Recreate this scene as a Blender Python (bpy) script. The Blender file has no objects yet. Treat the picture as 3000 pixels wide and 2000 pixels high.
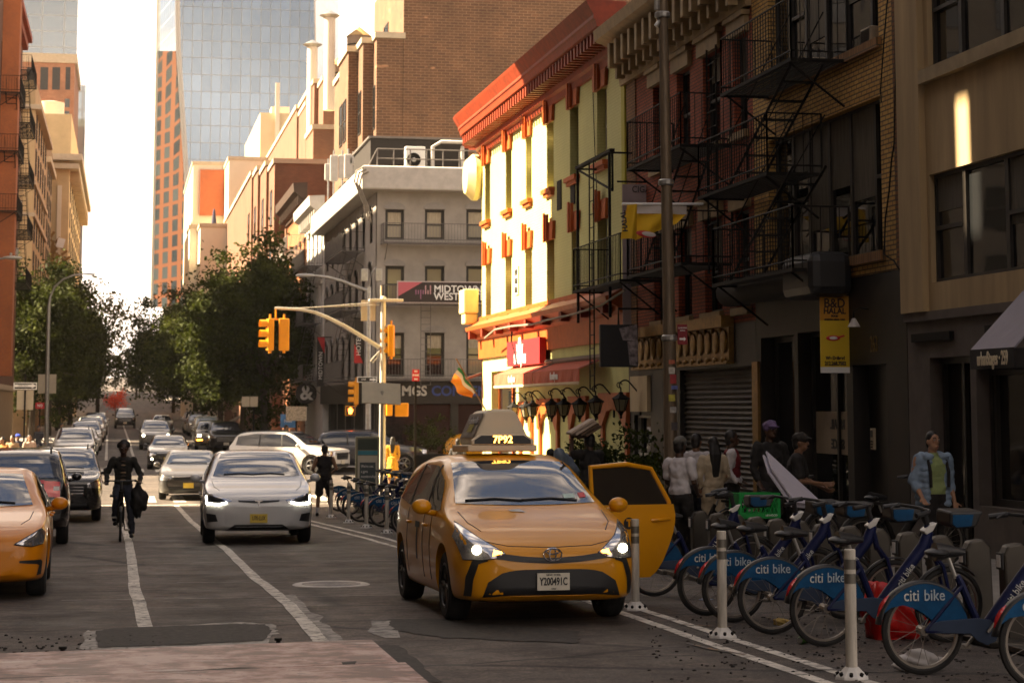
import bpy, bmesh, math, random
import numpy as np
from mathutils import Vector, Matrix
from mathutils.bvhtree import BVHTree
random.seed(7)
R = math.radians
scene = bpy.context.scene
COL = scene.collection

# ------------------------------------------------------------------ camera
# street axis = +Y, right-hand facades on the plane X = 11.5, eye height z = 2.8
F, CX, CY, HOR, VX, EYE = 5833., 1500., 548., 1190., 360., 2.8
TH = math.atan((HOR - CY) / F)
PSI = math.atan(-(VX - CX) / F * math.cos(TH))
cam = bpy.data.cameras.new('camera')
cam.sensor_width = 36; cam.lens = F / 3000 * 36
cam.shift_y = -(1000 - CY) / 3000
cam.clip_start = 0.2; cam.clip_end = 4000
cam.dof.use_dof = True; cam.dof.focus_distance = 20.5; cam.dof.aperture_fstop = 5.0
camo = bpy.data.objects.new('camera', cam); COL.objects.link(camo)
camo.location = (0, 0, EYE)
camo.rotation_euler = (R(90) + TH, 0, -PSI)
scene.camera = camo

# ------------------------------------------------------------------ light
SUN_EL, SUN_PHI = R(40), R(16)             # sun over the avenue: from the left, slightly ahead
sdir = Vector((-math.cos(SUN_EL) * math.cos(SUN_PHI), math.cos(SUN_EL) * math.sin(SUN_PHI), math.sin(SUN_EL)))
sun = bpy.data.lights.new('sun', 'SUN'); sun.energy = 5.0; sun.angle = R(0.5); sun.color = (1, .80, .54)
suno = bpy.data.objects.new('sun', sun); COL.objects.link(suno)
suno.rotation_euler = sdir.to_track_quat('Z', 'Y').to_euler()
world = bpy.data.worlds.new('World'); scene.world = world; world.use_nodes = True
nt = world.node_tree; N = nt.nodes; L = nt.links; N.clear()
wo = N.new('ShaderNodeOutputWorld'); bg = N.new('ShaderNodeBackground'); bg.inputs[1].default_value = .05
sky = N.new('ShaderNodeTexSky'); sky.sky_type = 'NISHITA'; sky.sun_disc = False
sky.sun_elevation = SUN_EL; sky.sun_rotation = math.atan2(sdir.x, sdir.y)
sky.dust_density = 1.0; sky.ozone_density = 2.0
tc = N.new('ShaderNodeTexCoord'); mp = N.new('ShaderNodeMapping'); mp.inputs['Scale'].default_value = (1.0, 1.0, 2.6)
nz = N.new('ShaderNodeTexNoise'); nz.inputs['Scale'].default_value = 4.6; nz.inputs['Detail'].default_value = 7; nz.inputs['Roughness'].default_value = .58
rp = N.new('ShaderNodeValToRGB'); rp.color_ramp.elements[0].position = .37; rp.color_ramp.elements[1].position = .47
mx = N.new('ShaderNodeMix'); mx.data_type = 'RGBA'
cr = N.new('ShaderNodeValToRGB'); cr.color_ramp.elements[0].position = .42; cr.color_ramp.elements[0].color = (2.5, 2.2, 1.95, 1); cr.color_ramp.elements[1].position = .60; cr.color_ramp.elements[1].color = (9.0, 7.9, 7.0, 1)
sx = N.new('ShaderNodeSeparateXYZ'); ad = N.new('ShaderNodeMath'); ad.operation = 'MULTIPLY_ADD'; ad.inputs[1].default_value = -.12
L.new(tc.outputs['Generated'], sx.inputs[0]); L.new(sx.outputs[2], ad.inputs[0]); L.new(nz.outputs[0], ad.inputs[2]); L.new(ad.outputs[0], cr.inputs[0]); L.new(cr.outputs[0], mx.inputs['B'])

L.new(tc.outputs['Generated'], mp.inputs[0]); L.new(mp.outputs[0], nz.inputs['Vector']); L.new(ad.outputs[0], rp.inputs[0])
L.new(rp.outputs[0], mx.inputs['Factor']); dk = N.new('ShaderNodeVectorMath'); dk.operation = 'SCALE'; dk.inputs['Scale'].default_value = .5; L.new(sky.outputs[0], dk.inputs[0]); L.new(dk.outputs[0], mx.inputs['A'])
tn = N.new('ShaderNodeVectorMath'); tn.operation = 'MULTIPLY'; tn.inputs[1].default_value = (1.08, 1.0, .93)   # slight warm tint multiplied into the sky to warm its light
L.new(mx.outputs['Result'], tn.inputs[0]); L.new(tn.outputs[0], bg.inputs[0]); L.new(bg.outputs[0], wo.inputs[0])
vs = scene.view_settings; vs.view_transform = 'Standard'; vs.look = 'None'; vs.gamma = 1; vs.exposure = 2.85
scene.cycles.max_bounces = 6; scene.cycles.diffuse_bounces = 3; scene.cycles.glossy_bounces = 3
scene.cycles.transmission_bounces = 4; scene.cycles.transparent_max_bounces = 8
scene.cycles.use_denoising = True
scene.cycles.caustics_reflective = False; scene.cycles.caustics_refractive = False

# ------------------------------------------------------------------ placing helpers (photo measurements -> metres)
def ray(px, py):
    u = (px - CX) / F; v = -(py - CY) / F
    fw = math.cos(TH) - v * math.sin(TH); up = math.sin(TH) + v * math.cos(TH)
    return (u * math.cos(PSI) + fw * math.sin(PSI), fw * math.cos(PSI) - u * math.sin(PSI), up)
def on_x(px, py, X):                       # point of the plane X
    r = ray(px, py); t = X / r[0]; return Vector((X, r[1] * t, EYE + r[2] * t))
def on_y(px, py, Y):
    r = ray(px, py); t = Y / r[1]; return Vector((r[0] * t, Y, EYE + r[2] * t))
GY = [-40, 0, 13.5, 19, 25, 36.5, 48, 60, 81, 119, 150, 181, 250, 350, 500, 800]
GZ = [2.5, 1.3, .89, .78, .64, .34, .12, .02, .04, .22, .48, .84, 1.75, 3.6, 7, 14]
def gz(y): return float(np.interp(y, GY, GZ))
def on_g(px, py, lift=0.):
    r = ray(px, py); lo, hi = 3., 900.
    for _ in range(60):
        t = (lo + hi) / 2
        if EYE + r[2] * t > gz(r[1] * t) + lift: lo = t
        else: hi = t
    return Vector((r[0] * t, r[1] * t, EYE + r[2] * t))

# ------------------------------------------------------------------ materials
MATS = {}
def _mat(name):
    m = bpy.data.materials.new(name); m.use_nodes = True
    return m, m.node_tree.nodes, m.node_tree.links, m.node_tree.nodes['Principled BSDF']
def c4(c): return (c[0], c[1], c[2], 1)
def pbr(name, col, rough=.6, metal=0., var=.12, scale=3., bump=0., coat=0., spec=.5, ior=1.45, detail=6, stretch=None):
    if name in MATS: return MATS[name]
    m, n, l, b = _mat(name)
    b.inputs['Roughness'].default_value = rough; b.inputs['Metallic'].default_value = metal
    b.inputs['Coat Weight'].default_value = coat; b.inputs['Coat Roughness'].default_value = .04
    b.inputs['Specular IOR Level'].default_value = spec; b.inputs['IOR'].default_value = ior
    b.inputs['Base Color'].default_value = c4(col)
    if var > 0 or bump > 0:
        t = n.new('ShaderNodeTexCoord'); z = n.new('ShaderNodeTexNoise')
        z.inputs['Scale'].default_value = scale; z.inputs['Detail'].default_value = detail; z.inputs['Roughness'].default_value = .62
        if stretch:
            mpn = n.new('ShaderNodeMapping'); mpn.inputs['Scale'].default_value = stretch
            l.new(t.outputs['Object'], mpn.inputs[0]); l.new(mpn.outputs[0], z.inputs['Vector'])
        else: l.new(t.outputs['Object'], z.inputs['Vector'])
    if var > 0:
        r = n.new('ShaderNodeMapRange'); r.inputs['From Min'].default_value = .3; r.inputs['From Max'].default_value = .7
        r.inputs['To Min'].default_value = 1 - var; r.inputs['To Max'].default_value = 1 + var
        x = n.new('ShaderNodeVectorMath'); x.operation = 'SCALE'; x.inputs[0].default_value = col
        l.new(z.outputs[0], r.inputs[0]); l.new(r.outputs[0], x.inputs['Scale']); l.new(x.outputs[0], b.inputs['Base Color'])
    if bump > 0:
        u = n.new('ShaderNodeBump'); u.inputs['Strength'].default_value = bump; u.inputs['Distance'].default_value = .02
        l.new(z.outputs[0], u.inputs['Height']); l.new(u.outputs[0], b.inputs['Normal'])
    MATS[name] = m; return m
def emit(name, col, s):
    if name in MATS: return MATS[name]
    m, n, l, b = _mat(name); b.inputs['Base Color'].default_value = c4(col)
    b.inputs['Emission Color'].default_value = c4(col); b.inputs['Emission Strength'].default_value = s
    MATS[name] = m; return m
def brick(name, c1, c2, mortar, bw=.21, bh=.072, rough=.85, bump=.35, stain=.25, msize=.012, paint=False, patch=None):
    if name in MATS: return MATS[name]
    m, n, l, b = _mat(name); b.inputs['Roughness'].default_value = rough
    t = n.new('ShaderNodeTexCoord'); s = n.new('ShaderNodeSeparateXYZ'); a = n.new('ShaderNodeMath'); a.operation = 'ADD'
    k = n.new('ShaderNodeCombineXYZ'); l.new(t.outputs['Object'], s.inputs[0]); l.new(s.outputs[0], a.inputs[0]); l.new(s.outputs[1], a.inputs[1])
    l.new(a.outputs[0], k.inputs[0]); l.new(s.outputs[2], k.inputs[1])
    br = n.new('ShaderNodeTexBrick'); br.inputs['Scale'].default_value = 1
    br.inputs['Brick Width'].default_value = bw; br.inputs['Row Height'].default_value = bh
    br.inputs['Mortar Size'].default_value = msize; br.inputs['Mortar Smooth'].default_value = .2; br.inputs['Bias'].default_value = -.1
    br.inputs['Color1'].default_value = c4(c1); br.inputs['Color2'].default_value = c4(c2); br.inputs['Mortar'].default_value = c4(mortar)
    l.new(k.outputs[0], br.inputs['Vector'])
    z = n.new('ShaderNodeTexNoise'); z.inputs['Scale'].default_value = .55; z.inputs['Detail'].default_value = 8; z.inputs['Roughness'].default_value = .65
    l.new(t.outputs['Object'], z.inputs['Vector'])
    r = n.new('ShaderNodeMapRange'); r.inputs['From Min'].default_value = .3; r.inputs['From Max'].default_value = .7
    r.inputs['To Min'].default_value = 1 - stain; r.inputs['To Max'].default_value = 1 + stain * .7; l.new(z.outputs[0], r.inputs[0])
    x = n.new('ShaderNodeVectorMath'); x.operation = 'SCALE'; l.new(br.outputs['Color'], x.inputs[0]); l.new(r.outputs[0], x.inputs['Scale'])
    out = x.outputs[0]
    if patch:
        z2 = n.new('ShaderNodeTexNoise'); z2.inputs['Scale'].default_value = .8; z2.inputs['Detail'].default_value = 2
        k2 = n.new('ShaderNodeVectorMath'); k2.operation = 'MULTIPLY'; k2.inputs[1].default_value = (.8, 1.6, 1)
        l.new(k.outputs[0], k2.inputs[0]); l.new(k2.outputs[0], z2.inputs['Vector'])
        q = n.new('ShaderNodeMapRange'); q.inputs['From Min'].default_value = .70; q.inputs['From Max'].default_value = .73; l.new(z2.outputs[0], q.inputs[0])
        w = n.new('ShaderNodeMix'); w.data_type = 'RGBA'; w.inputs['B'].default_value = c4(patch)
        l.new(q.outputs[0], w.inputs['Factor']); l.new(out, w.inputs['A']); out = w.outputs['Result']
    l.new(out, b.inputs['Base Color'])
    if bump:
        u = n.new('ShaderNodeBump'); u.inputs['Strength'].default_value = bump; u.inputs['Distance'].default_value = .012; u.invert = True
        l.new(br.outputs['Fac'], u.inputs['Height']); l.new(u.outputs[0], b.inputs['Normal'])
    MATS[name] = m; return m
def glass(name, col=(.02, .022, .025), rough=.04, ior=1.6, wob=.0, metal=0.):
    if name in MATS: return MATS[name]
    m, n, l, b = _mat(name); b.inputs['Base Color'].default_value = c4(col); b.inputs['Roughness'].default_value = rough
    b.inputs['IOR'].default_value = ior; b.inputs['Metallic'].default_value = metal; b.inputs['Specular IOR Level'].default_value = .6
    if wob:
        t = n.new('ShaderNodeTexCoord'); z = n.new('ShaderNodeTexNoise'); z.inputs['Scale'].default_value = 1.1; z.inputs['Detail'].default_value = 1
        l.new(t.outputs['Object'], z.inputs['Vector']); u = n.new('ShaderNodeBump'); u.inputs['Strength'].default_value = wob; u.inputs['Distance'].default_value = .05
        l.new(z.outputs[0], u.inputs['Height']); l.new(u.outputs[0], b.inputs['Normal'])
    MATS[name] = m; return m

# ------------------------------------------------------------------ tagging
def tag(o, label=None, cat=None, group=None, kind=None):
    if label: o['label'] = label
    if cat: o['category'] = cat
    if group: o['group'] = group
    if kind: o['kind'] = kind
    return o
def thing(name, label, cat, loc=(0, 0, 0), rz=0., group=None):
    o = bpy.data.objects.new(name, None); COL.objects.link(o); o.location = loc; o.rotation_euler = (0, 0, rz)
    o.empty_display_size = .1
    return tag(o, label, cat, group)
def dup(root, loc=None, rz=None, label=None, group=None):
    def cp(o, par):
        c = o.copy(); COL.objects.link(c)
        if par: c.parent = par
        for ch in o.children: cp(ch, c)
        return c
    r = cp(root, None)
    if loc is not None: r.location = loc
    if rz is not None: r.rotation_euler = (0, 0, rz)
    if label: r['label'] = label
    if group: r['group'] = group
    return r

# ------------------------------------------------------------------ mesh builder
class MB:
    def __init__(s): s.v = []; s.f = []; s.m = []; s.mats = []; s.cur = 0
    def mat(s, m):
        if m not in s.mats: s.mats.append(m)
        s.cur = s.mats.index(m); return s
    def add(s, vs, fs):
        o = len(s.v); s.v += [tuple(p) for p in vs]
        for f in fs: s.f.append([i + o for i in f]); s.m.append(s.cur)
        return s
    def box(s, x0, x1, y0, y1, z0, z1):
        if x0 > x1: x0, x1 = x1, x0
        if y0 > y1: y0, y1 = y1, y0
        if z0 > z1: z0, z1 = z1, z0
        v = [(x, y, z) for x in (x0, x1) for y in (y0, y1) for z in (z0, z1)]
        return s.add(v, [(0, 1, 3, 2), (4, 6, 7, 5), (0, 4, 5, 1), (2, 3, 7, 6), (0, 2, 6, 4), (1, 5, 7, 3)])
    def obox(s, c, size, mtx=None, taper=1.):
        sx, sy, sz = [q / 2 for q in size]; mtx = mtx or Matrix.Identity(3); c = Vector(c); v = []
        for x in (-sx, sx):
            for y in (-sy, sy):
                for z in (-sz, sz):
                    k = taper if z > 0 else 1.
                    v.append(c + mtx @ Vector((x * k, y * k, z)))
        return s.add(v, [(0, 1, 3, 2), (4, 6, 7, 5), (0, 4, 5, 1), (2, 3, 7, 6), (0, 2, 6, 4), (1, 5, 7, 3)])
    def quad(s, *p): return s.add(p, [tuple(range(len(p)))])
    def prism(s, poly, vec):                # closed polygon (3-D points) swept along vec
        n = len(poly); vec = Vector(vec).to_3d(); a = [Vector(p) for p in poly]; b = [p + vec for p in a]
        fs = [tuple(range(n - 1, -1, -1)), tuple(range(n, 2 * n))] + [(i, (i + 1) % n, n + (i + 1) % n, n + i) for i in range(n)]
        return s.add(a + b, fs)
    def tube(s, pts, r, seg=8, caps=True, closed=False):
        pts = [Vector(p) for p in pts]; n = len(pts); rs = r if isinstance(r, (list, tuple)) else [r] * n
        vs = []; prev = None
        for i, p in enumerate(pts):
            if closed: d = pts[(i + 1) % n] - pts[i - 1]
            else: d = pts[min(i + 1, n - 1)] - pts[max(i - 1, 0)]
            if d.length < 1e-9: d = Vector((0, 0, 1))
            d.normalize()
            if prev is None:
                a = d.orthogonal().normalized()
            else:
                a = prev - d * prev.dot(d)
                a = a.normalized() if a.length > 1e-6 else d.orthogonal().normalized()
            prev = a; b = d.cross(a)
            for k in range(seg):
                t = 2 * math.pi * k / seg; vs.append(p + (a * math.cos(t) + b * math.sin(t)) * rs[i])
        fs = []
        for i in range(n if closed else n - 1):
            j = (i + 1) % n
            for k in range(seg): fs.append((i * seg + k, i * seg + (k + 1) % seg, j * seg + (k + 1) % seg, j * seg + k))
        if caps and not closed: fs += [tuple(range(seg - 1, -1, -1)), tuple(range((n - 1) * seg, n * seg))]
        return s.add(vs, fs)
    def cyl(s, p0, p1, r0, r1=None, seg=16): return s.tube([p0, p1], [r0, r0 if r1 is None else r1], seg)
    def lathe(s, prof, c=(0, 0, 0), axis='z', seg=24, a0=0., a1=360.):
        c = Vector(c); full = abs(a1 - a0) >= 359.9; ns = seg if full else seg + 1; vs = []
        for (r, h) in prof:
            for k in range(ns):
                t = R(a0 + (a1 - a0) * k / seg); x, y = r * math.cos(t), r * math.sin(t)
                vs.append(c + (Vector((x, y, h)) if axis == 'z' else Vector((h, x, y)) if axis == 'x' else Vector((x, h, y))))
        fs = []
        for i in range(len(prof) - 1):
            for k in range(seg):
                k2 = (k + 1) % ns
                if not full and k == seg: continue
                fs.append((i * ns + k, i * ns + k2, (i + 1) * ns + k2, (i + 1) * ns + k))
        return s.add(vs, fs)
    def ell(s, c, r, seg=14, rings=9, mtx=None):
        r = (r, r, r) if isinstance(r, (int, float)) else r; c = Vector(c); mtx = mtx or Matrix.Identity(3); vs = []
        for i in range(1, rings):
            p = math.pi * i / rings
            for k in range(seg):
                t = 2 * math.pi * k / seg
                vs.append(c + mtx @ Vector((r[0] * math.sin(p) * math.cos(t), r[1] * math.sin(p) * math.sin(t), r[2] * math.cos(p))))
        top, bot = len(vs), len(vs) + 1; vs += [c + mtx @ Vector((0, 0, r[2])), c + mtx @ Vector((0, 0, -r[2]))]
        fs = [(top, k, (k + 1) % seg) for k in range(seg)]
        for i in range(rings - 2):
            for k in range(seg): fs.append((i * seg + k, (i + 1) * seg + k, (i + 1) * seg + (k + 1) % seg, i * seg + (k + 1) % seg))
        o = (rings - 2) * seg; fs += [(bot, o + (k + 1) % seg, o + k) for k in range(seg)]
        return s.add(vs, fs)
    def grid(s, rows):                      # rows of points -> quads
        n = len(rows[0]); vs = [p for r in rows for p in r]
        return s.add(vs, [(i * n + j, i * n + j + 1, (i + 1) * n + j + 1, (i + 1) * n + j) for i in range(len(rows) - 1) for j in range(n - 1)])
    def mesh(s, name):
        me = bpy.data.meshes.new(name); me.from_pydata([tuple(p) for p in s.v], [], s.f)
        for m in s.mats: me.materials.append(m)
        if len(s.mats) > 1: me.polygons.foreach_set('material_index', s.m)
        me.update(); return me
    def islands(s):                         # one builder per connected piece
        par = list(range(len(s.v)))
        def fd(i):
            while par[i] != i: par[i] = par[par[i]]; i = par[i]
            return i
        for f in s.f:
            for i in f[1:]: par[fd(i)] = fd(f[0])
        out = {}
        for f, k in zip(s.f, s.m):
            g = out.setdefault(fd(f[0]), MB()); g.mats = s.mats
            if not hasattr(g, 'ix'): g.ix = {}
            for i in f:
                if i not in g.ix: g.ix[i] = len(g.v); g.v.append(s.v[i])
            g.f.append([g.ix[i] for i in f]); g.m.append(k)
        return list(out.values())
    def split(s, name, mat=None, parent=None, **kw):
        return [g.build(name, mat, parent, **kw) for g in s.islands()]
    def build(s, name, mat=None, parent=None, smooth=False, world=False, bevel=0., fixn=False, solid=0., loc=None):
        me = s.mesh(name)
        if mat is not None: me.materials.clear(); me.materials.append(mat)
        if fixn:
            b = bmesh.new(); b.from_mesh(me); bmesh.ops.recalc_face_normals(b, faces=b.faces); b.to_mesh(me); b.free()
        return link(name, me, parent, smooth, world, bevel, solid, loc)
def link(name, me, parent=None, smooth=False, world=False, bevel=0., solid=0., loc=None):
    o = bpy.data.objects.new(name, me); COL.objects.link(o)
    if parent is not None:
        o.parent = parent
        if world:
            p = parent; off = Vector((0, 0, 0))
            while p is not None: off -= Vector(p.location); p = p.parent
            o.location = off
    if loc is not None: o.location = loc
    if smooth:
        me.polygons.foreach_set('use_smooth', [True] * len(me.polygons))
        if smooth != 'all':
            try: me.set_sharp_from_angle(angle=R(38))
            except Exception: pass
    if solid:
        md = o.modifiers.new('solid', 'SOLIDIFY'); md.thickness = solid; md.offset = 0
    if bevel:
        md = o.modifiers.new('bevel', 'BEVEL'); md.width = bevel; md.segments = 2; md.limit_method = 'ANGLE'; md.harden_normals = False
    return o
FOLDS = bpy.data.textures.new('folds', 'CLOUDS'); FOLDS.noise_scale = .11; FOLDS.noise_depth = 2
def evaluated(me, mods):                   # run modifiers on a temporary object, return the new mesh
    o = bpy.data.objects.new('temp', me); COL.objects.link(o)
    for t, kw in mods:
        md = o.modifiers.new(t, t)
        for k, v in kw.items(): setattr(md, k, v)
    dg = bpy.context.evaluated_depsgraph_get(); e = o.evaluated_get(dg)
    out = bpy.data.meshes.new_from_object(e, depsgraph=dg)
    bpy.data.objects.remove(o); return out
_tx = {}
def text_mesh(body, size, ext=.004, align='CENTER', bold=0., cond=1., space=1.):
    k = (body, size, ext, align, bold, cond, space)
    if k in _tx: return _tx[k]
    cu = bpy.data.curves.new('lettering', 'FONT'); cu.body = body; cu.size = size; cu.extrude = ext; cu.align_x = align; cu.align_y = 'CENTER'
    cu.offset = bold; cu.space_character = space; cu.resolution_u = 3
    o = bpy.data.objects.new('temp', cu); COL.objects.link(o)
    dg = bpy.context.evaluated_depsgraph_get(); me = bpy.data.meshes.new_from_object(o.evaluated_get(dg), depsgraph=dg)
    bpy.data.objects.remove(o)
    if cond != 1.: me.transform(Matrix.Diagonal((cond, 1, 1, 1)))
    _tx[k] = me; return me
def lettering(body, size, mat, parent, loc, right, up, name='lettering', **kw):
    """writing whose line runs along 'right' and whose letters stand along 'up' (parent space)"""
    me = text_mesh(body, size, **kw).copy(); me.materials.clear(); me.materials.append(mat)
    r = Vector(right).normalized(); u = Vector(up); u = (u - r * u.dot(r)).normalized(); w = r.cross(u)
    M = Matrix((r, u, w)).transposed().to_4x4(); M.translation = Vector(loc)
    me.transform(M); o = bpy.data.objects.new(name, me); COL.objects.link(o); o.parent = parent
    return o
def pchip(xs, ys):
    xs = np.array(xs, float); ys = np.array(ys, float); h = np.diff(xs); d = np.diff(ys) / h; m = np.zeros(len(xs)); m[0] = d[0]; m[-1] = d[-1]
    for i in range(1, len(xs) - 1):
        if d[i - 1] * d[i] > 0:
            w1 = 2 * h[i] + h[i - 1]; w2 = h[i] + 2 * h[i - 1]; m[i] = (w1 + w2) / (w1 / d[i - 1] + w2 / d[i])
    def f(x):
        x = min(max(x, xs[0]), xs[-1]); i = min(int(np.searchsorted(xs, x, side='right')) - 1, len(h) - 1); i = max(i, 0)
        t = (x - xs[i]) / h[i]; t2 = t * t; t3 = t2 * t
        return float((2 * t3 - 3 * t2 + 1) * ys[i] + (t3 - 2 * t2 + t) * h[i] * m[i] + (-2 * t3 + 3 * t2) * ys[i + 1] + (t3 - t2) * h[i] * m[i + 1])
    return f

# common materials
ASPH = None
M_BLACK = pbr('black_plastic', (.015, .015, .016), .45, var=.1)
M_RUBBER = pbr('tyre_rubber', (.018, .017, .016), .85, var=.25, scale=14)
M_CHROME = pbr('chrome', (.62, .62, .64), .12, 1., var=0)
M_STEEL = pbr('galvanised_steel', (.36, .35, .33), .42, .75, var=.2, scale=6)
M_IRON = pbr('black_iron', (.009, .0075, .006), .7, .0, var=.3, scale=8, spec=.2)
M_WHITE = pbr('white_paint', (.74, .73, .70), .5, var=.06)
M_PANE = glass('dark_window_glass', (.012, .013, .014), .03, 1.55, .06)
M_PANE_B = glass('window_glass_with_blind', (.30, .25, .16), .06, 1.5, .05)
M_DARKIN = pbr('dark_interior', (.012, .010, .009), .9, var=.2)
M_REDTXT = pbr('red_paint', (.50, .02, .025), .45, var=.05)
M_WTXT = pbr('white_lettering', (.80, .79, .76), .5, var=0)
M_BTXT = pbr('black_lettering', (.012, .012, .012), .5, var=0)
# ================================================================== GROUND
def asphalt():
    m, n, l, b = _mat('asphalt'); b.inputs['Roughness'].default_value = .72; b.inputs['Specular IOR Level'].default_value = .5
    t = n.new('ShaderNodeTexCoord')
    def noise(sc, det=6, ro=.6, mapping=None):
        z = n.new('ShaderNodeTexNoise'); z.inputs['Scale'].default_value = sc; z.inputs['Detail'].default_value = det; z.inputs['Roughness'].default_value = ro
        if mapping:
            q = n.new('ShaderNodeMapping'); q.inputs['Scale'].default_value = mapping; l.new(t.outputs['Object'], q.inputs[0]); l.new(q.outputs[0], z.inputs['Vector'])
        else: l.new(t.outputs['Object'], z.inputs['Vector'])
        return z.outputs[0]
    def ramp(f, a, c, lo, hi):
        r = n.new('ShaderNodeMapRange'); r.inputs['From Min'].default_value = a; r.inputs['From Max'].default_value = c
        r.inputs['To Min'].default_value = lo; r.inputs['To Max'].default_value = hi; l.new(f, r.inputs[0]); return r.outputs[0]
    def mul(a, c):
        q = n.new('ShaderNodeMath'); q.operation = 'MULTIPLY'; l.new(a, q.inputs[0]); l.new(c, q.inputs[1]); return q.outputs[0]
    big = ramp(noise(.35), .3, .7, .6, 1.35); band = ramp(noise(1, 5, .65, (.12, 1.1, 1)), .3, .7, .72, 1.3)
    tyre = ramp(noise(1, 3, .5, (1.2, .03, 1)), .38, .62, .70, 1.25); fine = ramp(noise(34, 5, .8), .38, .62, .45, 1.6)
    tot = mul(mul(mul(big, band), mul(tyre, fine)), ramp(noise(5, 7, .75), .36, .64, .6, 1.45))
    # pale transverse seams of old trenches, and cracks
    vo = n.new('ShaderNodeTexVoronoi'); vo.feature = 'DISTANCE_TO_EDGE'; vo.inputs['Scale'].default_value = .32; q = n.new('ShaderNodeMapping'); q.inputs['Scale'].default_value = (.28, 1, 1)
    wz = n.new('ShaderNodeTexNoise'); wz.inputs['Scale'].default_value = 2.; wz.inputs['Detail'].default_value = 5; l.new(t.outputs['Object'], wz.inputs['Vector'])
    wa = n.new('ShaderNodeVectorMath'); wa.operation = 'MULTIPLY_ADD'; wa.inputs[1].default_value = (.25, .25, 0); l.new(wz.outputs['Color'], wa.inputs[0]); l.new(t.outputs['Object'], wa.inputs[2])
    l.new(wa.outputs[0], q.inputs[0]); l.new(q.outputs[0], vo.inputs['Vector'])
    crack = ramp(vo.outputs['Distance'], .003, .012, .25, 1.)
    x = n.new('ShaderNodeVectorMath'); x.operation = 'SCALE'; x.inputs[0].default_value = (.071, .056, .046); l.new(mul(tot, crack), x.inputs['Scale'])
    l.new(x.outputs[0], b.inputs['Base Color'])
    u = n.new('ShaderNodeBump'); u.inputs['Strength'].default_value = .5; u.inputs['Distance'].default_value = .012; l.new(fine, u.inputs['Height']); l.new(u.outputs[0], b.inputs['Normal'])
    r2 = ramp(noise(1.3), .3, .7, .58, .85); l.new(r2, b.inputs['Roughness'])
    return m
M_ASPH = asphalt()
def worn(name, col, under=(.085, .078, .070), amount=.45, scale=9):
    m, n, l, b = _mat(name); b.inputs['Roughness'].default_value = .7
    t = n.new('ShaderNodeTexCoord'); z = n.new('ShaderNodeTexNoise'); z.inputs['Scale'].default_value = scale; z.inputs['Detail'].default_value = 9; z.inputs['Roughness'].default_value = .72
    l.new(t.outputs['Object'], z.inputs['Vector']); r = n.new('ShaderNodeMapRange'); r.inputs['From Min'].default_value = amount - .05; r.inputs['From Max'].default_value = amount + .06
    l.new(z.outputs[0], r.inputs[0]); x = n.new('ShaderNodeMix'); x.data_type = 'RGBA'; x.inputs['A'].default_value = c4(under); x.inputs['B'].default_value = c4(col)
    z2 = n.new('ShaderNodeTexNoise'); z2.inputs['Scale'].default_value = 1.7; z2.inputs['Detail'].default_value = 6; l.new(t.outputs['Object'], z2.inputs['Vector'])
    y = n.new('ShaderNodeMapRange'); y.inputs['From Min'].default_value = .3; y.inputs['From Max'].default_value = .7; y.inputs['To Min'].default_value = .7; y.inputs['To Max'].default_value = 1.15; l.new(z2.outputs[0], y.inputs[0])
    w = n.new('ShaderNodeVectorMath'); w.operation = 'SCALE'; l.new(r.outputs[0], x.inputs['Factor']); l.new(x.outputs['Result'], w.inputs[0]); l.new(y.outputs[0], w.inputs['Scale']); l.new(w.outputs[0], b.inputs['Base Color'])
    return m
M_LINE = worn('worn_white_road_paint', (.62, .58, .51), amount=.445)
M_SCAR = worn('pale_scraped_asphalt', (.30, .28, .25), amount=.47, scale=7)
M_PATCH = pbr('fresh_asphalt_patch', (.030, .026, .022), .8, var=.75, scale=16, bump=.6)
M_YLINE = worn('worn_orange_road_mark', (.28, .14, .04), amount=.56)
ys = [-40, -20, -10] + list(np.arange(0, 120, 2.)) + list(np.arange(120, 400, 10.)) + [450, 500, 600, 700, 800]
m = MB(); m.grid([[(x, y, gz(y)) for y in ys] for x in (700, 60, 20, 8, 4, 0, -4, -20, -60, -700)])
tag(m.build('road', M_ASPH, smooth=True), 'dark patched asphalt roadway of the street and the cross avenue', 'road', kind='structure')
M_WALK = pbr('concrete_pavement', (.21, .195, .175), .85, var=.3, scale=1.2, bump=.15)
M_KERB = pbr('granite_kerb', (.20, .19, .18), .8, var=.3, scale=5)
def pavement(xa, xb, ya, yb, kerb_x, label):
    yy = [ya] + [y for y in ys if ya < y < yb] + [yb]; h = .14; m = MB().mat(M_WALK)
    m.grid([[(x, y, gz(y) + h) for y in yy] for x in ((xb, xa))])
    m.grid([[(xa, y, gz(y) + h - q) for y in yy] for q in (0, .4)]); m.grid([[(xb, y, gz(y) + h - q) for y in yy] for q in (.4, 0)])
    m.quad((xa, ya, gz(ya) + h), (xb, ya, gz(ya) + h), (xb, ya, gz(ya) - .3), (xa, ya, gz(ya) - .3)); m.quad((xa, yb, gz(yb) + h), (xb, yb, gz(yb) + h), (xb, yb, gz(yb) - .3), (xa, yb, gz(yb) - .3))
    m.mat(M_KERB); s = 1 if kerb_x == xa else -1
    m.grid([[(kerb_x - s * .01 + s * q, y, gz(y) + z) for y in yy] for q, z in ((0, -.1), (0, .145), (.16, .145))])
    tag(m.build('pavement', fixn=True), label, 'pavement', kind='structure')
pavement(7.75, 70, -20, 66.5, 7.75, 'concrete pavement in front of the dark shops')
pavement(-70, -3.15, -20, 66.5, -3.15, 'concrete pavement on the left near side')
pavement(7.3, 70, 85.5, 420, 7.3, 'concrete pavement beyond the avenue on the right')
pavement(-70, -3.3, 85.5, 420, -3.3, 'concrete pavement beyond the avenue on the left')

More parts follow.
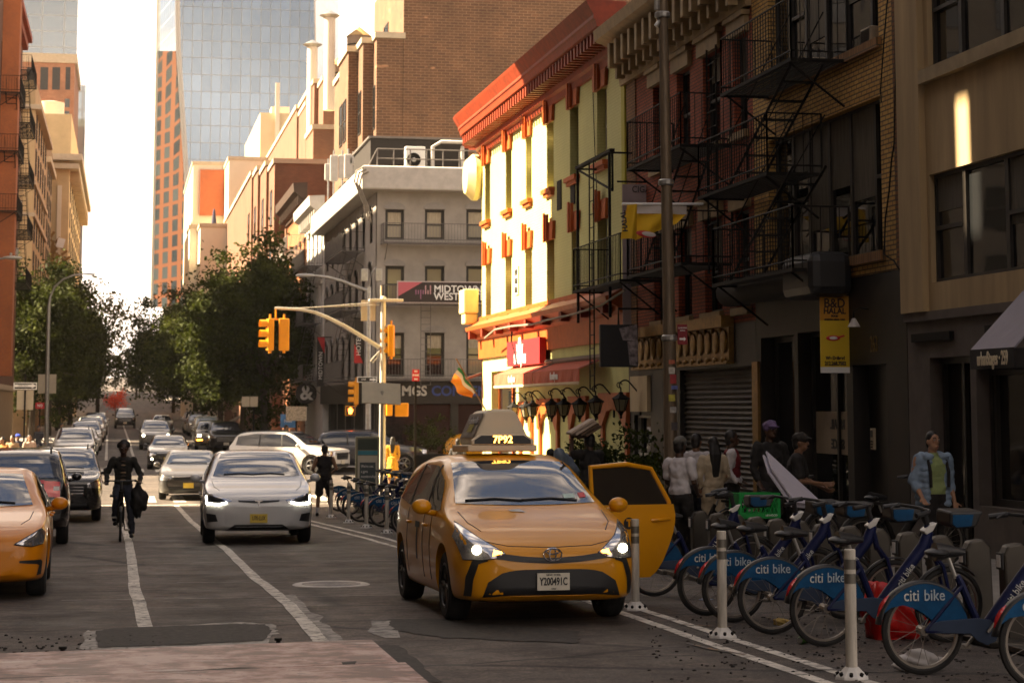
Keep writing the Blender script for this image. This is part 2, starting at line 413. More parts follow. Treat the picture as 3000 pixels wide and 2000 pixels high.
def strip(pts, w, lift=.005, wob=.006, sub=.5):
    """ribbon lying on the road along points (x, y)"""
    out = []; pts = [Vector((p[0], p[1])) for p in pts]; fine = []
    for a, c in zip(pts, pts[1:]):
        k = max(1, int((c - a).length / sub))
        fine += [a.lerp(c, i / k) for i in range(k)]
    fine.append(pts[-1]); A = []; B = []
    for i, p in enumerate(fine):
        d = (fine[min(i + 1, len(fine) - 1)] - fine[max(i - 1, 0)]).normalized(); nrm = Vector((-d.y, d.x))
        a = p + nrm * (w / 2 + random.uniform(-wob, wob)); c = p - nrm * (w / 2 + random.uniform(-wob, wob))
        A.append((a.x, a.y, gz(a.y) + lift)); B.append((c.x, c.y, gz(c.y) + lift))
    return [B, A]
def G2(*pp): return [on_g(*p)[:2] for p in pp]
m = MB()
LA = G2((428, 1840), (416, 1802), (406, 1756), (397, 1738), (393, 1710), (389, 1670), (385, 1634), (378, 1590), (352, 1500))
RA = G2((960, 1900), (949, 1889), (898, 1828), (847, 1771), (811, 1741), (786, 1720), (750, 1695), (714, 1659), (689, 1634), (663, 1608), (640, 1593), (566, 1532), (536, 1501), (515, 1478))
for a in (LA, RA): m.grid(strip(a, .14))
m.grid(strip(G2((311, 1348), (313, 1300), (316, 1223)), .14)); m.grid(strip(G2((412, 1392), (394, 1348), (379, 1295), (367, 1262), (358, 1235)), .14))
m.grid(strip(G2((557, 1322), (504, 1274), (470, 1245)), .14))
m.grid(strip([(4.82, 7), (4.84, 16), (4.95, 24), (4.6, 38), (3.9, 50), (3.6, 55)], .11)); m.grid(strip([(5.12, 7), (5.14, 16), (5.22, 24), (4.95, 38), (4.2, 50), (3.95, 55)], .11))
m.grid(strip([(-2.9, 57.5), (7.5, 57.5)], .3, sub=1)); 
for k in range(12): m.grid(strip([(-2.6 + k * .86, 59.5), (-2.6 + k * .86, 63.5)], .36, sub=1)); m.grid(strip([(-2.6 + k * .84, 86.), (-2.6 + k * .84, 89.5)], .36, sub=1))
tag(m.build('lane_markings', M_LINE), 'worn white lane lines and crossing bars on the asphalt', 'road marking', kind='structure')
def jag(pts, amp=5, n=7):
    out = []
    for a, b in zip(pts, pts[1:] + pts[:1]):
        for k in range(n): t = k / n; out.append((a[0] + (b[0] - a[0]) * t + random.uniform(-2.2, 2.2) * amp, a[1] + (b[1] - a[1]) * t + random.uniform(-.45, .45) * amp))
    return out
m = MB(); c = [on_g(*p) for p in jag([(290, 1898), (278, 1850), (330, 1842), (520, 1834), (700, 1829), (775, 1830), (800, 1850), (770, 1878), (560, 1888), (420, 1893)], 2)]
m.quad(*[(p.x, p.y, p.z + .009) for p in c])
c = [on_g(*p) for p in jag([(1150, 1845), (1140, 1815), (1250, 1812), (1700, 1850), (1690, 1885), (1300, 1868)], 4)]
m.quad(*[(p.x, p.y, p.z + .006) for p in c])
c = [on_g(*p) for p in jag([(1100, 1888), (1170, 1890), (1215, 1930), (1290, 1999), (1240, 1999), (1160, 1945)], 4)]
m.quad(*[(p.x, p.y, p.z + .006) for p in c])
tag(m.build('asphalt_patches', M_PATCH), 'dark repair patches in the roadway', 'road patch', kind='structure')
m = MB(); c = [on_g(*p) for p in jag([(240, 1905), (255, 1848), (300, 1846), (700, 1822), (800, 1826), (815, 1850), (785, 1890), (420, 1903)], 6)]
m.quad(*[(p.x, p.y, p.z + .004) for p in c])
for a, w in (((905, 1830), .1), ((1045, 1716), .1)):
    pass
m.grid(strip(G2((985, 1880), (925, 1820), (870, 1768), (832, 1742)), .16, wob=.05, lift=.004))
m.grid(strip(G2((180, 1758), (420, 1755), (840, 1748), (1180, 1742)), .05, lift=.004)); m.grid(strip(G2((150, 1655), (420, 1652), (700, 1644), (1180, 1640)), .05, lift=.004))
m.grid(strip(G2((520, 1706), (800, 1706), (1060, 1708)), .04, lift=.004)); m.grid(strip(G2((400, 1578), (700, 1577)), .06, lift=.004))
m.grid(strip(G2((1150, 1818), (1135, 1850), (1165, 1868)), .22, wob=.1, lift=.004))
tag(m.build('scraped_asphalt', M_SCAR), 'pale scraped seams across the roadway', 'road seam', kind='structure')
m = MB()
for a in (((455, 1745), (640, 1738)), ((560, 1722), (720, 1726)), ((2010, 1885), (2180, 1920)), ((1990, 1830), (2160, 1838)), ((2350, 1960), (2600, 1970))): m.grid(strip(G2(*a), .05, wob=.03, lift=.007))
tag(m.build('utility_marks', M_YLINE), 'faded orange survey paint on the asphalt', 'road marking', kind='structure')
# manhole
p = on_g(970, 1712); t = thing('manhole_cover', 'round iron manhole cover with a pale worn rim between the white car and the cab', 'manhole', p)
m = MB(); m.lathe([(0, .006), (.30, .006), (.30, .012), (.33, .012), (.34, .004)], seg=32)
for k in range(5): m.lathe([(.05 + k * .055, .006), (.06 + k * .055, .012), (.075 + k * .055, .012), (.085 + k * .055, .006)], seg=28)
m.build('lid', pbr('worn_iron', (.13, .12, .115), .5, .6, var=.3, scale=20), t, smooth=True)
m = MB(); m.lathe([(.35, .004), (.36, .013), (.45, .013), (.47, .004)], seg=32); m.build('rim', pbr('worn_rim', (.34, .32, .30), .55, .3, var=.3, scale=9), t, smooth=True)
# steel road plates
def plate_mat():
    m, n, l, b = _mat('rusty_pink_plate'); b.inputs['Roughness'].default_value = .5
    t = n.new('ShaderNodeTexCoord'); q = n.new('ShaderNodeMapping'); q.inputs['Scale'].default_value = (.9, .9, 1); l.new(t.outputs['Object'], q.inputs[0])
    z = n.new('ShaderNodeTexNoise'); z.inputs['Scale'].default_value = 2.2; z.inputs['Detail'].default_value = 12; z.inputs['Roughness'].default_value = .66; l.new(q.outputs[0], z.inputs['Vector'])
    r = n.new('ShaderNodeValToRGB'); e = r.color_ramp.elements; e[0].position = .44; e[0].color = (.10, .034, .022, 1); e[1].position = .57; e[1].color = (.40, .27, .235, 1)
    x = r.color_ramp.elements.new(.5); x.color = (.25, .115, .09, 1); l.new(z.outputs[0], r.inputs[0])
    z2 = n.new('ShaderNodeTexNoise'); z2.inputs['Scale'].default_value = 16; z2.inputs['Detail'].default_value = 5; l.new(t.outputs['Object'], z2.inputs['Vector'])
    q3 = n.new('ShaderNodeMapping'); q3.inputs['Scale'].default_value = (.9, 2.6, 1); l.new(t.outputs['Object'], q3.inputs[0]); z3 = n.new('ShaderNodeTexNoise'); z3.inputs['Scale'].default_value = 1.5; z3.inputs['Detail'].default_value = 8; z3.inputs['Roughness'].default_value = .7; l.new(q3.outputs[0], z3.inputs['Vector'])
    s3 = n.new('ShaderNodeMapRange'); s3.inputs['From Min'].default_value = .57; s3.inputs['From Max'].default_value = .66; s3.inputs['To Max'].default_value = .85; l.new(z3.outputs[0], s3.inputs[0]); w3 = n.new('ShaderNodeMix'); w3.data_type = 'RGBA'; w3.inputs['B'].default_value = (.56, .48, .45, 1); l.new(s3.outputs[0], w3.inputs['Factor']); l.new(r.outputs[0], w3.inputs['A'])
    s = n.new('ShaderNodeMapRange'); s.inputs['From Min'].default_value = .62; s.inputs['From Max'].default_value = .68; l.new(z2.outputs[0], s.inputs[0])
    w = n.new('ShaderNodeMix'); w.data_type = 'RGBA'; w.inputs['B'].default_value = (.05, .035, .03, 1); l.new(s.outputs[0], w.inputs['Factor']); l.new(w3.outputs['Result'], w.inputs['A']); l.new(w.outputs['Result'], b.inputs['Base Color'])
    return m
M_PLATE = plate_mat()
def plate(corners, lift, label):
    cs = [on_g(*p) for p in corners]; m = MB(); m.prism([(p.x, p.y, gz(p.y) + lift) for p in cs], (0, 0, .028))
    o = m.build('road_plate', M_PLATE, fixn=True, bevel=.004); tag(o, label, 'road plate', group='steel road plates at the front'); return cs
a = on_g(1089, 1883); b_ = on_g(0, 1924); c_ = on_g(1166, 1951); d_ = on_g(0, 1997)
plate([(-260, 1934), (1089, 1883), (1166, 1951), (-260, 2010)], .004, 'pink rusty steel road plate lying nearest the cars')
m = MB()
for pp in (((558, 1962), (700, 1953), (850, 1957), (720, 1966), (600, 1972)), ((380, 1977), (470, 1970), (545, 1973), (470, 1981)), ((1000, 1938), (1045, 1935), (1040, 1944), (1005, 1946)), ((0, 1985), (160, 1978), (330, 1972), (340, 1980), (160, 1990), (0, 1995))):
    m.quad(*[on_g(x, y, .036) for x, y in pp])
tag(m.build('tar_smears', M_PATCH), 'dark tar smears on the steel road plates', 'tar', kind='structure')
plate([(-260, 2013), (1188, 1953), (1262, 2018), (1500, 2260), (-300, 2350)], .009, 'paler scratched steel road plate at the bottom edge')
for px, py in ((815, 1889), (183, 1915)):
    p = on_g(px, py); m = MB(); m.cyl((0, 0, 0), (0, 0, .05), .018); m.cyl((0, 0, .04), (0, 0, .06), .032, seg=8)
    tag(m.build('plate_spike', M_IRON, loc=p), 'black steel spike pinning the road plate, ' + ('near the white lane line' if px > 500 else 'left one beside the orange car'), 'spike', group='spikes of the road plate')
# ================================================================== BUILDINGS
class Fac:
    """a facade plane: origin + u along the wall, n outward"""
    def __init__(s, o, u, n): s.o = Vector(o); s.u = Vector(u).normalized(); s.n = Vector(n).normalized()
    def P(s, u, z, w=0.): q = s.o + s.u * u + s.n * w; return (q.x, q.y, z)
    def box(s, m, u0, u1, z0, z1, w0, w1):
        v = [s.P(u, z, w) for u in (u0, u1) for w in (w0, w1) for z in (z0, z1)]
        return m.add(v, [(0, 1, 3, 2), (4, 6, 7, 5), (0, 4, 5, 1), (2, 3, 7, 6), (0, 2, 6, 4), (1, 5, 7, 3)])
    def poly(s, m, pts, w0, w1):           # extruded polygon given as (u, z)
        return m.prism([s.P(u, z, w0) for u, z in pts], s.n * (w1 - w0))
    def wall(s, m, u0, u1, z0, z1, ops, d=.22, close=True):
        us = sorted({u0, u1, *[q for o in ops for q in o[:2] if u0 < q < u1]}); zs = sorted({z0, z1, *[q for o in ops for q in o[2:4] if z0 < q < z1]})
        for a, b in zip(us, us[1:]):
            run = None
            for c, e in zip(zs, zs[1:]):
                um, zm = (a + b) / 2, (c + e) / 2
                if any(o[0] < um < o[1] and o[2] < zm < o[3] for o in ops):
                    if run: m.quad(s.P(a, run[0]), s.P(b, run[0]), s.P(b, run[1]), s.P(a, run[1])); run = None
                else: run = (run[0], e) if run else (c, e)
            if run: m.quad(s.P(a, run[0]), s.P(b, run[0]), s.P(b, run[1]), s.P(a, run[1]))
        for o in ops:
            a, b, c, e = o[:4]
            for (p, q) in (((a, c), (b, c)), ((b, c), (b, e)), ((b, e), (a, e)), ((a, e), (a, c))):
                m.quad(s.P(*p), s.P(*q), s.P(*q, -d), s.P(*p, -d))
        if close:
            for (p, q) in (((u0, z0), (u0, z1)), ((u0, z1), (u1, z1)), ((u1, z1), (u1, z0))): m.quad(s.P(*p), s.P(*q), s.P(*q, -d - .1), s.P(*p, -d - .1))
FR = Fac((11.5, 0), (0, 1), (-1, 0))       # right-hand street wall, u = Y
def fx(px, py, X=11.5): p = on_x(px, py, X); return (p.y, p.z)
def rect(px0, px1, py0, py1, X=11.5):      # opening on the street wall: left/right photo columns, top/bottom at the LEFT (far) jamb
    a = on_x(px0, py0, X); b = on_x(px0, py1, X); c = on_x(px1, py0, X); return (c.y, a.y, b.z, a.z)
M_SHOPG = glass('shop_glass', (.012, .011, .010), .05, 1.22, .05)
M_FRAME_B = pbr('dark_window_frame', (.022, .018, .014), .5, var=.2)
M_FRAME_W = pbr('pale_window_frame', (.50, .47, .40), .55, var=.1)
M_BLIND = pbr('dusty_blind', (.10, .085, .062), .8, var=.35, scale=3, stretch=(4, 4, .5))
M_CURTAIN = pbr('window_curtain', (.42, .36, .26), .9, var=.3, scale=6, stretch=(6, 6, .4))
def window(f, o, parent, d=.22, fr=M_FRAME_B, pane=M_PANE, mull=(), sash=True, t=.06, name='window', blind=0., bm=None):
    a, b, c, e = o[:4]; m = MB()
    for (p, q, r, s_) in ((a, a + t, c, e), (b - t, b, c, e), (a + t, b - t, c, c + t), (a + t, b - t, e - t, e)): f.box(m, p, q, r, s_, -d - .02, -d + .06)
    if sash: f.box(m, a + t, b - t, (c + e) / 2 - .03, (c + e) / 2 + .03, -d - .02, -d + .075)
    for k in mull: f.box(m, k - .035, k + .035, c + t, e - t, -d - .02, -d + .07)
    w = m.build(name, fr, parent, world=True)
    pm = MB().mat(pane); q1, q2, q3 = [random.uniform(.004, .016) for _ in range(3)]; pm.quad(f.P(a + t * .5, c + t * .5, -d + q1), f.P(b - t * .5, c + t * .5, -d + q2), f.P(b - t * .5, e - t * .5, -d + q2 + q3 - q1), f.P(a + t * .5, e - t * .5, -d + q3))
    if blind:
        pm.mat(bm or M_CURTAIN); zb = e - (e - c) * blind; pm.quad(f.P(a + t, zb, -d + .03), f.P(b - t, zb, -d + .03), f.P(b - t, e - t, -d + .03), f.P(a + t, e - t, -d + .03))
    pm.build('pane', None, w, world=True); return w
def sweep(m, prof, path, normals):         # moulding: profile (w, z) carried along a plan path
    rows = []
    for (x, y), (nx, ny) in zip(path, normals): rows.append([(x + nx * w, y + ny * w, z) for w, z in prof])
    m.grid(rows); m.add(rows[0], [tuple(range(len(prof)))]); m.add(rows[-1], [tuple(range(len(prof)))]); return m
def bld(name, label, x, y, group=None, cat='building'): return thing(name, label, cat, (x, y, gz(y)), 0, group)

# ---------------------------------------------------------------- R1 plaster building at the right edge
M_PLASTER = pbr('tan_plaster', (.40, .29, .155), .85, var=.22, scale=1.6, bump=.12, stretch=(1.6, 1.6, .22))
M_GREYWALL = pbr('grey_rendered_base', (.105, .085, .072), .8, var=.25, scale=2)
b1 = bld('plaster_building', 'tan plastered building with wide dark windows at the right edge of the street', 11.5, 22)
y1, z_ledge = fx(2655, 920); yA = fx(2713, 300)[0]; Y0 = 12.
lo = (16., fx(2726, 700)[0], fx(2732, 828)[1], fx(2726, 512)[1]); up = (16., fx(2717, 100)[0], fx(2717, 207)[1], fx(2717, 207)[1] + 1.75)
up2 = (16., up[1], up[2] + 3.0, up[3] + 3.0)
m = MB().mat(M_PLASTER); FR.wall(m, Y0, yA, z_ledge, 14, [lo, up, up2], .16); FR.wall(m, yA, y1 - .02, z_ledge, 14, [], .16)
FR.box(m, yA + .05, y1 - .03, z_ledge, 13.8, 0, .10)          # proud pier at the seam
m.box(11.80, 24, Y0, y1 - .03, -1, 13.9)
m.build('wall', None, b1, world=True)
m = MB(); FR.box(m, Y0, yA + .0, up[2] - .20, up[2] - .002, 0, .12); FR.box(m, Y0, yA, up2[2] - .20, up2[2] - .002, 0, .12); m.split('sill_band', pbr('stone_sill', (.34, .26, .15), .8, var=.2), b1, world=True)
def winpx(px, py): return fx(px, py)[0]
for o, ks in ((lo, (2803, 2815, 2930, 2943)), (up, (2796, 2923)), (up2, (2796, 2923))):
    ee = [o[1]] + [winpx(k, 600) for k in ks] + [o[0] + 4]
    seg = [(o[1], winpx(2810, 600)), (winpx(2810, 600), winpx(2935, 600)), (winpx(2935, 600), 21.5), (21.5, 18.5), (18.5, 16.)]
    for i, (q, p) in enumerate(seg):
        window(FR, (p, q, o[2], o[3]), b1, .14, M_FRAME_B, M_PANE, sash=(i % 2 == 0), t=.055, blind=(.35, .0, .6, .2, 0)[i], bm=M_BLIND)
m = MB(); FR.box(m, Y0, y1 - .03, z_ledge - .13, z_ledge - .002, 0, .06); m.build('ledge', M_GREYWALL, b1, world=True)
gd = gz(26)
door_l = (winpx(2845, 1200), winpx(2727, 1200), gd + .14, fx(2727, 1048)[1]); shop = (15., winpx(2862, 1200), fx(2862, 1480)[1], fx(2862, 1078)[1])
m = MB().mat(M_GREYWALL); FR.wall(m, Y0, y1 - .03, gz(20) - .3, z_ledge - .13, [door_l, shop], .25); m.build('base_wall', None, b1, world=True)
window(FR, door_l, b1, .25, M_FRAME_B, M_SHOPG, mull=[winpx(2790, 1200)], sash=False, t=.09, name='entrance_door')
window(FR, shop, b1, .25, M_FRAME_B, M_SHOPG, mull=[winpx(2880, 1200), 20.2], sash=False, t=.10, name='shop_window')
m = MB()
for c in ((2682, 2795, 985), (2898, 2960, 960)):
    p, q = fx(c[0], c[2]), fx(c[1], c[2] - 8); FR.box(m, q[0], p[0], p[1] - .09, p[1] + .03, 0, .07)
m.split('vent_grille', M_IRON, b1, world=True)
# awning of the theatre
aw = thing('shop_awning', 'lilac grey sloped awning with a black lettered valance over the shop window', 'awning', (10.45, 24, 3))
Xo = 10.35; pa, pb = on_x(2845, 1082, Xo), on_x(2973, 1078, Xo); zv = on_x(2845, 1027, Xo).z; zt = zv + 1.15; ya, yb = pa.y, pb.y
m = MB(); m.add([(Xo, ya, zv), (Xo, yb, zv), (11.47, yb, zt), (11.47, ya, zt)], [(0, 1, 2, 3)]); m.build('canopy', pbr('lilac_canvas', (.25, .23, .27), .8, var=.12, scale=2), aw, world=True, solid=.02)
m = MB(); m.box(Xo - .01, Xo + .012, yb, ya, pa.z, zv + .01); m.box(Xo + .012, 11.47, yb - .012, yb, pa.z, zv); m.box(Xo + .012, 11.47, ya, ya + .012, pa.z, zv); m.build('valance', pbr('black_canvas', (.016, .013, .012), .8, var=.2), aw, world=True)
lettering('urbanStages · 259', .235, pbr('cream_lettering', (.72, .62, .44), .6, var=0), aw, Vector((Xo - .018, (ya * .47 + yb * .53), (pa.z + zv) / 2)) - Vector(aw.location), (0, -1, .0), (0, 0, 1), cond=.52, bold=.004)

# ---------------------------------------------------------------- R2 yellow brick building
M_YB = brick('yellow_brick', (.58, .35, .095), (.48, .26, .064), (.13, .085, .04), bw=.22, bh=.075, msize=.013, stain=.35)
b2 = bld('yellow_brick_building', 'yellow brick building with broad many paned windows and dark shopfront', 11.5, 31)
yL = winpx(2207, 400); yR = y1 - .0; zs = fx(2640, 830)[1]
zs = fx(2340, 840)[1]
wu = (winpx(2575, 150), winpx(2252, 200), fx(2310, 241)[1], fx(2310, 241)[1] + 2.3); wl = (winpx(2582, 500), winpx(2252, 500), fx(2327, 786)[1], fx(2255, 413)[1])
m = MB().mat(M_YB); FR.wall(m, yR, yL, zs, 13.8, [wu, wl], .24); m.box(11.85, 25, yR, yL, -1, 13.7); m.build('wall', None, b2, world=True)
m = MB(); FR.box(m, yR, yR + .18, zs, 13.6, 0, .06); m.build('end_pier', brick('rust_brick', (.20, .075, .02), (.15, .055, .015), (.06, .04, .02), stain=.3), b2, world=True)
m = MB()
for w in (wu, wl): FR.box(m, w[0] - .12, w[1] + .05, w[2] - .16, w[2] - .002, -.02, .09)
m.split('brick_sill', brick('soldier_brick', (.30, .15, .05), (.22, .10, .03), (.09, .06, .03), bw=.075, bh=.2), b2, world=True)
for o, ks in ((wu, (2301, 2345, 2403, 2464, 2538)), (wl, (2301, 2347, 2406, 2469, 2541))):
    e = [o[1]] + [winpx(k, 500) for k in ks] + [o[0]]
    for i in range(len(e) - 1): window(FR, (e[i + 1], e[i], o[2], o[3]), b2, .2, M_FRAME_B, M_PANE, sash=(i in (1, 5)), t=.045, blind=(0, .3, .75, .5, .62, 0)[i], bm=M_BLIND)
# air conditioners in the windows
for n_, (px, py) in enumerate(((2552, 108), (2385, 198))):
    p = on_x(px, py, 11.55) - Vector((0, 0, .13)); t = thing('air_conditioner', ('white' if n_ == 0 else 'cream') + ' window air conditioner in the upper window of the yellow brick building, ' + ('right hand one' if n_ == 0 else 'middle one'), 'air conditioner', p, group='window air conditioners of the yellow building')
    m = MB(); m.box(-.10, .2, -.22, .22, 0, .27); m.build('casing', pbr('dusty_casing', (.30, .24, .17), .6, var=.2), t, bevel=.02)
    m = MB()
    for k in range(7): m.box(-.112, -.101, -.18, .18, .03 + k * .03, .045 + k * .03)
    m.build('grille', M_IRON, t)
# shop front
M_DARKFRONT = pbr('soot_black_shopfront', (.016, .012, .009), .55, var=.35, scale=3)
gs = gz(31) + .14
sh = (winpx(2482, 1200), winpx(2340, 1200), gs + .5, fx(2340, 975)[1]); dl = (winpx(2330, 1200), winpx(2232, 1200), gs, fx(2232, 990)[1]); dr = (winpx(2600, 1200), winpx(2500, 1200), gs, fx(2500, 1070)[1])
m = MB().mat(M_DARKFRONT); FR.wall(m, yR, yL, gz(31) - .3, zs - .01, [sh, dl, dr], .35); m.build('shopfront', None, b2, world=True)
window(FR, sh, b2, .3, M_FRAME_B, M_PANE, sash=False, t=.07, name='shop_window', mull=[winpx(2415, 1200)])
window(FR, dl, b2, .32, M_FRAME_B, M_PANE, sash=False, t=.09, name='shop_door'); 
m = MB(); FR.box(m, dr[0], dr[1], dr[2], dr[3], -.33, -.27); dd = m.build('house_door', pbr('black_door', (.012, .010, .009), .4, var=.2), b2, world=True)
m = MB(); m.ell(FR.P(dr[0] + .1, gs + 1, -.24), .03); m.build('handle', M_STEEL, dd, world=True)
lettering('263', .36, pbr('dull_gold', (.16, .10, .03), .4, .6, var=.1), b2, Vector(FR.P(winpx(2562, 1010), fx(2562, 1010)[1], .012)) - Vector(b2.location), (0, -1, 0), (0, 0, 1), cond=.6)
# posters and goods seen in the shop window
t = thing('window_poster', 'pale printed menu poster behind the shop glass of the yellow building', 'poster', FR.P(sh[0] + .5, 1.6, -.26))
ps = MB(); z0, z1 = fx(2400, 1330)[1], fx(2400, 1205)[1]; FR.box(ps, sh[0] + .10, sh[1] - .10, z0, z1, -.285, -.275); ps.build('sheet', pbr('grey_paper', (.30, .24, .17), .8, var=.2), t, world=True)
for i, s_ in enumerate(('RETAIL', 'SPACE')): lettering(s_, .22, M_BTXT, t, Vector(FR.P((sh[0] + sh[1]) / 2, z1 - .22 - .33 * i, -.268)) - Vector(t.location), (0, 1, 0), (0, 0, 1), bold=.008)
# rolled awning of the halal shop, blade sign, entry phone, socket plate, small lamp
t = thing('rolled_awning', 'black rolled up awning box with a rounded end above the halal shop', 'awning', FR.P(33, 4.6, .3))
a, c = fx(2180, 860), fx(2500, 815); m = MB(); ra = .38
for i in range(2):
    pass
m.tube([FR.P(a[0], a[1], .30), FR.P(c[0] + .35, c[1] + .05, .30)], .26, seg=14); m.build('roll', pbr('sooty_canvas', (.02, .015, .011), .85, var=.3), t, world=True, smooth=True)
m = MB(); p0 = fx(2410, 865); p1 = fx(2508, 855); zt_ = fx(2410, 800)[1]; FR.box(m, p1[0], p0[0], p0[1] - .1, zt_ + .25, .02, .75); m.build('end_housing', M_BLACK, t, world=True, bevel=.16)
bs = on_y(2402, 866, 30.6); be = on_y(2490, 1092, 30.6)
t = thing('blade_sign', 'yellow lettered takeaway banner hanging above the halal shop', 'sign', ((bs.x + be.x) / 2, 30.6, be.z))
w_, h_ = be.x - bs.x, bs.z - be.z; cx = w_ / 2
m = MB().mat(pbr('banner_orange', (.50, .23, .012), .5, var=.05)); m.box(-cx, cx, 0, .03, h_ * .68, h_); m.mat(pbr('banner_yellow', (.62, .42, .015), .5, var=.05)); m.box(-cx, cx, 0, .03, h_ * .075, h_ * .68)
m.mat(M_WHITE); m.box(-cx, cx, 0, .03, 0, h_ * .075); m.build('panel', None, t)
for s_, z_, sz, k in (('B&D', .90, .21, .9), ('HALAL', .80, .135, .92), ('FOOD', .735, .04, 1), ('AMERICAN · HALAL · GYRO', .69, .028, 1), ('We Deliver!', .19, .075, .85), ('212.268.7502', .12, .085, .78)):
    lettering(s_, sz, pbr('brown_black_ink', (.03, .012, .006), .6, var=0), t, (0, -.004, h_ * z_), (1, 0, 0), (0, 0, 1), cond=k, bold=.004)
m = MB(); m.ell((-.03, -.004, h_ * .45), (.12, .012, .045)); m.obox((.10, -.006, h_ * .47), (.12, .012, .028), Matrix.Rotation(R(-15), 3, 'Y')); m.build('pan_emblem', M_REDTXT, t)
m = MB(); m.ell((-.03, -.014, h_ * .45), (.07, .01, .026)); m.build('rice_emblem', M_WHITE, t)
m = MB(); m.tube([(-cx, .015, h_ + .02), (11.5 - t.location.x, .015, h_ + .02)], .015); m.split('bracket', M_IRON, t)
def plaque(name, label, cat, px, py, w, h, mat, extra=None):
    p = fx(px, py); t = thing(name, label, cat, FR.P(p[0], p[1], .0)); m = MB(); m.box(-.05, -.004, -w / 2, w / 2, -h / 2, h / 2); m.build('plate', mat, t, bevel=.008)
    if extra: extra(t, w, h)
    return t
def phone(t, w, h):
    m = MB(); m.box(-.058, -.051, -w * .35, w * .35, h * .08, h * .40); m.build('screen', M_BLACK, t)
    m = MB()
    for i in range(2):
        for k in range(3): m.box(-.058, -.051, -w * .28 + i * w * .36, -w * .28 + i * w * .36 + w * .18, -h * .42 + k * h * .13, -h * .42 + k * h * .13 + h * .08)
    m.build('keypad', M_IRON, t)
M_PLQ = pbr('putty_plastic', (.36, .29, .19), .6, var=.08)
plaque('entry_phone', 'pale entry phone panel with a dark screen on the black shopfront', 'entry phone', 2563, 1285, .13, .33, M_PLQ, phone)
plaque('socket_plate', 'small square pale cover plate low on the black shopfront', 'wall plate', 2557, 1467, .125, .17, M_PLQ, lambda t, w, h: MB().ell((-.052, 0, 0), .012).build('screw', M_IRON, t))
p = fx(2546, 950); t = thing('wall_lamp', 'small wall lamp with a pale conical shade over the house number', 'lamp', FR.P(p[0], p[1], .25))
m = MB(); m.lathe([(.0, .10), (.03, .09), (.10, -.04), (.095, -.045), (.02, .07)], seg=18); m.build('shade', pbr('grey_enamel', (.42, .38, .34), .5, var=.1), t, smooth=True)
m = MB(); m.tube([(0, 0, .09), (0, 0, .2), (.1, 0, .26), (.25, 0, .24)], .012); m.build('arm', M_IRON, t)
# loose cables on the wall
def cable(pts, r, label, X=11.44, mat=None):
    m = MB(); pp = [on_x(a, b, X) for a, b in pts]; m.tube(pp, r, seg=5); o = m.build('wall_cable', mat or M_IRON); return tag(o, label, 'cable', group='cables on the building walls')
cable([(2600, 0), (2590, 120), (2580, 260), (2582, 300)], .012, 'thin black cable hanging beside the upper yellow brick window')
cable([(2622, 0), (2624, 230), (2620, 420), (2612, 470), (2605, 560), (2594, 640), (2590, 745), (2620, 765), (2650, 815)], .014, 'long black cable with a junction box at the end of the yellow brick wall')

# ---------------------------------------------------------------- R3 red brick building with tan cornice
M_RB = brick('red_brick_wall', (.34, .065, .022), (.25, .048, .016), (.085, .03, .016), stain=.3)
M_TANSTONE = pbr('tan_painted_metal', (.27, .185, .085), .6, var=.25, scale=4)
b3 = bld('red_brick_house', 'dark red brick house with a tan bracketed cornice and fire escapes', 11.5, 40)
yl3 = winpx(1838, 400); yr3 = yL + .005; zb3 = fx(2207, 940)[1]; ztop = fx(1900, 190)[1] + .1
cols3 = [(2032, 2062), (1985, 2025)]
wcol = [(winpx(2190, 300), winpx(2150, 300)), (winpx(2110, 300), winpx(2060, 300)), (winpx(2022, 300), winpx(1983, 300)), (winpx(1940, 300), winpx(1913, 300))]
zr = [(fx(1985, 470)[1], fx(1985, 215)[1]), (fx(1985, 470)[1] - 3.35, fx(1985, 215)[1] - 3.35), ]
zr.append((zr[1][0] - 3.0, zr[1][1] - 3.2)) if zr[1][0] - 3.0 > zb3 + .3 else None
ops = [(a, b, c, e) for a, b in wcol for c, e in zr]
m = MB().mat(M_RB); FR.wall(m, yr3, yl3, zb3, ztop, ops, .22); m.box(11.84, 24, yr3, yl3 - .02, -1, ztop - .1); m.build('wall', None, b3, world=True)
for i, o in enumerate(ops): window(FR, o, b3, .2, M_FRAME_B, M_PANE, blind=(.5, 0, .3)[i % 3], bm=M_BLIND)
m = MB()
for a, b, c, e in ops: FR.box(m, a - .15, b + .15, e + .002, e + .30, -.01, .10); FR.box(m, a - .2, b + .2, e + .302, e + .40, -.01, .16); FR.box(m, a - .1, b + .1, c - .14, c - .002, -.01, .1)
m.split('lintel', M_TANSTONE, b3, world=True)
m = MB(); z = ztop; prof = [(.002, z - .25), (.12, z - .25), (.14, z - .05), (.22, z), (.25, z + .62), (.62, z + .75), (.72, z + .80), (.76, z + 1.05), (.60, z + 1.06), (.002, z + 1.06)]
sweep(m, prof, [(11.5, yr3), (11.5, yl3 + .25)], [(-1, 0)] * 2); k = yr3 + .3
while k < yl3: FR.box(m, k - .09, k + .09, z + .05, z + .62, .25, .58); FR.box(m, k - .075, k + .075, z - .2, z + .05, .2, .4); k += .62
m.build('cornice', M_TANSTONE, b3, world=True)
m = MB(); z = fx(1930, 700)[1]; FR.box(m, yl3 - .85, yl3 - .002, zb3, ztop - .2, .004, .03); m.build('brick_pier', brick('tan_brown_brick', (.26, .12, .04), (.19, .08, .028), (.09, .05, .025), stain=.35), b3, world=True)
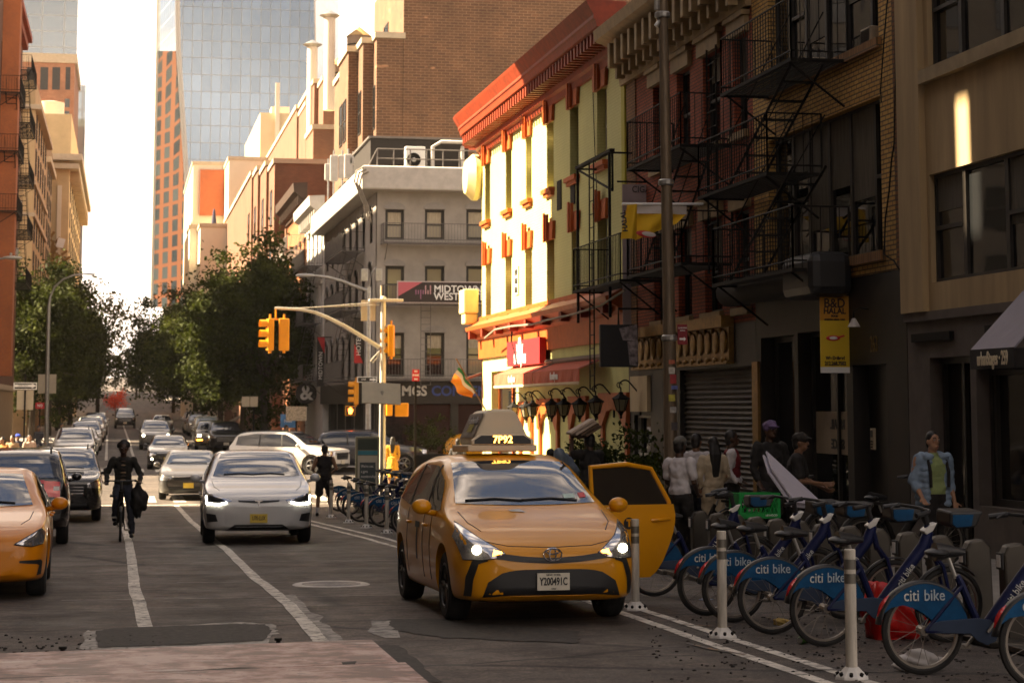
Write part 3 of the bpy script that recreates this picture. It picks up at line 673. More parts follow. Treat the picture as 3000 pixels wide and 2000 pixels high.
# gilded shop cornice, rolling shutter
z0, z1, z2 = fx(1990, 1068)[1], fx(1990, 985)[1], fx(1990, 978)[1]
m = MB(); M_GOLD = pbr('tarnished_gilding', (.26, .145, .035), .45, .35, var=.35, scale=6)
ye, ys_ = winpx(1868, 1050), winpx(2150, 1000)
z0, z1 = fx(1990, 1068)[1], fx(1990, 978)[1]
FR.box(m, ys_, ye, z0, z1, -.02, .10); FR.box(m, ys_ - .02, ye + .02, z1 + .002, z1 + .22, -.02, .26); FR.box(m, ys_, ye, z0 - .06, z0 - .002, -.02, .16)
n_ = 14
for k in range(n_):
    u = ys_ + (ye - ys_) * (k + .5) / n_; m.ell(FR.P(u, (z0 + z1) / 2 + .05, .13), (.05, (ye - ys_) / n_ * .36, (z1 - z0) * .36)); m.ell(FR.P(u, z0 + .02, .15), (.05, .09, .06)); m.ell(FR.P(u + .2, z1 - .06, .13), (.04, .06, .06))
m.build('gilded_shop_cornice', M_GOLD, b3, world=True, smooth=True)
m = MB().mat(M_DARKFRONT); sht = (winpx(2210, 1200), winpx(1992, 1200), gz(38) + .1, z0 - .12); win3 = (winpx(1906, 1200), winpx(1858, 1200), gz(42) + .6, fx(1858, 1215)[1])
FR.wall(m, yr3, yl3, gz(38) - .4, zb3 - .002, [sht, win3], .2); m.build('shopfront', None, b3, world=True)
m = MB(); k = sht[2]; 
rows = []; nn = int((sht[3] - sht[2]) / .1)
for i in range(nn * 4 + 1):
    zz = sht[2] + (sht[3] - sht[2]) * i / (nn * 4); rows.append([FR.P(sht[0], zz, -.12 + .028 * math.sin(i * math.pi / 2)), FR.P(sht[1], zz, -.12 + .028 * math.sin(i * math.pi / 2))])
m.grid(rows); m.build('rolling_shutter', pbr('grimy_shutter', (.085, .068, .048), .5, .3, var=.3, scale=3), b3, world=True)
m = MB(); FR.box(m, winpx(2228, 1200), winpx(2211, 1200), gz(36) + .1, fx(2211, 1060)[1], -.02, .05); m.build('gilded_pilaster', M_GOLD, b3, world=True)
window(FR, win3, b3, .15, M_FRAME_W, M_PANE, sash=True)
m = MB(); p, q = fx(1857, 1205), fx(1906, 1100); FR.box(m, q[0], p[0], p[1], q[1], .002, .09); m.build('cream_panel', pbr('cream_board', (.52, .40, .24), .6, var=.1), b3, world=True)

# ---------------------------------------------------------------- R4 lime green corner pub
M_LIME = brick('lime_painted_brick', (.55, .54, .22), (.53, .52, .21), (.48, .47, .18), bw=.21, bh=.075, msize=.010, stain=.10, bump=.55, rough=.6)
M_ORANGE = pbr('orange_painted_stone', (.40, .085, .012), .5, var=.2, scale=4)
M_RUST = pbr('oxide_red_cornice', (.23, .030, .005), .55, var=.3, scale=4)
b4 = bld('green_corner_pub', 'lime green corner pub with orange window blocks and a heavy red cornice', 11.5, 53)
ye4 = fx(1440, 700)[0]; yc = ye4; ys4 = yl3 + .012; RAD = 2.2
zc = fx(1461, 402)[1]; zp = fx(1420, 955)[1]
W3 = [(1420, 1436, 480, 650), (1482, 1499, 450, 625), (1541, 1558, 412, 596), (1602, 1622, 362, 558), (1670, 1695, 305, 520), (1749, 1778, 248, 473)]
W2 = [(1423, 1439, 779, 949), (1481, 1499, 757, 936), (1539, 1559, 730, 920), (1602, 1624, 700, 900), (1675, 1697, 668, 873), (1751, 1780, 636, 835)]
ops = []
zt3 = float(np.mean([fx(a, c)[1] for a, b, c, e in W3[1:]])); zb_3 = float(np.mean([fx(a, e)[1] for a, b, c, e in W3[1:]])); zt2 = float(np.mean([fx(a, c)[1] for a, b, c, e in W2[1:]])); zb_2 = float(np.mean([fx(a, e)[1] for a, b, c, e in W2[1:]]))
for W, t_, b_ in ((W3, zt3, zb_3), (W2, zt2, zb_2)):
    for a, b, c, e in W[1:]: ops.append((winpx(b, (c + e) / 2), winpx(a, (c + e) / 2), b_, t_))
    a, b, c, e = W[0]; ops.append((winpx(b, 700) , winpx(b, 700) + .95, b_, t_))
ye4 = max(ye4, ops[-1][1] + .35, ops[5][1] + .35)
CORN = []                                   # plan path: straight wall, rounded corner, avenue wall
path = [(11.5, ys4), (11.5, ye4)]; nrm = [(-1, 0), (-1, 0)]
for k in range(1, 9):
    t_ = math.pi / 2 * k / 8; path.append((11.5 + RAD - RAD * math.cos(t_), ye4 + RAD * math.sin(t_))); nrm.append((-math.cos(t_), math.sin(t_)))
path.append((24, ye4 + RAD)); nrm.append((0, 1))
m = MB().mat(M_LIME); FR.wall(m, ys4, ye4, zp, zc + .3, ops, .30, close=False)
for i in range(1, len(path) - 1): m.quad((*path[i], zp), (*path[i + 1], zp), (*path[i + 1], zc + .3), (*path[i], zc + .3))
m.quad((24, ye4 + RAD, zp), (24, ys4, zp), (24, ys4, zc + .3), (24, ye4 + RAD, zc + .3)); m.quad((11.5, ys4, zp), (24, ys4, zp), (24, ys4, zc + .3), (11.5, ys4, zc + .3))
m.add([(x, y, zc + .3) for x, y in path] + [(24, ys4, zc + .3)], [tuple(range(len(path) + 1))]); m.box(11.82, 13.0, ys4 + .02, ye4 - .05, zp, zc + .2)
m.build('wall', None, b4, world=True)
m = MB(); FR.box(m, ys4 - .004, ys4 + .30, zp, zc - .02, .004, .07); m.build('corner_strip', pbr('olive_yellow_paint', (.40, .36, .02), .55, var=.1), b4, world=True)
for i, o in enumerate(ops): window(FR, o, b4, .28, (M_FRAME_B, M_FRAME_W)[i % 3 == 1], M_PANE, blind=(.0, .45, .3, .0, .6)[i % 5])
for i, o in enumerate(ops):
    a, b, c, e = o; u = (a + b) / 2; w_ = (b - a) / 2; m = MB()
    FR.poly(m, [(u - w_ - .10, e - .06), (u + w_ + .10, e - .06), (u + w_ + .20, e + .42), (u - w_ - .20, e + .42)], .002, .09)
    FR.poly(m, [(u - .16, e - .10), (u + .16, e - .10), (u + .19, e + .64), (u - .19, e + .64)], .092, .17); FR.poly(m, [(u - .07, e - .12), (u + .07, e - .12), (u + .08, e + .68), (u - .08, e + .68)], .172, .21)
    m.build('keystone', M_ORANGE, b4, world=True)
    m = MB(); FR.box(m, a - .14, b + .14, c - .12, c - .002, -.05, .16); FR.box(m, a - .08, b + .08, c - .22, c - .122, .0, .10); m.build('sill', M_ORANGE, b4, world=True)
z = zc; prof = [(.002, z - .22), (.10, z - .22), (.12, z - .06), (.22, z - .02), (.24, z + .10), (.24, z + .34), (.30, z + .40), (.72, z + .44), (.76, z + .60), (.80, z + .64), (.80, z + .72), (.95, z + .98), (.98, z + 1.05), (.90, z + 1.08), (.002, z + 1.06)]
m = MB(); sweep(m, prof, path, nrm); cor = m.build('cornice', M_RUST, b4, world=True)
m = MB(); k = ys4 + .2
while k < ye4 + .2: FR.box(m, k - .08, k + .08, z + .12, z + .415, .24, .66); k += .36
for q in range(1, 9): (x, y), (nx, ny) = path[q + 1], nrm[q + 1]; m.obox((x + nx * .44, y + ny * .44, z + .27), (.42, .15, .28), Matrix.Rotation(math.atan2(ny, nx), 3, 'Z'))
m.split('modillion', M_RUST, b4, world=True)
# pub ground floor: orange cornice, fascia, dark timber corner, pilasters
gp = gz(54); zf0 = fx(1440, 1060)[1]
prof = [(.002, zp - 1.05), (.10, zp - 1.05), (.12, zp - .45), (.24, zp - .38), (.26, zp - .28), (.52, zp - .16), (.56, zp - .05), (.40, zp + .0), (.10, zp + .18), (.10, zp + .30), (.002, zp + .30)]
m = MB(); sweep(m, prof, path, nrm); m.build('shop_cornice', M_ORANGE, b4, world=True)
m = MB(); k = ys4 + .6
while k < ye4: FR.box(m, k - .13, k + .13, zp - .42, zp - .10, .26, .50); k += 2.3
m.split('bracket', pbr('dark_red_bracket', (.22, .03, .012), .5, var=.1), b4, world=True)
doorw = (winpx(1512, 1150), winpx(1440, 1150), gp + .14, zp - 1.5)
m = MB().mat(pbr('lime_render', (.55, .54, .22), .7, var=.12, scale=2)); FR.wall(m, ys4, ye4, gp - .4, zp - 1.05, [doorw], .30, close=False); m.mat(pbr('dark_red_timber', (.10, .022, .012), .5, var=.2))
for i in range(1, len(path) - 1): m.quad((*path[i], gp - .4), (*path[i + 1], gp - .4), (*path[i + 1], zp - 1.0), (*path[i], zp - 1.0))
m.mat(M_LIME); m.quad((11.5, ys4, gp), (24, ys4, gp), (24, ys4, zp), (11.5, ys4, zp)); m.build('ground_floor_wall', None, b4, world=True)
window(FR, doorw, b4, .28, M_ORANGE, M_PANE, mull=[doorw[0] + .8, doorw[0] + 1.7], sash=False, t=.10, name='pub_door')
caps = [(1525, 1564, 1176, (1529, 1562)), (1580, 1642, 1167, (1587, 1638)), (1673, 1726, 1160, (1678, 1723)), (1763, 1846, 1150, (1771, 1842))]
for a, b, y_, st in caps:
    u0, u1, zz = winpx(b, 1200), winpx(a, 1200), fx((a + b) / 2, y_)[1]; m = MB(); hh = .85
    FR.poly(m, [(u0, zz), (u0, zz - hh * .6), (u0 + .10, zz - hh), (u0 + .28, zz - hh), (u0 + (u1 - u0) * .3, zz - hh * .52), (u0 + (u1 - u0) * .5, zz - hh * .45), (u0 + (u1 - u0) * .7, zz - hh * .52), (u1 - .28, zz - hh), (u1 - .10, zz - hh), (u1, zz - hh * .6), (u1, zz)], .002, .10)
    for q in st: uu = winpx(q, 1200); FR.box(m, uu - .11, uu + .11, gp + .1, zz - hh * .7, .004, .08)
    m.build('arch_pilaster', M_ORANGE, b4, world=True)
# pub sign
t = thing('pub_sign', 'bright red pub sign box with white lettering and a cow skull emblem', 'sign', FR.P(53.5, zp - 1.2, .2))
a, b = fx(1514, 1074), fx(1612, 1058); zt_ = fx(1514, 1003)[1]; m = MB(); FR.box(m, b[0], a[0], a[1], zt_, .12, .30); m.build('panel', M_REDTXT, t, world=True)
um = a[0] - (a[0] - b[0]) * .42
lettering('the molly wee', .50, M_WTXT, t, Vector(FR.P(um, zt_ - .50, .305)) - Vector(t.location), (0, -1, 0), (0, 0, 1), cond=.60, bold=.02)
m = MB(); FR.poly(m, [(um - .36, a[1] + .18), (um + .36, a[1] + .18), (um + .50, a[1] + .62), (um + .26, a[1] + .52), (um + .12, a[1] + .80), (um - .12, a[1] + .80), (um - .26, a[1] + .52), (um - .50, a[1] + .62)], .302, .315); m.build('emblem', M_WTXT, t, world=True)
# awnings
M_AWN = pbr('terracotta_canvas', (.42, .085, .04), .8, var=.1, scale=3); M_FRNG = pbr('cream_fringe', (.62, .50, .34), .8, var=.1)
def pubawn(u0, u1, zb, zt, w, label, txt=True, f=FR):
    t = thing('awning', label, 'awning', f.P((u0 + u1) / 2, zb, w / 2), group='terracotta awnings of the pub')
    m = MB(); m.add([f.P(u0, zt, .02), f.P(u1, zt, .02), f.P(u1, zb + .30, w), f.P(u0, zb + .30, w)], [(0, 1, 2, 3)]); m.build('canopy', M_AWN, t, world=True, solid=.02)
    m = MB(); n = max(4, int((u1 - u0) / .25)); m.grid([[f.P(u0 + (u1 - u0) * i / n, z_, w + (.03 * math.sin(i * 1.7) if z_ < zb + .2 else 0)) for i in range(n + 1)] for z_ in (zb + .30, zb)]); m.build('valance', M_AWN, t, world=True, solid=.012)
    m = MB(); q = int((u1 - u0) / .10); f.poly(m, [(u1, zb - .002), (u0, zb - .002)] + [(u0 + (u1 - u0) * i / (2 * q), zb - (.085 if (i % 2) else .03)) for i in range(2 * q + 1)], w + .008, w + .02)
    m.build('fringe', M_FRNG, t, world=True)
    m = MB(); m.tube([f.P(u0, zt + .03, .1), f.P(u1, zt + .03, .1)], .07, seg=8); m.tube([f.P(u0 + .1, zt, .05), f.P(u0 + .1, zb + .3, w)], .02); m.tube([f.P(u1 - .1, zt, .05), f.P(u1 - .1, zb + .3, w)], .02); m.build('roller', pbr('brown_metal', (.10, .06, .04), .5, var=.2), t, world=True)
    if txt: lettering('the molly wee', .26, M_WTXT, t, Vector(f.P((u0 + u1) / 2, zb + .16, w + .035)) - Vector(t.location), -f.u.to_3d(), (0, 0, 1), cond=.62, bold=.008)
Xa = 10.8; za0, za1 = on_x(1450, 1130, Xa).z, on_x(1450, 1085, Xa).z
pubawn(on_x(1561, 1100, Xa).y + .03, on_x(1448, 1100, Xa).y, za0, za1 + .12, .7, 'sunlit terracotta awning over the pub door beside the red sign')
pubawn(on_x(1697, 1090, Xa).y, on_x(1561, 1100, Xa).y - .03, za0, za1 + .12, .7, 'shaded terracotta awning on the right of the pub front')
c45 = Fac((path[5][0], path[5][1]), (1, 1), (-1, 1)); fcor = Fac((11.5 + .15, ye4 + .25), (.25, 1), (-1, .25))
pubawn(.2, 1.7, za0 - .02, za1 + .08, .8, 'short terracotta awning at the rounded pub corner', False, fcor)
# lanterns
def lantern():
    t = thing('wall_lantern', 'x', 'lantern', (0, 0, 0), group='wall lanterns along the pub front')
    m = MB(); m.lathe([(0, .42), (.05, .40), (.06, .36), (.20, .27), (.22, .25), (.17, .235)], seg=6); m.lathe([(.10, -.02), (.06, -.06), (.02, -.14), (.035, -.17), (0, -.20)], seg=6)
    for k in range(6): a = math.pi / 3 * k; m.tube([(.17 * math.cos(a), .17 * math.sin(a), .24), (.10 * math.cos(a), .10 * math.sin(a), -.02)], .012, seg=5)
    m.build('cage', M_IRON, t)
    m = MB(); m.lathe([(.16, .235), (.095, -.015)], seg=6); m.build('glass', glass('lantern_glass', (.22, .20, .12), .15, 1.5), t)
    m = MB(); pts = [(.0, 0, .42), (0, 0, .50)]; pts += [(.10 - .13 * math.cos(a), 0, .55 + .12 * math.sin(a)) for a in np.linspace(-.3, 2.6, 9)]; pts += [(.38, 0, .42), (.43, 0, .2), (.44, 0, .05)]; m.tube(pts, .017, seg=6)
    m.tube([(-.03 + .06 * math.cos(a), 0, .56 + .06 * math.sin(a)) for a in np.linspace(0, 5, 9)], .013, seg=5); m.box(.43, .46, -.05, .05, -.12, .32); m.split('bracket', M_IRON, t)
    return t
L0 = None; LP = [(805, 660, 'sunlit lantern by the orange pub door'), (945, 660, 'leftmost of the close sunlit lantern pair'), (1020, 650, 'rightmost of the close sunlit lantern pair'), (1240, 640, 'lantern on the pub wall at the edge of the sunlight'), (1380, 640, 'shaded lantern on bare lime wall just past the sunlight'), (1560, 640, 'shaded lantern in front of the third orange capital'), (1745, 620, 'shaded lantern on bare lime wall left of the widest arch'), (2035, 590, 'last lantern beside the cream panel at the right end of the pub')]
for i, (a, b, lb) in enumerate(LP):
    p = on_x(1300 + a / 3.92, 1050 + b / 3.92, 11.04)
    if L0 is None: L0 = lantern(); L0.location = p; L0['label'] = lb
    else: dup(L0, p, None, lb)
# satellite dish / extractor, small wall things on the pub
p = on_x(1398, 505, 11.2); t = thing('wall_cowl', 'round cream extractor cowl on the pub corner below the cornice', 'cowl', (11.35, ye4 + .9, p.z)); m = MB(); m.lathe([(0, -.35), (.55, -.3), (.78, -.05), (.78, .1), (.7, .2), (.0, .22)], axis='x', seg=24); m.build('drum', pbr('cream_metal', (.60, .52, .26), .5, var=.1), t, smooth=True)
for k in range(2):
    px, py = ((1640, 572), (1680, 555))[k]; p = fx(px, py); m = MB(); m.box(-.03, -.002, -.25, .25, -.4, .4); o = m.build('wall_vent', M_IRON, loc=FR.P(p[0], p[1], 0)); tag(o, ('left' if k == 0 else 'right') + ' hand dark vent grille in the green wall below the top windows', 'vent', group='vents in the pub wall')
p = fx(1516, 822); m = MB().mat(M_WHITE); m.box(-.04, -.002, -.22, .22, -.42, .42); m.mat(M_IRON)
for i in range(2):
    for k in range(3): m.box(-.05, -.041, -.17 + i * .19, -.17 + i * .19 + .14, -.36 + k * .26, -.36 + k * .26 + .18)
tag(m.build('louvre_box', None, loc=FR.P(p[0], p[1], 0)), 'white louvred box with six dark slots on the sunlit green wall', 'vent')
m = MB(); zz = on_x(1411, 880, 11.3); m.box(10.95, 11.45, ye4 + .5, ye4 + 1.5, zz.z - .35, zz.z + .45); m.box(11.0, 11.45, ye4 + .6, ye4 + 1.3, zz.z - .7, zz.z - .352); tag(m.build('wall_unit', pbr('cream_metal', (.60, .52, .26), .5, var=.1), bevel=.05), 'cream wall unit on the pub corner above the orange shop cornice', 'air conditioner')
# cables draped on the shop cornice
cable([(1420, 990), (1450, 965), (1500, 955), (1560, 950), (1600, 938), (1680, 920), (1760, 895), (1830, 850)], .03, 'bundle of pale cables draped along the pub shop cornice', 10.9, pbr('grey_cable', (.20, .17, .13), .7, var=.3))
cable([(1500, 965), (1498, 1000), (1510, 1040), (1515, 1075)], .025, 'black cable hanging left of the red pub sign', 11.1)
cable([(1735, 180), (1738, 300), (1742, 420), (1748, 560)], .012, 'thin dark cable hanging down the shaded green wall', 11.47)
# ---------------------------------------------------------------- fire escapes
def fire_escape(name, label, f, levels, u0, u1, w, rail=1.0, stairs=True, mat=None, drop=None, goose=False, group=None):
    """balconies at the given heights with railings, stairs between them and an optional drop ladder"""
    mat = mat or M_IRON; t = thing(name, label, 'fire escape', f.P((u0 + u1) / 2, levels[-1] if not isinstance(levels[-1], tuple) else levels[-1][0], 0), group=group)
    for lv in levels:
        z = lv
        if isinstance(lv, tuple): z, u0, u1 = lv
        m = MB(); f.box(m, u0, u1, z - .06, z - .0, w - .04, w); f.box(m, u0, u0 + .04, z - .06, z, .02, w - .04); f.box(m, u1 - .04, u1, z - .06, z, .02, w - .04)
        k = .06
        while k < w - .08: f.box(m, u0 + .04, u1 - .04, z - .03, z - .012, k, k + .045); k += .085
        for u in (u0 + .2, u1 - .2): m.tube([f.P(u, z - .05, w - .05), f.P(u, z - .75, .02)], .02, seg=5)
        m.build('platform', mat, t, world=True)
        m = MB()
        pts = [f.P(u0 + .02, z, .02), f.P(u0 + .02, z, w - .02), f.P(u1 - .02, z, w - .02), f.P(u1 - .02, z, .02)]
        for h in (.12, rail): m.tube([Vector(p) + Vector((0, 0, h)) for p in pts], .016, seg=5)
        def run(a, b):
            a, b = Vector(a), Vector(b); n = max(2, int((b - a).length / .14))
            for i in range(n + 1): q = a.lerp(b, i / n); m.tube([q, q + Vector((0, 0, rail))], .009 if i % n else .02, seg=4)
        for a, b in zip(pts, pts[1:]): run(a, b)
        m.build('railing', mat, t, world=True)
    if stairs:
        for za, zb in zip(levels, levels[1:]):
            if isinstance(za, tuple): za, zb = za[0], zb[0]
            m = MB(); a, b = u0 + .35, u1 - .45; wi, wo_ = w * .28, w * .28 + .55
            for ww in (wi, wo_): m.tube([f.P(a, za, ww), f.P(b, zb, ww)], .025, seg=5); m.tube([f.P(a, za + .85, ww), f.P(b, zb + .85, ww)], .012, seg=5)
            n = int((za - zb) / .24)
            for i in range(1, n): k = i / n; f.box(m, a + (b - a) * k - .08, a + (b - a) * k + .08, za + (zb - za) * k - .012, za + (zb - za) * k + .012, wi, wo_)
            m.build('stair', mat, t, world=True)
    if drop:
        m = MB(); u, za, zb, ww = drop
        for q in (u - .22, u + .22): m.tube([f.P(q, za, ww), f.P(q, zb, ww)], .018, seg=5)
        n = int((za - zb) / .30)
        for i in range(n + 1): z = zb + (za - zb) * i / n; m.tube([f.P(u - .22, z, ww), f.P(u + .22, z, ww)], .013, seg=5)
        m.build('drop_ladder', mat, t, world=True)
    if goose:
        m = MB(); u, za, zb = goose
        for q in (u - .3, u + .3): m.tube([f.P(q, za, w * .6), f.P(q, zb, w * .6)], .02, seg=5)
        n = int((zb - za) / .3)
        for i in range(n): z = za + (zb - za) * i / n; m.tube([f.P(u - .3, z, w * .6), f.P(u + .3, z, w * .6)], .012, seg=5)
        m.build('roof_ladder', mat, t, world=True)
    return t
zA = fx(2220, 262, 11.)[1]; zA2 = fx(2150, 567, 11.)[1]; zA3 = fx(2220, 822, 11.)[1]
fire_escape('fire_escape', 'black iron fire escape with a stair in front of the red and yellow brick walls', FR, [(zA, fx(2326, 270, 10.55)[0], fx(2117, 270, 10.55)[0]), (zA2, fx(2255, 570, 10.55)[0], fx(2051, 570, 10.55)[0]), (zA3, fx(2330, 820, 10.55)[0], fx(2095, 820, 10.55)[0])], winpx(2330, 400), winpx(2090, 400), 1.0, goose=(fx(2085, 300, 10.9)[0], zA3 + .3, zA + 1.2))
zB = fx(1900, 500, 11.)[1]; zB2 = fx(1900, 812, 11.)[1]
fire_escape('fire_escape', 'black iron fire escape on the red brick house beside the lime green wall', FR, [zB, zB2], fx(2000, 500, 10.5)[0], fx(1842, 500, 10.5)[0], 1.05, drop=None)
wp = lambda px, py, X=10.6: fx(px, py, X)[0]
zC = fx(1740, 838, 10.6)[1]; uu0, uu1 = wp(1822, 800), wp(1684, 838)
fire_escape('fire_escape', 'black fire escape balcony with a drop ladder on the lime green pub wall', FR, [zC], uu0, uu1, .95, drop=(wp(1716, 900), zC + 3.0, fx(1715, 1140, 10.7)[1], .75))
t = thing('iron_hoist', 'black iron ladder bracket fixed between the top windows of the pub', 'bracket', FR.P(winpx(1745, 470), fx(1745, 470)[1], 0)); m = MB(); a, b = fx(1795, 470, 10.95)[0], fx(1693, 470, 10.95)[0]; z = fx(1745, 470, 10.95)[1]
for q in (a + .2, b - .1): FR.box(m, q - .03, q + .03, z - 3.8, z, .55, .61)
FR.box(m, a, b, z, z + .07, .50, .62); m.tube([FR.P(b, z, .56), FR.P(a, z - .9, .56), FR.P(a, z, .56)], .03, seg=5); m.tube([FR.P(a + .2, z, .0), FR.P(a + .2, z, .6)], .025, seg=5); m.tube([FR.P(b - .1, z, .0), FR.P(b - .1, z, .6)], .025, seg=5)
m.build('frame', M_IRON, t, world=True)

# ---------------------------------------------------------------- hotel beyond the avenue
M_GREYP = pbr('grey_painted_brick', (.31, .28, .245), .8, var=.15, scale=1.5, bump=.15)
M_PARA = pbr('white_parapet', (.46, .43, .39), .75, var=.12)
YH = 90.; pH = on_y(1103, 800, YH); XH = pH.x
bh = bld('corner_hotel', 'grey painted corner hotel with a white parapet, curtained windows and a black shop fascia', XH, YH)
fH = Fac((0, YH), (1, 0), (0, -1)); fHs = Fac((XH, 0), (0, 1), (-1, 0))
def yz(px, py, Y=YH): p = on_y(px, py, Y); return p.x, p.z
YHe = on_x(948, 900, XH).y; ztop = yz(1150, 495)[1]; zpar = yz(1150, 560)[1]; zg = yz(1150, 1110)[1]
opsf = []
for px0, px1 in ((1129, 1184), (1245, 1302), (1366, 1424)):
    for py0, py1 in ((613, 703), (779, 885), (974, 1103)): a, c = yz(px0, py0); b, e = yz(px1, py1); opsf.append((a, b, e, c))
extra = [(o[0] + 5.9, o[1] + 5.9, o[2], o[3]) for o in opsf[6:]] + [(o[0] + 9.5, o[1] + 9.5, o[2], o[3]) for o in opsf[6:]]
m = MB().mat(M_GREYP); XE = XH + 24; FH_ops = opsf + extra
fH.wall(m, XH, XE, zg - .1, zpar, FH_ops, .25)
zrow = sorted({(round(o[2], 3), round(o[3], 3)) for o in opsf}); opss = []
k = YH + 1.6
while k + 1.2 < YHe: opss += [(k, k + 1.0, c, e) for c, e in zrow]; k += 2.9
fHs.wall(m, YH, YHe, zg - .1, zpar, opss, .25, close=False); m.box(XH + .37, XE, YH + .37, YHe - .02, -1, zpar - .05); m.build('wall', None, bh, world=True)
for i, o in enumerate(FH_ops): window(fH, o, bh, .22, M_FRAME_B, M_PANE_B if i % 3 != 2 or i > 5 else M_PANE, t=.13, blind=(.5, .0, .35)[i % 3])
for o in opss: window(fHs, o, bh, .22, M_FRAME_B, M_PANE, t=.08)
m = MB()
for o in FH_ops:
    u = (o[0] + o[1]) / 2; r = (o[1] - o[0]) / 2 + .06; fH.poly(m, [(u - r, o[3] + .005)] + [(u - r * math.cos(a), o[3] + .06 + .26 * math.sin(a)) for a in np.linspace(0, math.pi, 9)] + [(u + r, o[3] + .005)], .002, .07)
for o in opss:
    u = (o[0] + o[1]) / 2; r = (o[1] - o[0]) / 2 + .06; fHs.poly(m, [(u - r, o[3] + .005)] + [(u - r * math.cos(a), o[3] + .06 + .26 * math.sin(a)) for a in np.linspace(0, math.pi, 7)] + [(u + r, o[3] + .005)], .002, .07)
m.split('window_hood', pbr('grey_hood', (.27, .25, .23), .8, var=.1), bh, world=True)
m = MB(); sweep(m, [(.0, zpar - .05), (.75, zpar), (.78, zpar + .06), (.78, ztop), (.70, ztop + .06), (.0, ztop + .06)], [(XE, YH), (XH, YH), (XH, YHe)], [(0, -1), (-1, -1), (-1, 0)]); m.build('parapet', M_PARA, bh, world=True)
M_FASC = pbr('black_fascia', (.022, .017, .014), .5, var=.15)
m = MB(); fH.box(m, XH, XE, yz(1150, 1182)[1], zg - .102, -.2, .14); fHs.box(m, YH + .01, YHe, yz(1150, 1182)[1], zg - .102, -.2, .14); m.build('fascia', M_FASC, bh, world=True)
zf = yz(1150, 1182)[1]; m = MB().mat(M_DARKIN); m.box(XH + .3, XE, YH + .3, YHe, -.5, zf); k = XH + .05
m.mat(M_FRAME_B)
while k < XE: fH.box(m, k, k + .35, -.2, zf - .002, -.28, .0); k += 3.4
k = YH + .2
while k < YHe: fHs.box(m, k, k + .4, -.2, zf - .002, -.28, .0); k += 4
m.build('shopfront', None, bh, world=True)
k = XH + .42; i = 0
while k + 3 < XE:
    g_ = MB(); g_.quad(fH.P(k, .6, -.12), fH.P(k + 3.0, .6, -.12), fH.P(k + 3.0, zf - .05, -.12), fH.P(k, zf - .05, -.12)); g_.build('shop_window', M_PANE, bh, world=True)
    k += 3.4; i += 1
u, z = yz(1212, 1146); lettering('MGS', .62, pbr('grey_white_letters', (.60, .57, .52), .5, var=0), bh, Vector(fH.P(u, z, .17)) - Vector(bh.location), (1, 0, 0), (0, 0, 1), bold=.018, cond=.95)
u, z = yz(1345, 1146); lettering('CONVEN', .62, pbr('blue_letters', (.04, .075, .30), .5, var=0), bh, Vector(fH.P(u, z, .17)) - Vector(bh.location), (1, 0, 0), (0, 0, 1), bold=.018, cond=1.0)
u, z = yz(1365, 1040)
# iron galleries across the front and the side
M_GREYIRON = pbr('grey_iron', (.14, .125, .115), .6, .2, var=.2)
u0, _ = yz(1115, 700); galleries = [yz(1150, py)[1] for py in (713, 893, 1108)]
fire_escape('fire_escape', 'grey gallery fire escape across the hotel front with a drop ladder', fH, galleries, u0, u0 + 13, 1.0, rail=.85, stairs=False, mat=M_GREYIRON, drop=(yz(1237, 1000)[0], galleries[1] + .9, yz(1237, 1128)[1], 1.06))
fire_escape('fire_escape', 'grey fire escape balconies on the shaded street side of the hotel', fHs, galleries, YH + 4.5, YH + 13, 1.1, rail=.9, stairs=True, mat=M_GREYIRON)
# banner sign
t = thing('hotel_sign', 'dark hotel banner with white letters and pink bars on the gallery', 'sign', fH.P(yz(1300, 850)[0], yz(1300, 860)[1], 1.1))
a, c = yz(1166, 826, YH - 1.1); b, e = yz(1438, 887, YH - 1.1); m = MB(); m.box(a - .05, b + 3, YH - 1.16, YH - 1.09, e - .05, c + .05); m.build('frame', pbr('pink_white_frame', (.50, .42, .40), .5, var=.05), t, world=True)
m = MB(); m.box(a, b + 2.9, YH - 1.18, YH - 1.162, e, c); m.build('panel', pbr('brown_black_panel', (.028, .017, .016), .5, var=.1), t, world=True)
m = MB().mat(pbr('pink_vinyl', (.50, .11, .14), .5, var=0)); m.prism([(a, YH - 1.184, c), (a + 1.1, YH - 1.184, c), (a, YH - 1.184, e + .25)], (0, -.004, 0))
hb = (c - e)
for i, (q0, q1, cl) in enumerate(((.38, .62, 0), (.40, .60, 0), (.15, .62, 0), (.40, .60, 0), (.40, .85, 1), (.40, .60, 1), (.40, .85, 1))): m.mat(pbr('mauve_vinyl', (.30, .12, .22), .5, var=0) if not cl else pbr('pink_vinyl_pale', (.52, .30, .32), .5, var=0)); m.box(a + .78 + i * .11, a + .83 + i * .11, YH - 1.19, YH - 1.182, e + hb * q0, e + hb * q1)
m.build('emblem', None, t, world=True)
for s_, py in (('MIDTOWN', 847), ('WESTHOTEL', 869)):
    q = on_y(1271, py, YH - 1.19); lettering(s_, .45, M_WTXT, t, q - Vector(t.location), (1, 0, 0), (0, 0, 1), align='LEFT', bold=.008, cond=.98)
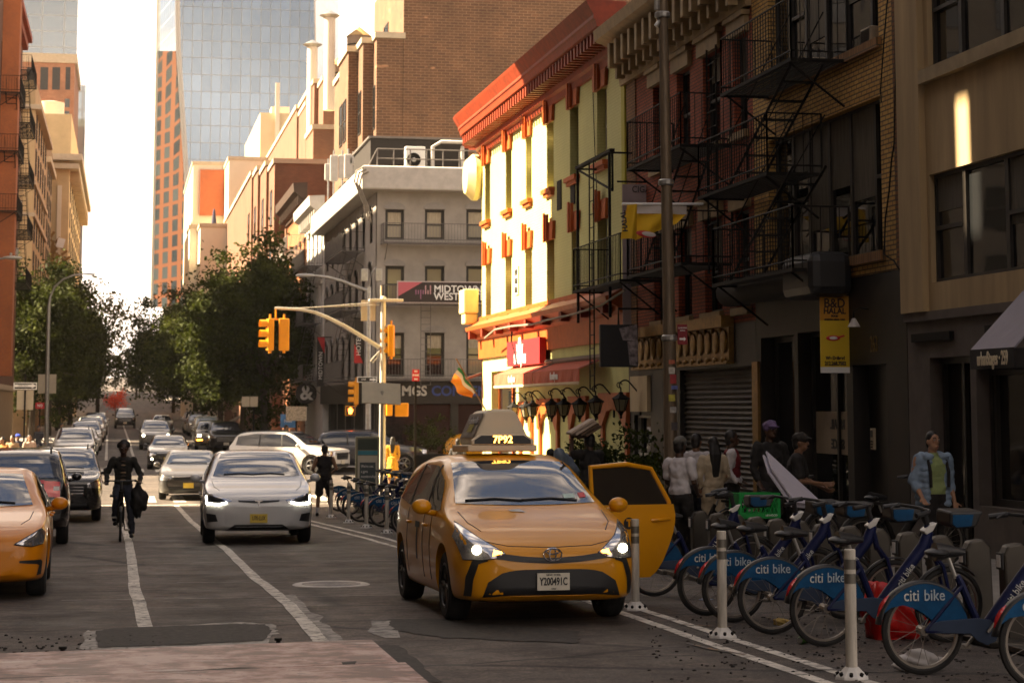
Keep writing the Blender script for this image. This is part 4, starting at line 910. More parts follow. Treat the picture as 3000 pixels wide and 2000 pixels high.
# roof: dark shed, condensers, railing, antennas
t = thing('roof_shed', 'black rooftop shed with pipes on the corner hotel', 'shed', fH.P(XH + 2, ztop - .5, -4)); a, z0 = yz(1085, 500, YH + 3); b, z1 = yz(1372, 412, YH + 3); m = MB(); m.box(a, b, YH + 3, YH + 10, zpar - .05, z1); m.build('body', pbr('tar_black', (.018, .014, .012), .8, var=.2), t, world=True)
m = MB(); m.box(a - .1, b + .1, YH + 2.9, YH + 10, z1 + .002, z1 + .1); m.build('roof', M_GREYIRON, t, world=True)
m = MB()
for px in (1268, 1355): q = yz(px, 430, YH + 2.6); m.tube([(q[0], YH + 2.6, zpar), (q[0], YH + 2.6, q[1]), (q[0] + .4, YH + 2.6, q[1] + .25), (q[0] + 1.6, YH + 2.6, q[1] + .25)], .09, seg=8)
m.build('pipe', M_PARA, t, world=True, smooth=True)
a, z0 = yz(1190, 497, YH + 1.2); b, z1 = yz(1248, 428, YH + 1.2); t = thing('condenser', 'white double fan condenser standing on the hotel roof', 'condenser', ((a + b) / 2, YH + 1.4, zpar)); w_ = b - a; h_ = z1 - zpar; m = MB(); m.box(-w_ / 2, w_ / 2, 0, .5, .05, h_); m.build('casing', M_WHITE, t, bevel=.03)
for k in range(2):
    m = MB(); m.lathe([(.04, -.03), (w_ * .30, -.03), (w_ * .33, -.05), (w_ * .36, -.01)], (-.08, 0, h_ * (.30 + .42 * k)), axis='y', seg=20); fn = m.build('fan_grille', M_IRON, t)
    m = MB(); m.lathe([(0, -.07), (.1, -.065), (.11, -.03)], (-.08, 0, h_ * (.30 + .42 * k)), axis='y'); m.build('hub', M_STEEL, fn)
t = thing('roof_railing', 'thin grey pipe railing along the hotel roof edge', 'railing', fH.P(XH + 6, ztop, -.5)); m = MB(); a = yz(1110, 480)[0]; b = yz(1400, 480)[0]
for h in (.55, 1.0): m.tube([(a, YH + .6, ztop + h), (b, YH + .6, ztop + h)], .03, seg=6)
for i in range(7): q = a + (b - a) * i / 6; m.tube([(q, YH + .6, ztop), (q, YH + .6, ztop + 1.0)], .03, seg=6)
m.tube([(a, YH + .6, ztop + 1.0), (a - .5, YH + .6, ztop)], .03, seg=6); m.build('rails', M_GREYIRON, t, world=True)
for i, (px, py0, py1, dy) in enumerate(((962, 480, 545, 12), (978, 455, 548, 9), (1003, 455, 540, 9), (1020, 452, 540, 5), (1035, 460, 500, 5))):
    p = on_y(px, py1, YH + dy + 8); p1 = on_y(px, py0, YH + dy + 8); t = thing('panel_antenna', ('pale panel antenna on the hotel roof edge, ' + ('leftmost', 'second from the left', 'middle', 'second from the right', 'rightmost')[i] + ' of the five'), 'antenna', p, group='antennas on the hotel roof')
    m = MB(); m.box(-.22, .22, -.12, .05, .3, p1.z - p.z); m.build('panel', M_PARA, t, bevel=.05); m = MB(); m.cyl((0, .12, -1.), (0, .12, p1.z - p.z + .3), .05); m.build('mast', M_STEEL, t)
m = MB(); pp = [on_y(*q, YH - .9) for q in ((1065, 490), (1045, 500), (1038, 530), (1050, 560), (1066, 600), (1072, 640))]
for k in range(3): m.tube([p + Vector((k * .12, 0, -k * .1)) for p in pp], .04, seg=6)
tag(m.build('roof_cables', pbr('grey_cable', (.2, .17, .13)), smooth=True), 'bundle of thick dark cables falling over the hotel parapet at the corner', 'cable')
# vertical banners on the hotel side
for i, (px0, px1, py0, py1, s_) in enumerate(((928, 951, 990, 1130, 'MIDTOWN'), (1040, 1062, 935, 1062, 'HOTEL'))):
    p = on_x((px0 + px1) / 2, (py0 + py1) / 2, XH - .6); q0 = on_x(px0, py0, XH - .6); q1 = on_x(px0, py1, XH - .6); w_ = .42; t = thing('vertical_banner', ('left' if i == 0 else 'right') + ' black vertical hotel banner with a red tip hanging from the side wall', 'banner', p, group='vertical hotel banners'); h_ = (q0.z - q1.z)
    m = MB(); m.box(-w_ / 2, w_ / 2, -.02, .02, -h_ / 2, h_ / 2); m.build('cloth', M_FASC, t); m = MB(); m.prism([(-w_ / 2, -.026, h_ / 2), (w_ / 2, -.026, h_ / 2), (w_ / 2, -.026, h_ / 2 - .9)] if i == 0 else [(-w_ / 2, -.026, -h_ / 2), (w_ / 2, -.026, -h_ / 2), (-w_ / 2, -.026, -h_ / 2 + .9)], (0, -.004, 0)); m.build('red_tip', M_REDTXT, t)
    lettering(s_, .30, M_WTXT, t, (0, -.03, -.2), (0, 0, 1), (-1, 0, 0)); m = MB(); m.tube([(-w_ / 2, 0, h_ / 2 + .02), (1.2, 0, h_ / 2 + .02)], .03); m.split('bracket', M_IRON, t)

# ---------------------------------------------------------------- row houses after the hotel
def rowhouse(name, label, px0, px1, pytop, X, mat, cmat, zs_, style=0):
    ya, yb = on_x(px1, 900, X).y, on_x(px0, 900, X).y; zt = on_x(px1, pytop, X).z; t = bld(name, label, X, ya); f = Fac((X, 0), (0, 1), (-1, 0)); ops = []
    n = max(2, int((yb - ya) / 2.6)); 
    for i in range(n):
        u = ya + (yb - ya) * (i + .5) / n
        z = gz(ya) + 4.4
        while z + 2.3 < zt: ops.append((u - .5, u + .5, z, z + 1.9)); z += 3.3
    m = MB(); f.wall(m, ya, yb, -1, zt, ops, .25); m.box(X + .36, X + 14, ya, yb - .02, -1, zt - .05); m.build('wall', mat, t, world=True)
    for o in ops: window(f, o, t, .22, M_FRAME_B, M_PANE, t=.08)
    m = MB(); prof = [(.002, zt - .7), (.15, zt - .7), (.2, zt - .25), (.85, zt + .2), (.9, zt + .75), (.002, zt + .8)]; sweep(m, prof, [(X, ya), (X, yb)], [(-1, 0)] * 2)
    k = ya + .4
    while k < yb: f.box(m, k - .13, k + .13, zt - .6, zt + .2, .1, .6); k += 1.2
    m.build('cornice', cmat, t, world=True)
    m = MB()
    for o in ops: f.box(m, o[0] - .15, o[1] + .15, o[3] + .002, o[3] + .25, 0, .12)
    m.split('lintel', cmat, t, world=True); return t, ya, yb, f, zt
XR = XH - .05
tW, ya, yb, fW, zt = rowhouse('white_row_house', 'white painted row house with a bracketed white cornice next to the hotel', 898, 948, 615, XR, pbr('white_painted_brick', (.66, .64, .60), .7, var=.08), M_PARA, 0)
fire_escape('fire_escape', 'grey fire escape on the sunlit white row house', fW, [zt - 3.2, zt - 6.5, zt - 9.8], ya + .8, yb - 1.0, 1.1, rail=.9, mat=M_GREYIRON)
tO, ya, yb, fO, zt = rowhouse('orange_brick_house', 'orange brick row house with a dark bracketed cornice', 840, 897, 575, XR, brick('orange_brick', (.38, .13, .035), (.30, .095, .025), (.16, .08, .04), stain=.2), pbr('dark_brown_cornice', (.045, .026, .018), .6, var=.2), 0)
fire_escape('fire_escape', 'pale fire escape zigzag on the orange brick row house', fO, [zt - 3.4, zt - 6.7, zt - 10.0], ya + .5, yb - 3.0, 1.2, rail=.9, mat=pbr('pale_grey_iron', (.34, .31, .28), .6, .1, var=.15))
t = thing('ampersand_sign', 'round black shop sign with a white ampersand on the row house', 'sign', (XR - .6, on_x(898, 1150, XR).y, 5)); p = on_x(897, 1152, XR - .6); m = MB(); m.lathe([(0, -.05), (.62, -.05), (.62, .05), (0, .05)], p, axis='y'); m.build('disc', M_FASC, t, world=True); lettering('&', 1.15, M_WTXT, t, p + Vector((0, -.07, 0)) - Vector(t.location), (1, 0, 0), (0, 0, 1), bold=.03)
k = tO
# stoop with pale handrail
t = thing('stoop', 'brownstone stoop with a pale sloping handrail beyond the trees', 'stoop', (XR - 3, 150, gz(150))); Ys = 150.; m = MB()
for i in range(9): m.box(XR - 3.4 + i * .34, XR, Ys, Ys + 2.2, gz(Ys), gz(Ys) + .15 + .19 * i)
m.build('steps', pbr('brownstone', (.16, .10, .06), .8, var=.2), t, world=True); m = MB()
for y in (Ys, Ys + 2.2): m.tube([(XR - 3.6, y, gz(Ys) + 1.0), (XR - .3, y, gz(Ys) + 2.7)], .07, seg=6); m.tube([(XR - 3.6, y, gz(Ys)), (XR - 3.6, y, gz(Ys) + 1.0)], .05, seg=6)
m.split('handrail', M_PARA, t, world=True)
for i, (yy, X_, hh, cl, nm) in enumerate(((142, XR, 15, (.22, .10, .05), 'brown'), (172, XR + .2, 17, (.26, .14, .08), 'tan brown'), (200, XR + .1, 15, (.20, .09, .05), 'dark brown'))):
    t = bld('row_house', nm + ' brick row house half hidden behind the right hand trees', X_, yy); f = Fac((X_, 0), (0, 1), (-1, 0)); m = MB(); ops = [(yy + .8 + 2.9 * q, yy + 1.9 + 2.9 * q, gz(yy) + 4 + 3.4 * r, gz(yy) + 6 + 3.4 * r) for q in range(9) for r in range(3)]; f.wall(m, yy, yy + 28, -1, gz(yy) + hh, ops, .25); m.box(X_ + .36, X_ + 14, yy, yy + 27.9, -1, gz(yy) + hh - .1); m.build('wall', pbr('row_brick_%d' % i, cl, .85, var=.2), t, world=True)
    for o in ops: window(f, o, t, .22, M_FRAME_B, M_PANE, t=.08)

# ---------------------------------------------------------------- stepped brick tower and other backdrop buildings
M_TB = brick('tower_brick', (.135, .062, .028), (.095, .042, .020), (.20, .12, .065), bw=.5, bh=.17, msize=.022, stain=.3, patch=(.34, .17, .085), bump=.2)
M_TBL = brick('tower_brick_dark', (.20, .085, .045), (.155, .064, .034), (.13, .07, .04), bw=.30, bh=.11, msize=.02, stain=.25, bump=.2)
M_COPE = pbr('stone_coping', (.46, .38, .27), .8, var=.1)
M_CREAM = pbr('cream_render', (.58, .46, .28), .8, var=.1, scale=.4)
M_CREAMW = pbr('pale_cream_render', (.66, .58, .45), .8, var=.08, scale=.4)
def farwins(t, fac, u0, u1, z0, z1, nu, nz_, w, h, mat=M_PANE, proud=.03):
    """windows of a far building: one shared mesh, each its own part"""
    me = None
    for i in range(nu):
        for k in range(nz_):
            u = u0 + (u1 - u0) * (i + .5) / nu; z = z0 + (z1 - z0) * (k + .5) / nz_; p = Vector(fac.P(u, z, proud))
            if me is None:
                m = MB().mat(M_FRAME_B); f0 = Fac((0, 0), fac.u, fac.n)
                for a, b, c, e in ((-w / 2, w / 2, -h / 2, -h / 2 + .09), (-w / 2, w / 2, h / 2 - .09, h / 2), (-w / 2, -w / 2 + .09, -h / 2 + .09, h / 2 - .09), (w / 2 - .09, w / 2, -h / 2 + .09, h / 2 - .09), (-w / 2 + .09, w / 2 - .09, -.04, .04)): f0.box(m, a, b, c, e, -.05, .03)
                m.mat(mat); m.quad(f0.P(-w / 2, -h / 2), f0.P(w / 2, -h / 2), f0.P(w / 2, h / 2), f0.P(-w / 2, h / 2)); me = m.mesh('window')
            o = bpy.data.objects.new('window', me); COL.objects.link(o); o.parent = t; o.location = p - Vector(t.location)
bt = thing('brick_tower', 'tall brown brick apartment tower with stepped bays rising behind the hotel', 'building', (18, 118, 0))
def mass(t, px, Y0, Y1, X1, pytop, mat, py_at=None, cope=True, name='wall', z0=-1):
    X0 = on_y(px, pytop, Y0).x; zt = on_y(px, pytop, Y0).z; m = MB(); m.box(X0, X1, Y0, Y1, z0, zt); m.build(name, mat, t, world=True)
    if cope: m = MB(); m.box(X0 - .12, X1 + .12, Y0 - .12, Y1 + .12, zt + .002, zt + .35); m.split('coping', M_COPE, t, world=True)
    return X0, zt
XT = 60
Y_ = 116.; X0 = on_y(1184, -130, Y_).x; X0, zA = mass(bt, 1184, Y_, on_x(1096, 60, X0).y, XT, -130, M_TB, cope=False)
XB, zB = mass(bt, 1104, Y_ + .02, 128, X0 - .02, 111, M_TB); Y1 = on_x(1093, 400, XB).y
XC, zC_ = mass(bt, 1064, Y1, 134, XB - .02, 127, M_TB); Y2 = on_x(1048, 400, XC).y
XD = on_y(1021, 152, Y2).x; Y3 = on_x(992, 400, XD).y; XD, zD = mass(bt, 1021, Y2, Y3, XC - .02, 152, M_TB)
for (X, ya, yb, zt, n) in ((XB, Y_ + .3, Y1 - .1, zB, 1), (XC, Y1 + .4, Y2 - .2, zC_, 1), (XD, Y2 + .6, Y3 - .4, zD, 2)):
    farwins(bt, Fac((X, 0), (0, 1), (-1, 0)), ya, yb, zt - 22, zt - 1.5, n, 4, min(1.5, (yb - ya) / n * .7), 2.6)
farwins(bt, Fac((X0, 0), (0, 1), (-1, 0)), 122, 142, zA - 12, zA - 2, 5, 2, 2, 3.6)
bs_ = thing('stepped_brick_block', 'lower stepped reddish brick apartment block beside the tall brick tower', 'building', (14, 150, 0))
X6, z6 = mass(bs_, 948, 152, 200, XD + 3, 236, M_TBL); X7, z7 = mass(bs_, 921, 156, 200, X6 - .02, 244, M_TBL); X8, z8 = mass(bs_, 898, 163, 210, X7 - .02, 308, M_TBL)
X9, z9 = mass(bs_, 918, 146, 151.9, XD + 4, 378, M_TBL); X10, z10 = mass(bs_, 870, 170, 215, X8 - .02, 319, M_TBL)
X11, z11 = mass(bs_, 805, 143, 200, X9 + 2, 478, M_TBL); c_ = 143.
lastX = X11
for px0, px1, pt in ((805, 788, 478), (781, 763, 484), (756, 743, 498), (738, 725, 512)):
    X_ = on_y(px0, pt, c_).x
    if px0 != 805: mass(bs_, px0, c_, 205, lastX - .02, pt, M_TBL)
    lastX = X_; nY = on_x(px1, 520, X_).y; farwins(bs_, Fac((X_, 0), (0, 1), (-1, 0)), c_ + .4, nY - .4, z11 - 9, z11 - 1, 1, 2, min(1.6, (nY - c_) * .6), 2.6); c_ = nY
t = thing('brown_block', 'brown brick block with a pale side wall above the trees', 'building', (10, 160, 0)); Xq, zq = mass(t, 780, 150, 190, on_y(846, 590, 150).x, 588, M_TBL, cope=False); m = MB(); Yq = on_x(723, 600, Xq).y; m.box(Xq - .06, Xq - .002, 150, Yq, -1, zq); m.build('side_wall', pbr('grey_cream_render', (.42, .36, .28), .8, var=.15), t, world=True); farwins(t, Fac((Xq - .06, 0), (0, 1), (-1, 0)), 152, Yq - 2, zq - 10, zq - 2, 4, 2, 1.2, 2.2)
t = thing('cream_tower', 'sunlit cream tower block with a pale flue in front of the glass skyscraper', 'building', (20, 230, 0)); Xq, zq = mass(t, 763, 230, 260, on_y(872, 400, 230).x, 330, M_CREAM, cope=False); m = MB(); Xf = on_y(813, 340, 229.6).x; m.box(Xf - .25, Xf + .25, 229.6, 229.99, zq - 20, zq + 3.5); m.build('flue', M_CREAMW, t, world=True); m = MB(); m.box(Xq + 1.5, Xq + 3.6, 233, 236, zq, zq + 1.2); m.build('bulkhead', M_CREAMW, t, world=True)
t = thing('pale_block', 'pale cream block without windows left of the stepped brick bays', 'building', (10, 205, 0)); Xq, zq = mass(t, 671, 205, 240, on_y(860, 480, 205).x, 468, M_CREAMW)
t = thing('red_panel_building', 'cream building with a large terracotta wall panel and a roof terrace', 'building', (8, 198, 0)); Xq, zq = mass(t, 566, 214, 245, on_y(672, 480, 214).x, 482, M_CREAMW); a = on_y(587, 497, 213.8); b = on_y(668, 632, 213.8); m = MB(); m.box(a.x, b.x, 213.6, 213.99, b.z, a.z); m.build('terracotta_panel', pbr('terracotta_panel', (.36, .10, .035), .8, var=.1), t, world=True)
Xq2, zq2 = mass(t, 587, 200, 213.5, on_y(718, 660, 200).x, 664, M_CREAMW); Xq3, z3 = mass(t, 556, 206, 213.5, Xq2 - .05, 668, M_CREAMW)
m = MB(); pu = on_y(627, 640, 203); m.lathe([(.0, 2.2), (.12, 1.9), (.3, .3), (.0, .28)], (pu.x, 203, zq2)); m.build('folded_parasol', pbr('navy_canvas', (.03, .03, .07), .8, var=.1), t, world=True)
for i, (px, py0, py1, Y) in enumerate(((914, 135, 300, 158), (965, 50, 210, 150))):
    p0, p1 = on_y(px, py0, Y), on_y(px, py1, Y); t = thing('roof_flue', ('shorter left' if i == 0 else 'taller right') + ' pale metal flue on the stepped brick block', 'chimney', p1 - Vector((0, 0, 3)), group='metal flues on the brick block'); h = p0.z - p1.z + 3; m = MB(); m.cyl((0, 0, 0), (0, 0, h), .42, .42); m.build('pipe', M_CREAMW, t, smooth=True); m = MB(); m.lathe([(.45, h - .1), (.8, h + .1), (.0, h + .5)], seg=16); m.build('cap', M_STEEL, t)
for i, (px, py0, py1, Y, r) in enumerate(((1052, 78, 160, 150, 1.0), (990, 168, 235, 152, .75))):
    p0, p1 = on_y(px, py0, Y), on_y(px, py1, Y); t = thing('water_tank', ('larger wooden water tank with a conical roof left of the brick tower top' if i == 0 else 'smaller wooden water tank half hidden behind the stepped bays'), 'water tank', p1, group='rooftop water tanks'); s_ = 37 * Y / F * r; h = p0.z - p1.z; m = MB()
    m.lathe([(s_ * .94, -1), (s_, h * .64)], seg=24); m.build('barrel', pbr('tank_staves', (.22, .16, .11), .8, var=.25, stretch=(5, 5, .3)), t, smooth=True); m = MB(); m.lathe([(s_ * 1.08, h * .62), (0, h)], seg=24); m.build('roof', pbr('tank_roof', (.42, .26, .09), .7, var=.15), t, smooth=True)
    for k in range(5):
        m = MB(); m.lathe([(s_ * (.955 + .01 * k), -.6 + h * .14 * k), (s_ * (.975 + .01 * k), -.5 + h * .14 * k)], seg=24); m.build('hoop', M_IRON, t)

# glass towers
def curtain(name, tint, cw, ch, line, rough=.06, lw=.06, metal=.0, vary=.2, z_off=0., both=True):
    m, n, l, b = _mat(name); t = n.new('ShaderNodeTexCoord'); s = n.new('ShaderNodeSeparateXYZ'); a = n.new('ShaderNodeMath'); a.operation = 'ADD'; k = n.new('ShaderNodeCombineXYZ')
    l.new(t.outputs['Object'], s.inputs[0]); l.new(s.outputs[0], a.inputs[0]); l.new(s.outputs[1], a.inputs[1]); l.new(a.outputs[0], k.inputs[0]); l.new(s.outputs[2], k.inputs[1])
    br = n.new('ShaderNodeTexBrick'); br.offset = 0; br.inputs['Scale'].default_value = 1; br.inputs['Brick Width'].default_value = cw; br.inputs['Row Height'].default_value = ch; br.inputs['Mortar Size'].default_value = lw; br.inputs['Mortar Smooth'].default_value = 0
    br.inputs['Color1'].default_value = c4([q * (1 - vary) for q in tint]); br.inputs['Color2'].default_value = c4([q * (1 + vary) for q in tint]); br.inputs['Mortar'].default_value = c4(line); l.new(k.outputs[0], br.inputs['Vector']); l.new(br.outputs['Color'], b.inputs['Base Color'])
    b.inputs['Roughness'].default_value = rough; b.inputs['IOR'].default_value = 1.9; b.inputs['Specular IOR Level'].default_value = .8
    r = n.new('ShaderNodeMapRange'); r.inputs['To Min'].default_value = metal; r.inputs['To Max'].default_value = 0.; l.new(br.outputs['Fac'], r.inputs[0]); l.new(r.outputs[0], b.inputs['Metallic'])
    return m
M_CW1 = curtain('sky_reflecting_glass', (.21, .28, .36), 2.1, 3.7, (.12, .14, .15), metal=.9, lw=.085, vary=.10, rough=.10)
M_CW2 = curtain('pale_glass_grid', (.22, .26, .29), 4.3, 3.2, (.16, .19, .20), metal=.9, lw=.16, vary=.08, rough=.12)
M_EDGE = pbr('pale_tower_edge', (.62, .56, .48), .4, .2, var=.05)
t = thing('glass_skyscraper', 'tall tapering glass skyscraper reflecting the bright sky', 'skyscraper', (30, 430, gz(430)))
Yg = 430.
def yp2(px, py, Y): p = on_y(px, py, Y); return (p.x, p.y, p.z)
m = MB(); A0, A1, A2 = yp2(515, -260, Yg), yp2(523, 150, Yg), yp2(572, 900, Yg); B0, B2 = yp2(918, -260, Yg), yp2(936, 900, Yg)
B1 = tuple(Vector(B0).lerp(Vector(B2), .354)); m.quad(A0, A1, B1, B0); m.quad(A1, A2, B2, B1); m.build('front_glass', M_CW1, t, world=True)
L0_, L1_, L2_ = yp2(466, -260, Yg + 34), yp2(462, 150, Yg + 30), yp2(446, 900, Yg + 26)
def painted_refl_mat():  # reflected brick facade painted as flat colour, gloss switched off
    m, n, l, b = _mat('painted_brick_reflection'); t_ = n.new('ShaderNodeTexCoord'); b.inputs['Roughness'].default_value = .2
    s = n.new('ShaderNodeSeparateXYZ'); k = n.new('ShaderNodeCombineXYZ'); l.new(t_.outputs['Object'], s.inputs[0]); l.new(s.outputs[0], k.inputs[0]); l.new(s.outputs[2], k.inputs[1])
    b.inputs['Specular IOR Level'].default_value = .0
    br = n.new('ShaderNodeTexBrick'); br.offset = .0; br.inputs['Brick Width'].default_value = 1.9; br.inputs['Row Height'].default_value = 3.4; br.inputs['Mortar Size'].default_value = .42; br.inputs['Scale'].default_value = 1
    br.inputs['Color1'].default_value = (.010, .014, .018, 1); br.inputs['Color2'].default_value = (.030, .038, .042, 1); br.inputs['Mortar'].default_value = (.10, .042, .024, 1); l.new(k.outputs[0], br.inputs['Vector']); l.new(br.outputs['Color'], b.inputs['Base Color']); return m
M_REF = painted_refl_mat()
m = MB(); e1 = Vector(A1); e0 = Vector(A0); e2 = Vector(A2); k = .9
m.mat(M_REF); m.quad(L1_, L2_, A2, A1); m.mat(curtain('blue_glass', (.14, .20, .28), 2.6, 3.7, (.45, .5, .5), metal=.7, vary=.05)); m.quad(L0_, L1_, A1, A0); m.build('side_glass', None, t, world=True)
R0, R2 = yp2(992, -260, Yg + 34), yp2(992, 900, Yg + 28); m = MB(); m.quad(B0, B1, tuple(Vector(R0).lerp(Vector(R2), .354)), R0); m.quad(B1, B2, R2, tuple(Vector(R0).lerp(Vector(R2), .354))); m.build('right_glass', M_CW1, t, world=True)
m = MB(); m.tube([A0, A1, A2], .55, seg=6); m.tube([L0_, L1_, L2_], .55, seg=6); m.tube([B0, B1, B2], .2, seg=6); m.build('edge_strip', M_EDGE, t, world=True)
m = MB(); m.box(L0_[0] + 3, R0[0], Yg + 36, Yg + 60, 0, 200); m.build('core', M_EDGE, t, world=True)
# left side of the street
t = thing('glass_office_tower', 'pale glass office tower with a dark grid behind the left hand brick buildings', 'skyscraper', (-30, 400, gz(400))); a = on_y(229, 0, 400).x; m = MB(); m.box(a - 60, a, 400, 440, 0, 150); m.build('glass_wall', M_CW2, t, world=True)
t = thing('slim_glass_building', 'slim blue glass building standing just left of the open sky', 'building', (-18, 330, gz(330))); a, b = on_y(226, 250, 330).x, on_y(252, 250, 330); m = MB(); m.box(a - 10, b.x, 330, 360, 0, b.z); m.build('glass_wall', curtain('slim_blue_glass', (.22, .28, .32), 1.5, 3.0, (.10, .13, .14), metal=.6, lw=.16), t, world=True)
M_OB = brick('far_orange_brick', (.36, .16, .085), (.30, .125, .062), (.24, .12, .07), bw=.5, bh=.2, bump=0)
t = thing('orange_brick_tower', 'orange brick tower with tall dark window strips behind the left buildings', 'building', (-22, 285, gz(285))); a = on_y(219, 200, 285).x; zt = on_y(200, 186, 285).z; m = MB(); m.box(a - 25, a, 285, 310, 0, zt); m.build('wall', M_OB, t, world=True); m = MB(); m.box(a - 25.2, a + .3, 284.7, 310, zt + .002, zt + 1.3); m.split('coping', M_COPE, t, world=True)
f = Fac((0, 285), (1, 0), (0, -1)); me = None
for px0, px1 in ((78, 101), (118, 141), (153, 176), (192, 206)):
    u0, u1 = on_y(px0, 230, 285).x, on_y(px1, 230, 285).x; z1, z0 = on_y(px0, 197, 285).z, on_y(px0, 263, 285).z; m = MB(); f.box(m, u0, u1, z0, z1, -.1, .05); m.build('window_strip', pbr('strip_dark_glass', (.035, .035, .04), .6, var=.2, spec=.1), t, world=True)
for k in range(9): z = on_y(198, 290 + 36 * k, 285).z; m = MB(); f.box(m, on_y(190, 300, 285).x, on_y(204, 300, 285).x, z - 1.2, z, -.1, .05); m.build('window', M_PANE, t, world=True)
M_TAN = pbr('tan_stone', (.40, .29, .155), .85, var=.14, scale=.8); M_TANL = pbr('light_tan_stone', (.52, .385, .21), .85, var=.1, scale=.8)
def leftblk(name, label, px_r, pytop, Y0, Y1, mat, cornice=None, wins=0, fm=None):
    a = on_y(px_r, pytop, Y0); t = thing(name, label, 'building', (a.x - 5, Y0, gz(Y0))); m = MB(); m.box(a.x - 22, a.x, Y0, Y1, -1, a.z); m.build('wall', mat, t, world=True)
    if cornice:
        for dz, w, h in cornice: m = MB(); m.box(a.x - 22.3, a.x + w, Y0 - w, Y1 + .2, a.z - dz - h, a.z - dz); m.build('cornice', M_COPE, t, world=True)
    if wins: farwins(t, Fac((a.x, 0), (0, 1), (1, 0)), Y0 + 1, Y1 - 1, gz(Y0) + 4, a.z - 2, wins, 8, 1.3, 2.0)
    return t, a
t, a = leftblk('tan_stone_building', 'tan stone building with a projecting cornice just past the red brick block', 105, 235, 152, 176, M_TAN, [(1.9, .5, .35), (7.6, .2, .3), (10.0, .2, .3)], 5)
m = MB(); m.box(a.x - .7, a.x + .05, 151.9, 151.99, 3, a.z - 2.3); m.build('pilaster', M_TANL, t, world=True)
t, a = leftblk('brown_stone_block', 'narrow dark brown stone block squeezed between two tan buildings', 139, 398, 182, 196, pbr('dark_tan_stone', (.26, .17, .085), .85, var=.12), [(1.9, .4, .5)], 3)
t, a = leftblk('light_tan_hall', 'large light tan hall with a blank wall and a deep bracketed cornice', 205, 455, 198, 250, M_TANL, [(0, 1.2, .6), (.9, .9, .5)], 8)
m = MB(); z = a.z - 1.5; k = 200.
while k < 249: m.box(a.x, a.x + .9, k, k + .5, a.z - 2.4, a.z - 1.42); k += 2.2
m.split('bracket', M_TAN, t, world=True); m = MB(); m.box(a.x - 1.1, a.x - .7, 197.8, 197.99, 3, a.z - 3); m.box(a.x - 6, a.x - 5.9, 197.9, 197.99, 3, a.z - 3); m.build('pilaster', M_CREAMW, t, world=True)
a2 = on_y(210, 335, 214); m = MB(); m.box(a2.x - 14, a2.x, 214, 246, a.z, a2.z); m.build('penthouse', M_TANL, t, world=True)
tk = thing('roof_tank', 'white cylindrical roof tank above the light tan hall', 'tank', (on_y(145, 330, 220).x, 222, a2.z)); s_ = 40 * 220 / F; m = MB(); m.lathe([(s_, -2), (s_, 62 * 220 / F), (s_ * .5, 66 * 220 / F), (0, 67 * 220 / F)], seg=24); m.build('drum', M_CREAMW, tk, smooth=True)
# bare tilted wall floodlight on the hall
p = on_y(178, 712, 197.2); t = thing('roof_floodlight', 'white tilted panel on a tangle of dry vines high on the tan hall wall', 'panel', p); m = MB(); m.obox((0, -.3, 0), (.7, .1, .9), Matrix.Rotation(R(15), 3, 'Y')); m.build('panel', M_WHITE, t); m = MB()
random.seed(3)
for k in range(60): q = Vector((random.gauss(-.8, .6), random.uniform(-.3, .0), random.gauss(-1.6, 1.2))); m.obox(q, (.25, .05, .7), Matrix.Rotation(random.uniform(-1, 1), 3, 'Y'))
m.build('dry_vine', pbr('dry_vine', (.22, .12, .03), .9, var=.3), t)
# red brick apartment block with bays, nearest building on the left in view
XL = -7.0
tr = thing('red_apartment_block', 'red brick apartment block with a deep roof line and fire escapes on the left', 'building', (XL, 92, gz(92))); fL = Fac((XL, 0), (0, 1), (1, 0)); YL0, YL1 = 91., 134.
zt = on_x(59, 95, XL).z; ops = []; k = YL0 + 1.2
while k + 1.3 < YL1:
    z = gz(110) + 4.6
    while z + 2.2 < zt - 1: ops.append((k, k + 1.15, z, z + 1.9)); z += 3.25
    k += 2.45
ops = ops
M_REDB = brick('left_red_brick', (.145, .055, .028), (.11, .042, .022), (.09, .05, .03), stain=.2)
m = MB(); fL.wall(m, YL0, YL1, gz(110) + 3.9, zt, ops, .2); m.box(XL - 24, XL - .31, YL0, YL1 - .02, -1, zt - .05); m.build('wall', M_REDB, tr, world=True)
big = ops[:99]
for o in big: window(fL, o, tr, .18, M_FRAME_W, M_PANE, t=.09)
if len(ops) > 99:
    m = MB().mat(M_PANE)
    for o in ops[99:]: m.quad(fL.P(o[0], o[2], -.15), fL.P(o[1], o[2], -.15), fL.P(o[1], o[3], -.15), fL.P(o[0], o[3], -.15))
    q = m.build('window', None, tr, world=True); q['kind'] = 'stuff'
m = MB(); fL.box(m, YL0, YL1 + .1, zt + .002, zt + .4, -.3, .6); fL.box(m, YL0, YL1, zt - .5, zt, .002, .35); m.build('cornice', M_RB, tr, world=True)
m = MB(); fL.box(m, YL0, YL1, gz(110) - 1, gz(110) + 3.6, -.3, .0); m.build('base_wall', pbr('tan_base', (.28, .20, .11), .8, var=.2), tr, world=True); m = MB(); fL.box(m, YL0, YL1, gz(110) + 3.6, gz(110) + 3.9, -.3, .12); m.build('string_course', M_COPE, tr, world=True)
for i, ub in enumerate((114, 119.5)):
    m = MB(); zq = gz(110) + 4.3
    if i == 0: m.add([fL.P(u, z, w) for z in (zq, zt - 1.2) for u, w in ((ub - 1.6, .01), (ub - .9, .9), (ub + .9, .9), (ub + 1.6, .01))], [(0, 1, 5, 4), (1, 2, 6, 5), (2, 3, 7, 6), (0, 1, 2, 3), (4, 5, 6, 7)]); bq = m.build('bay', brick('bay_orange_brick', (.40, .10, .02), (.33, .08, .02), (.2, .08, .03)), tr, world=True)
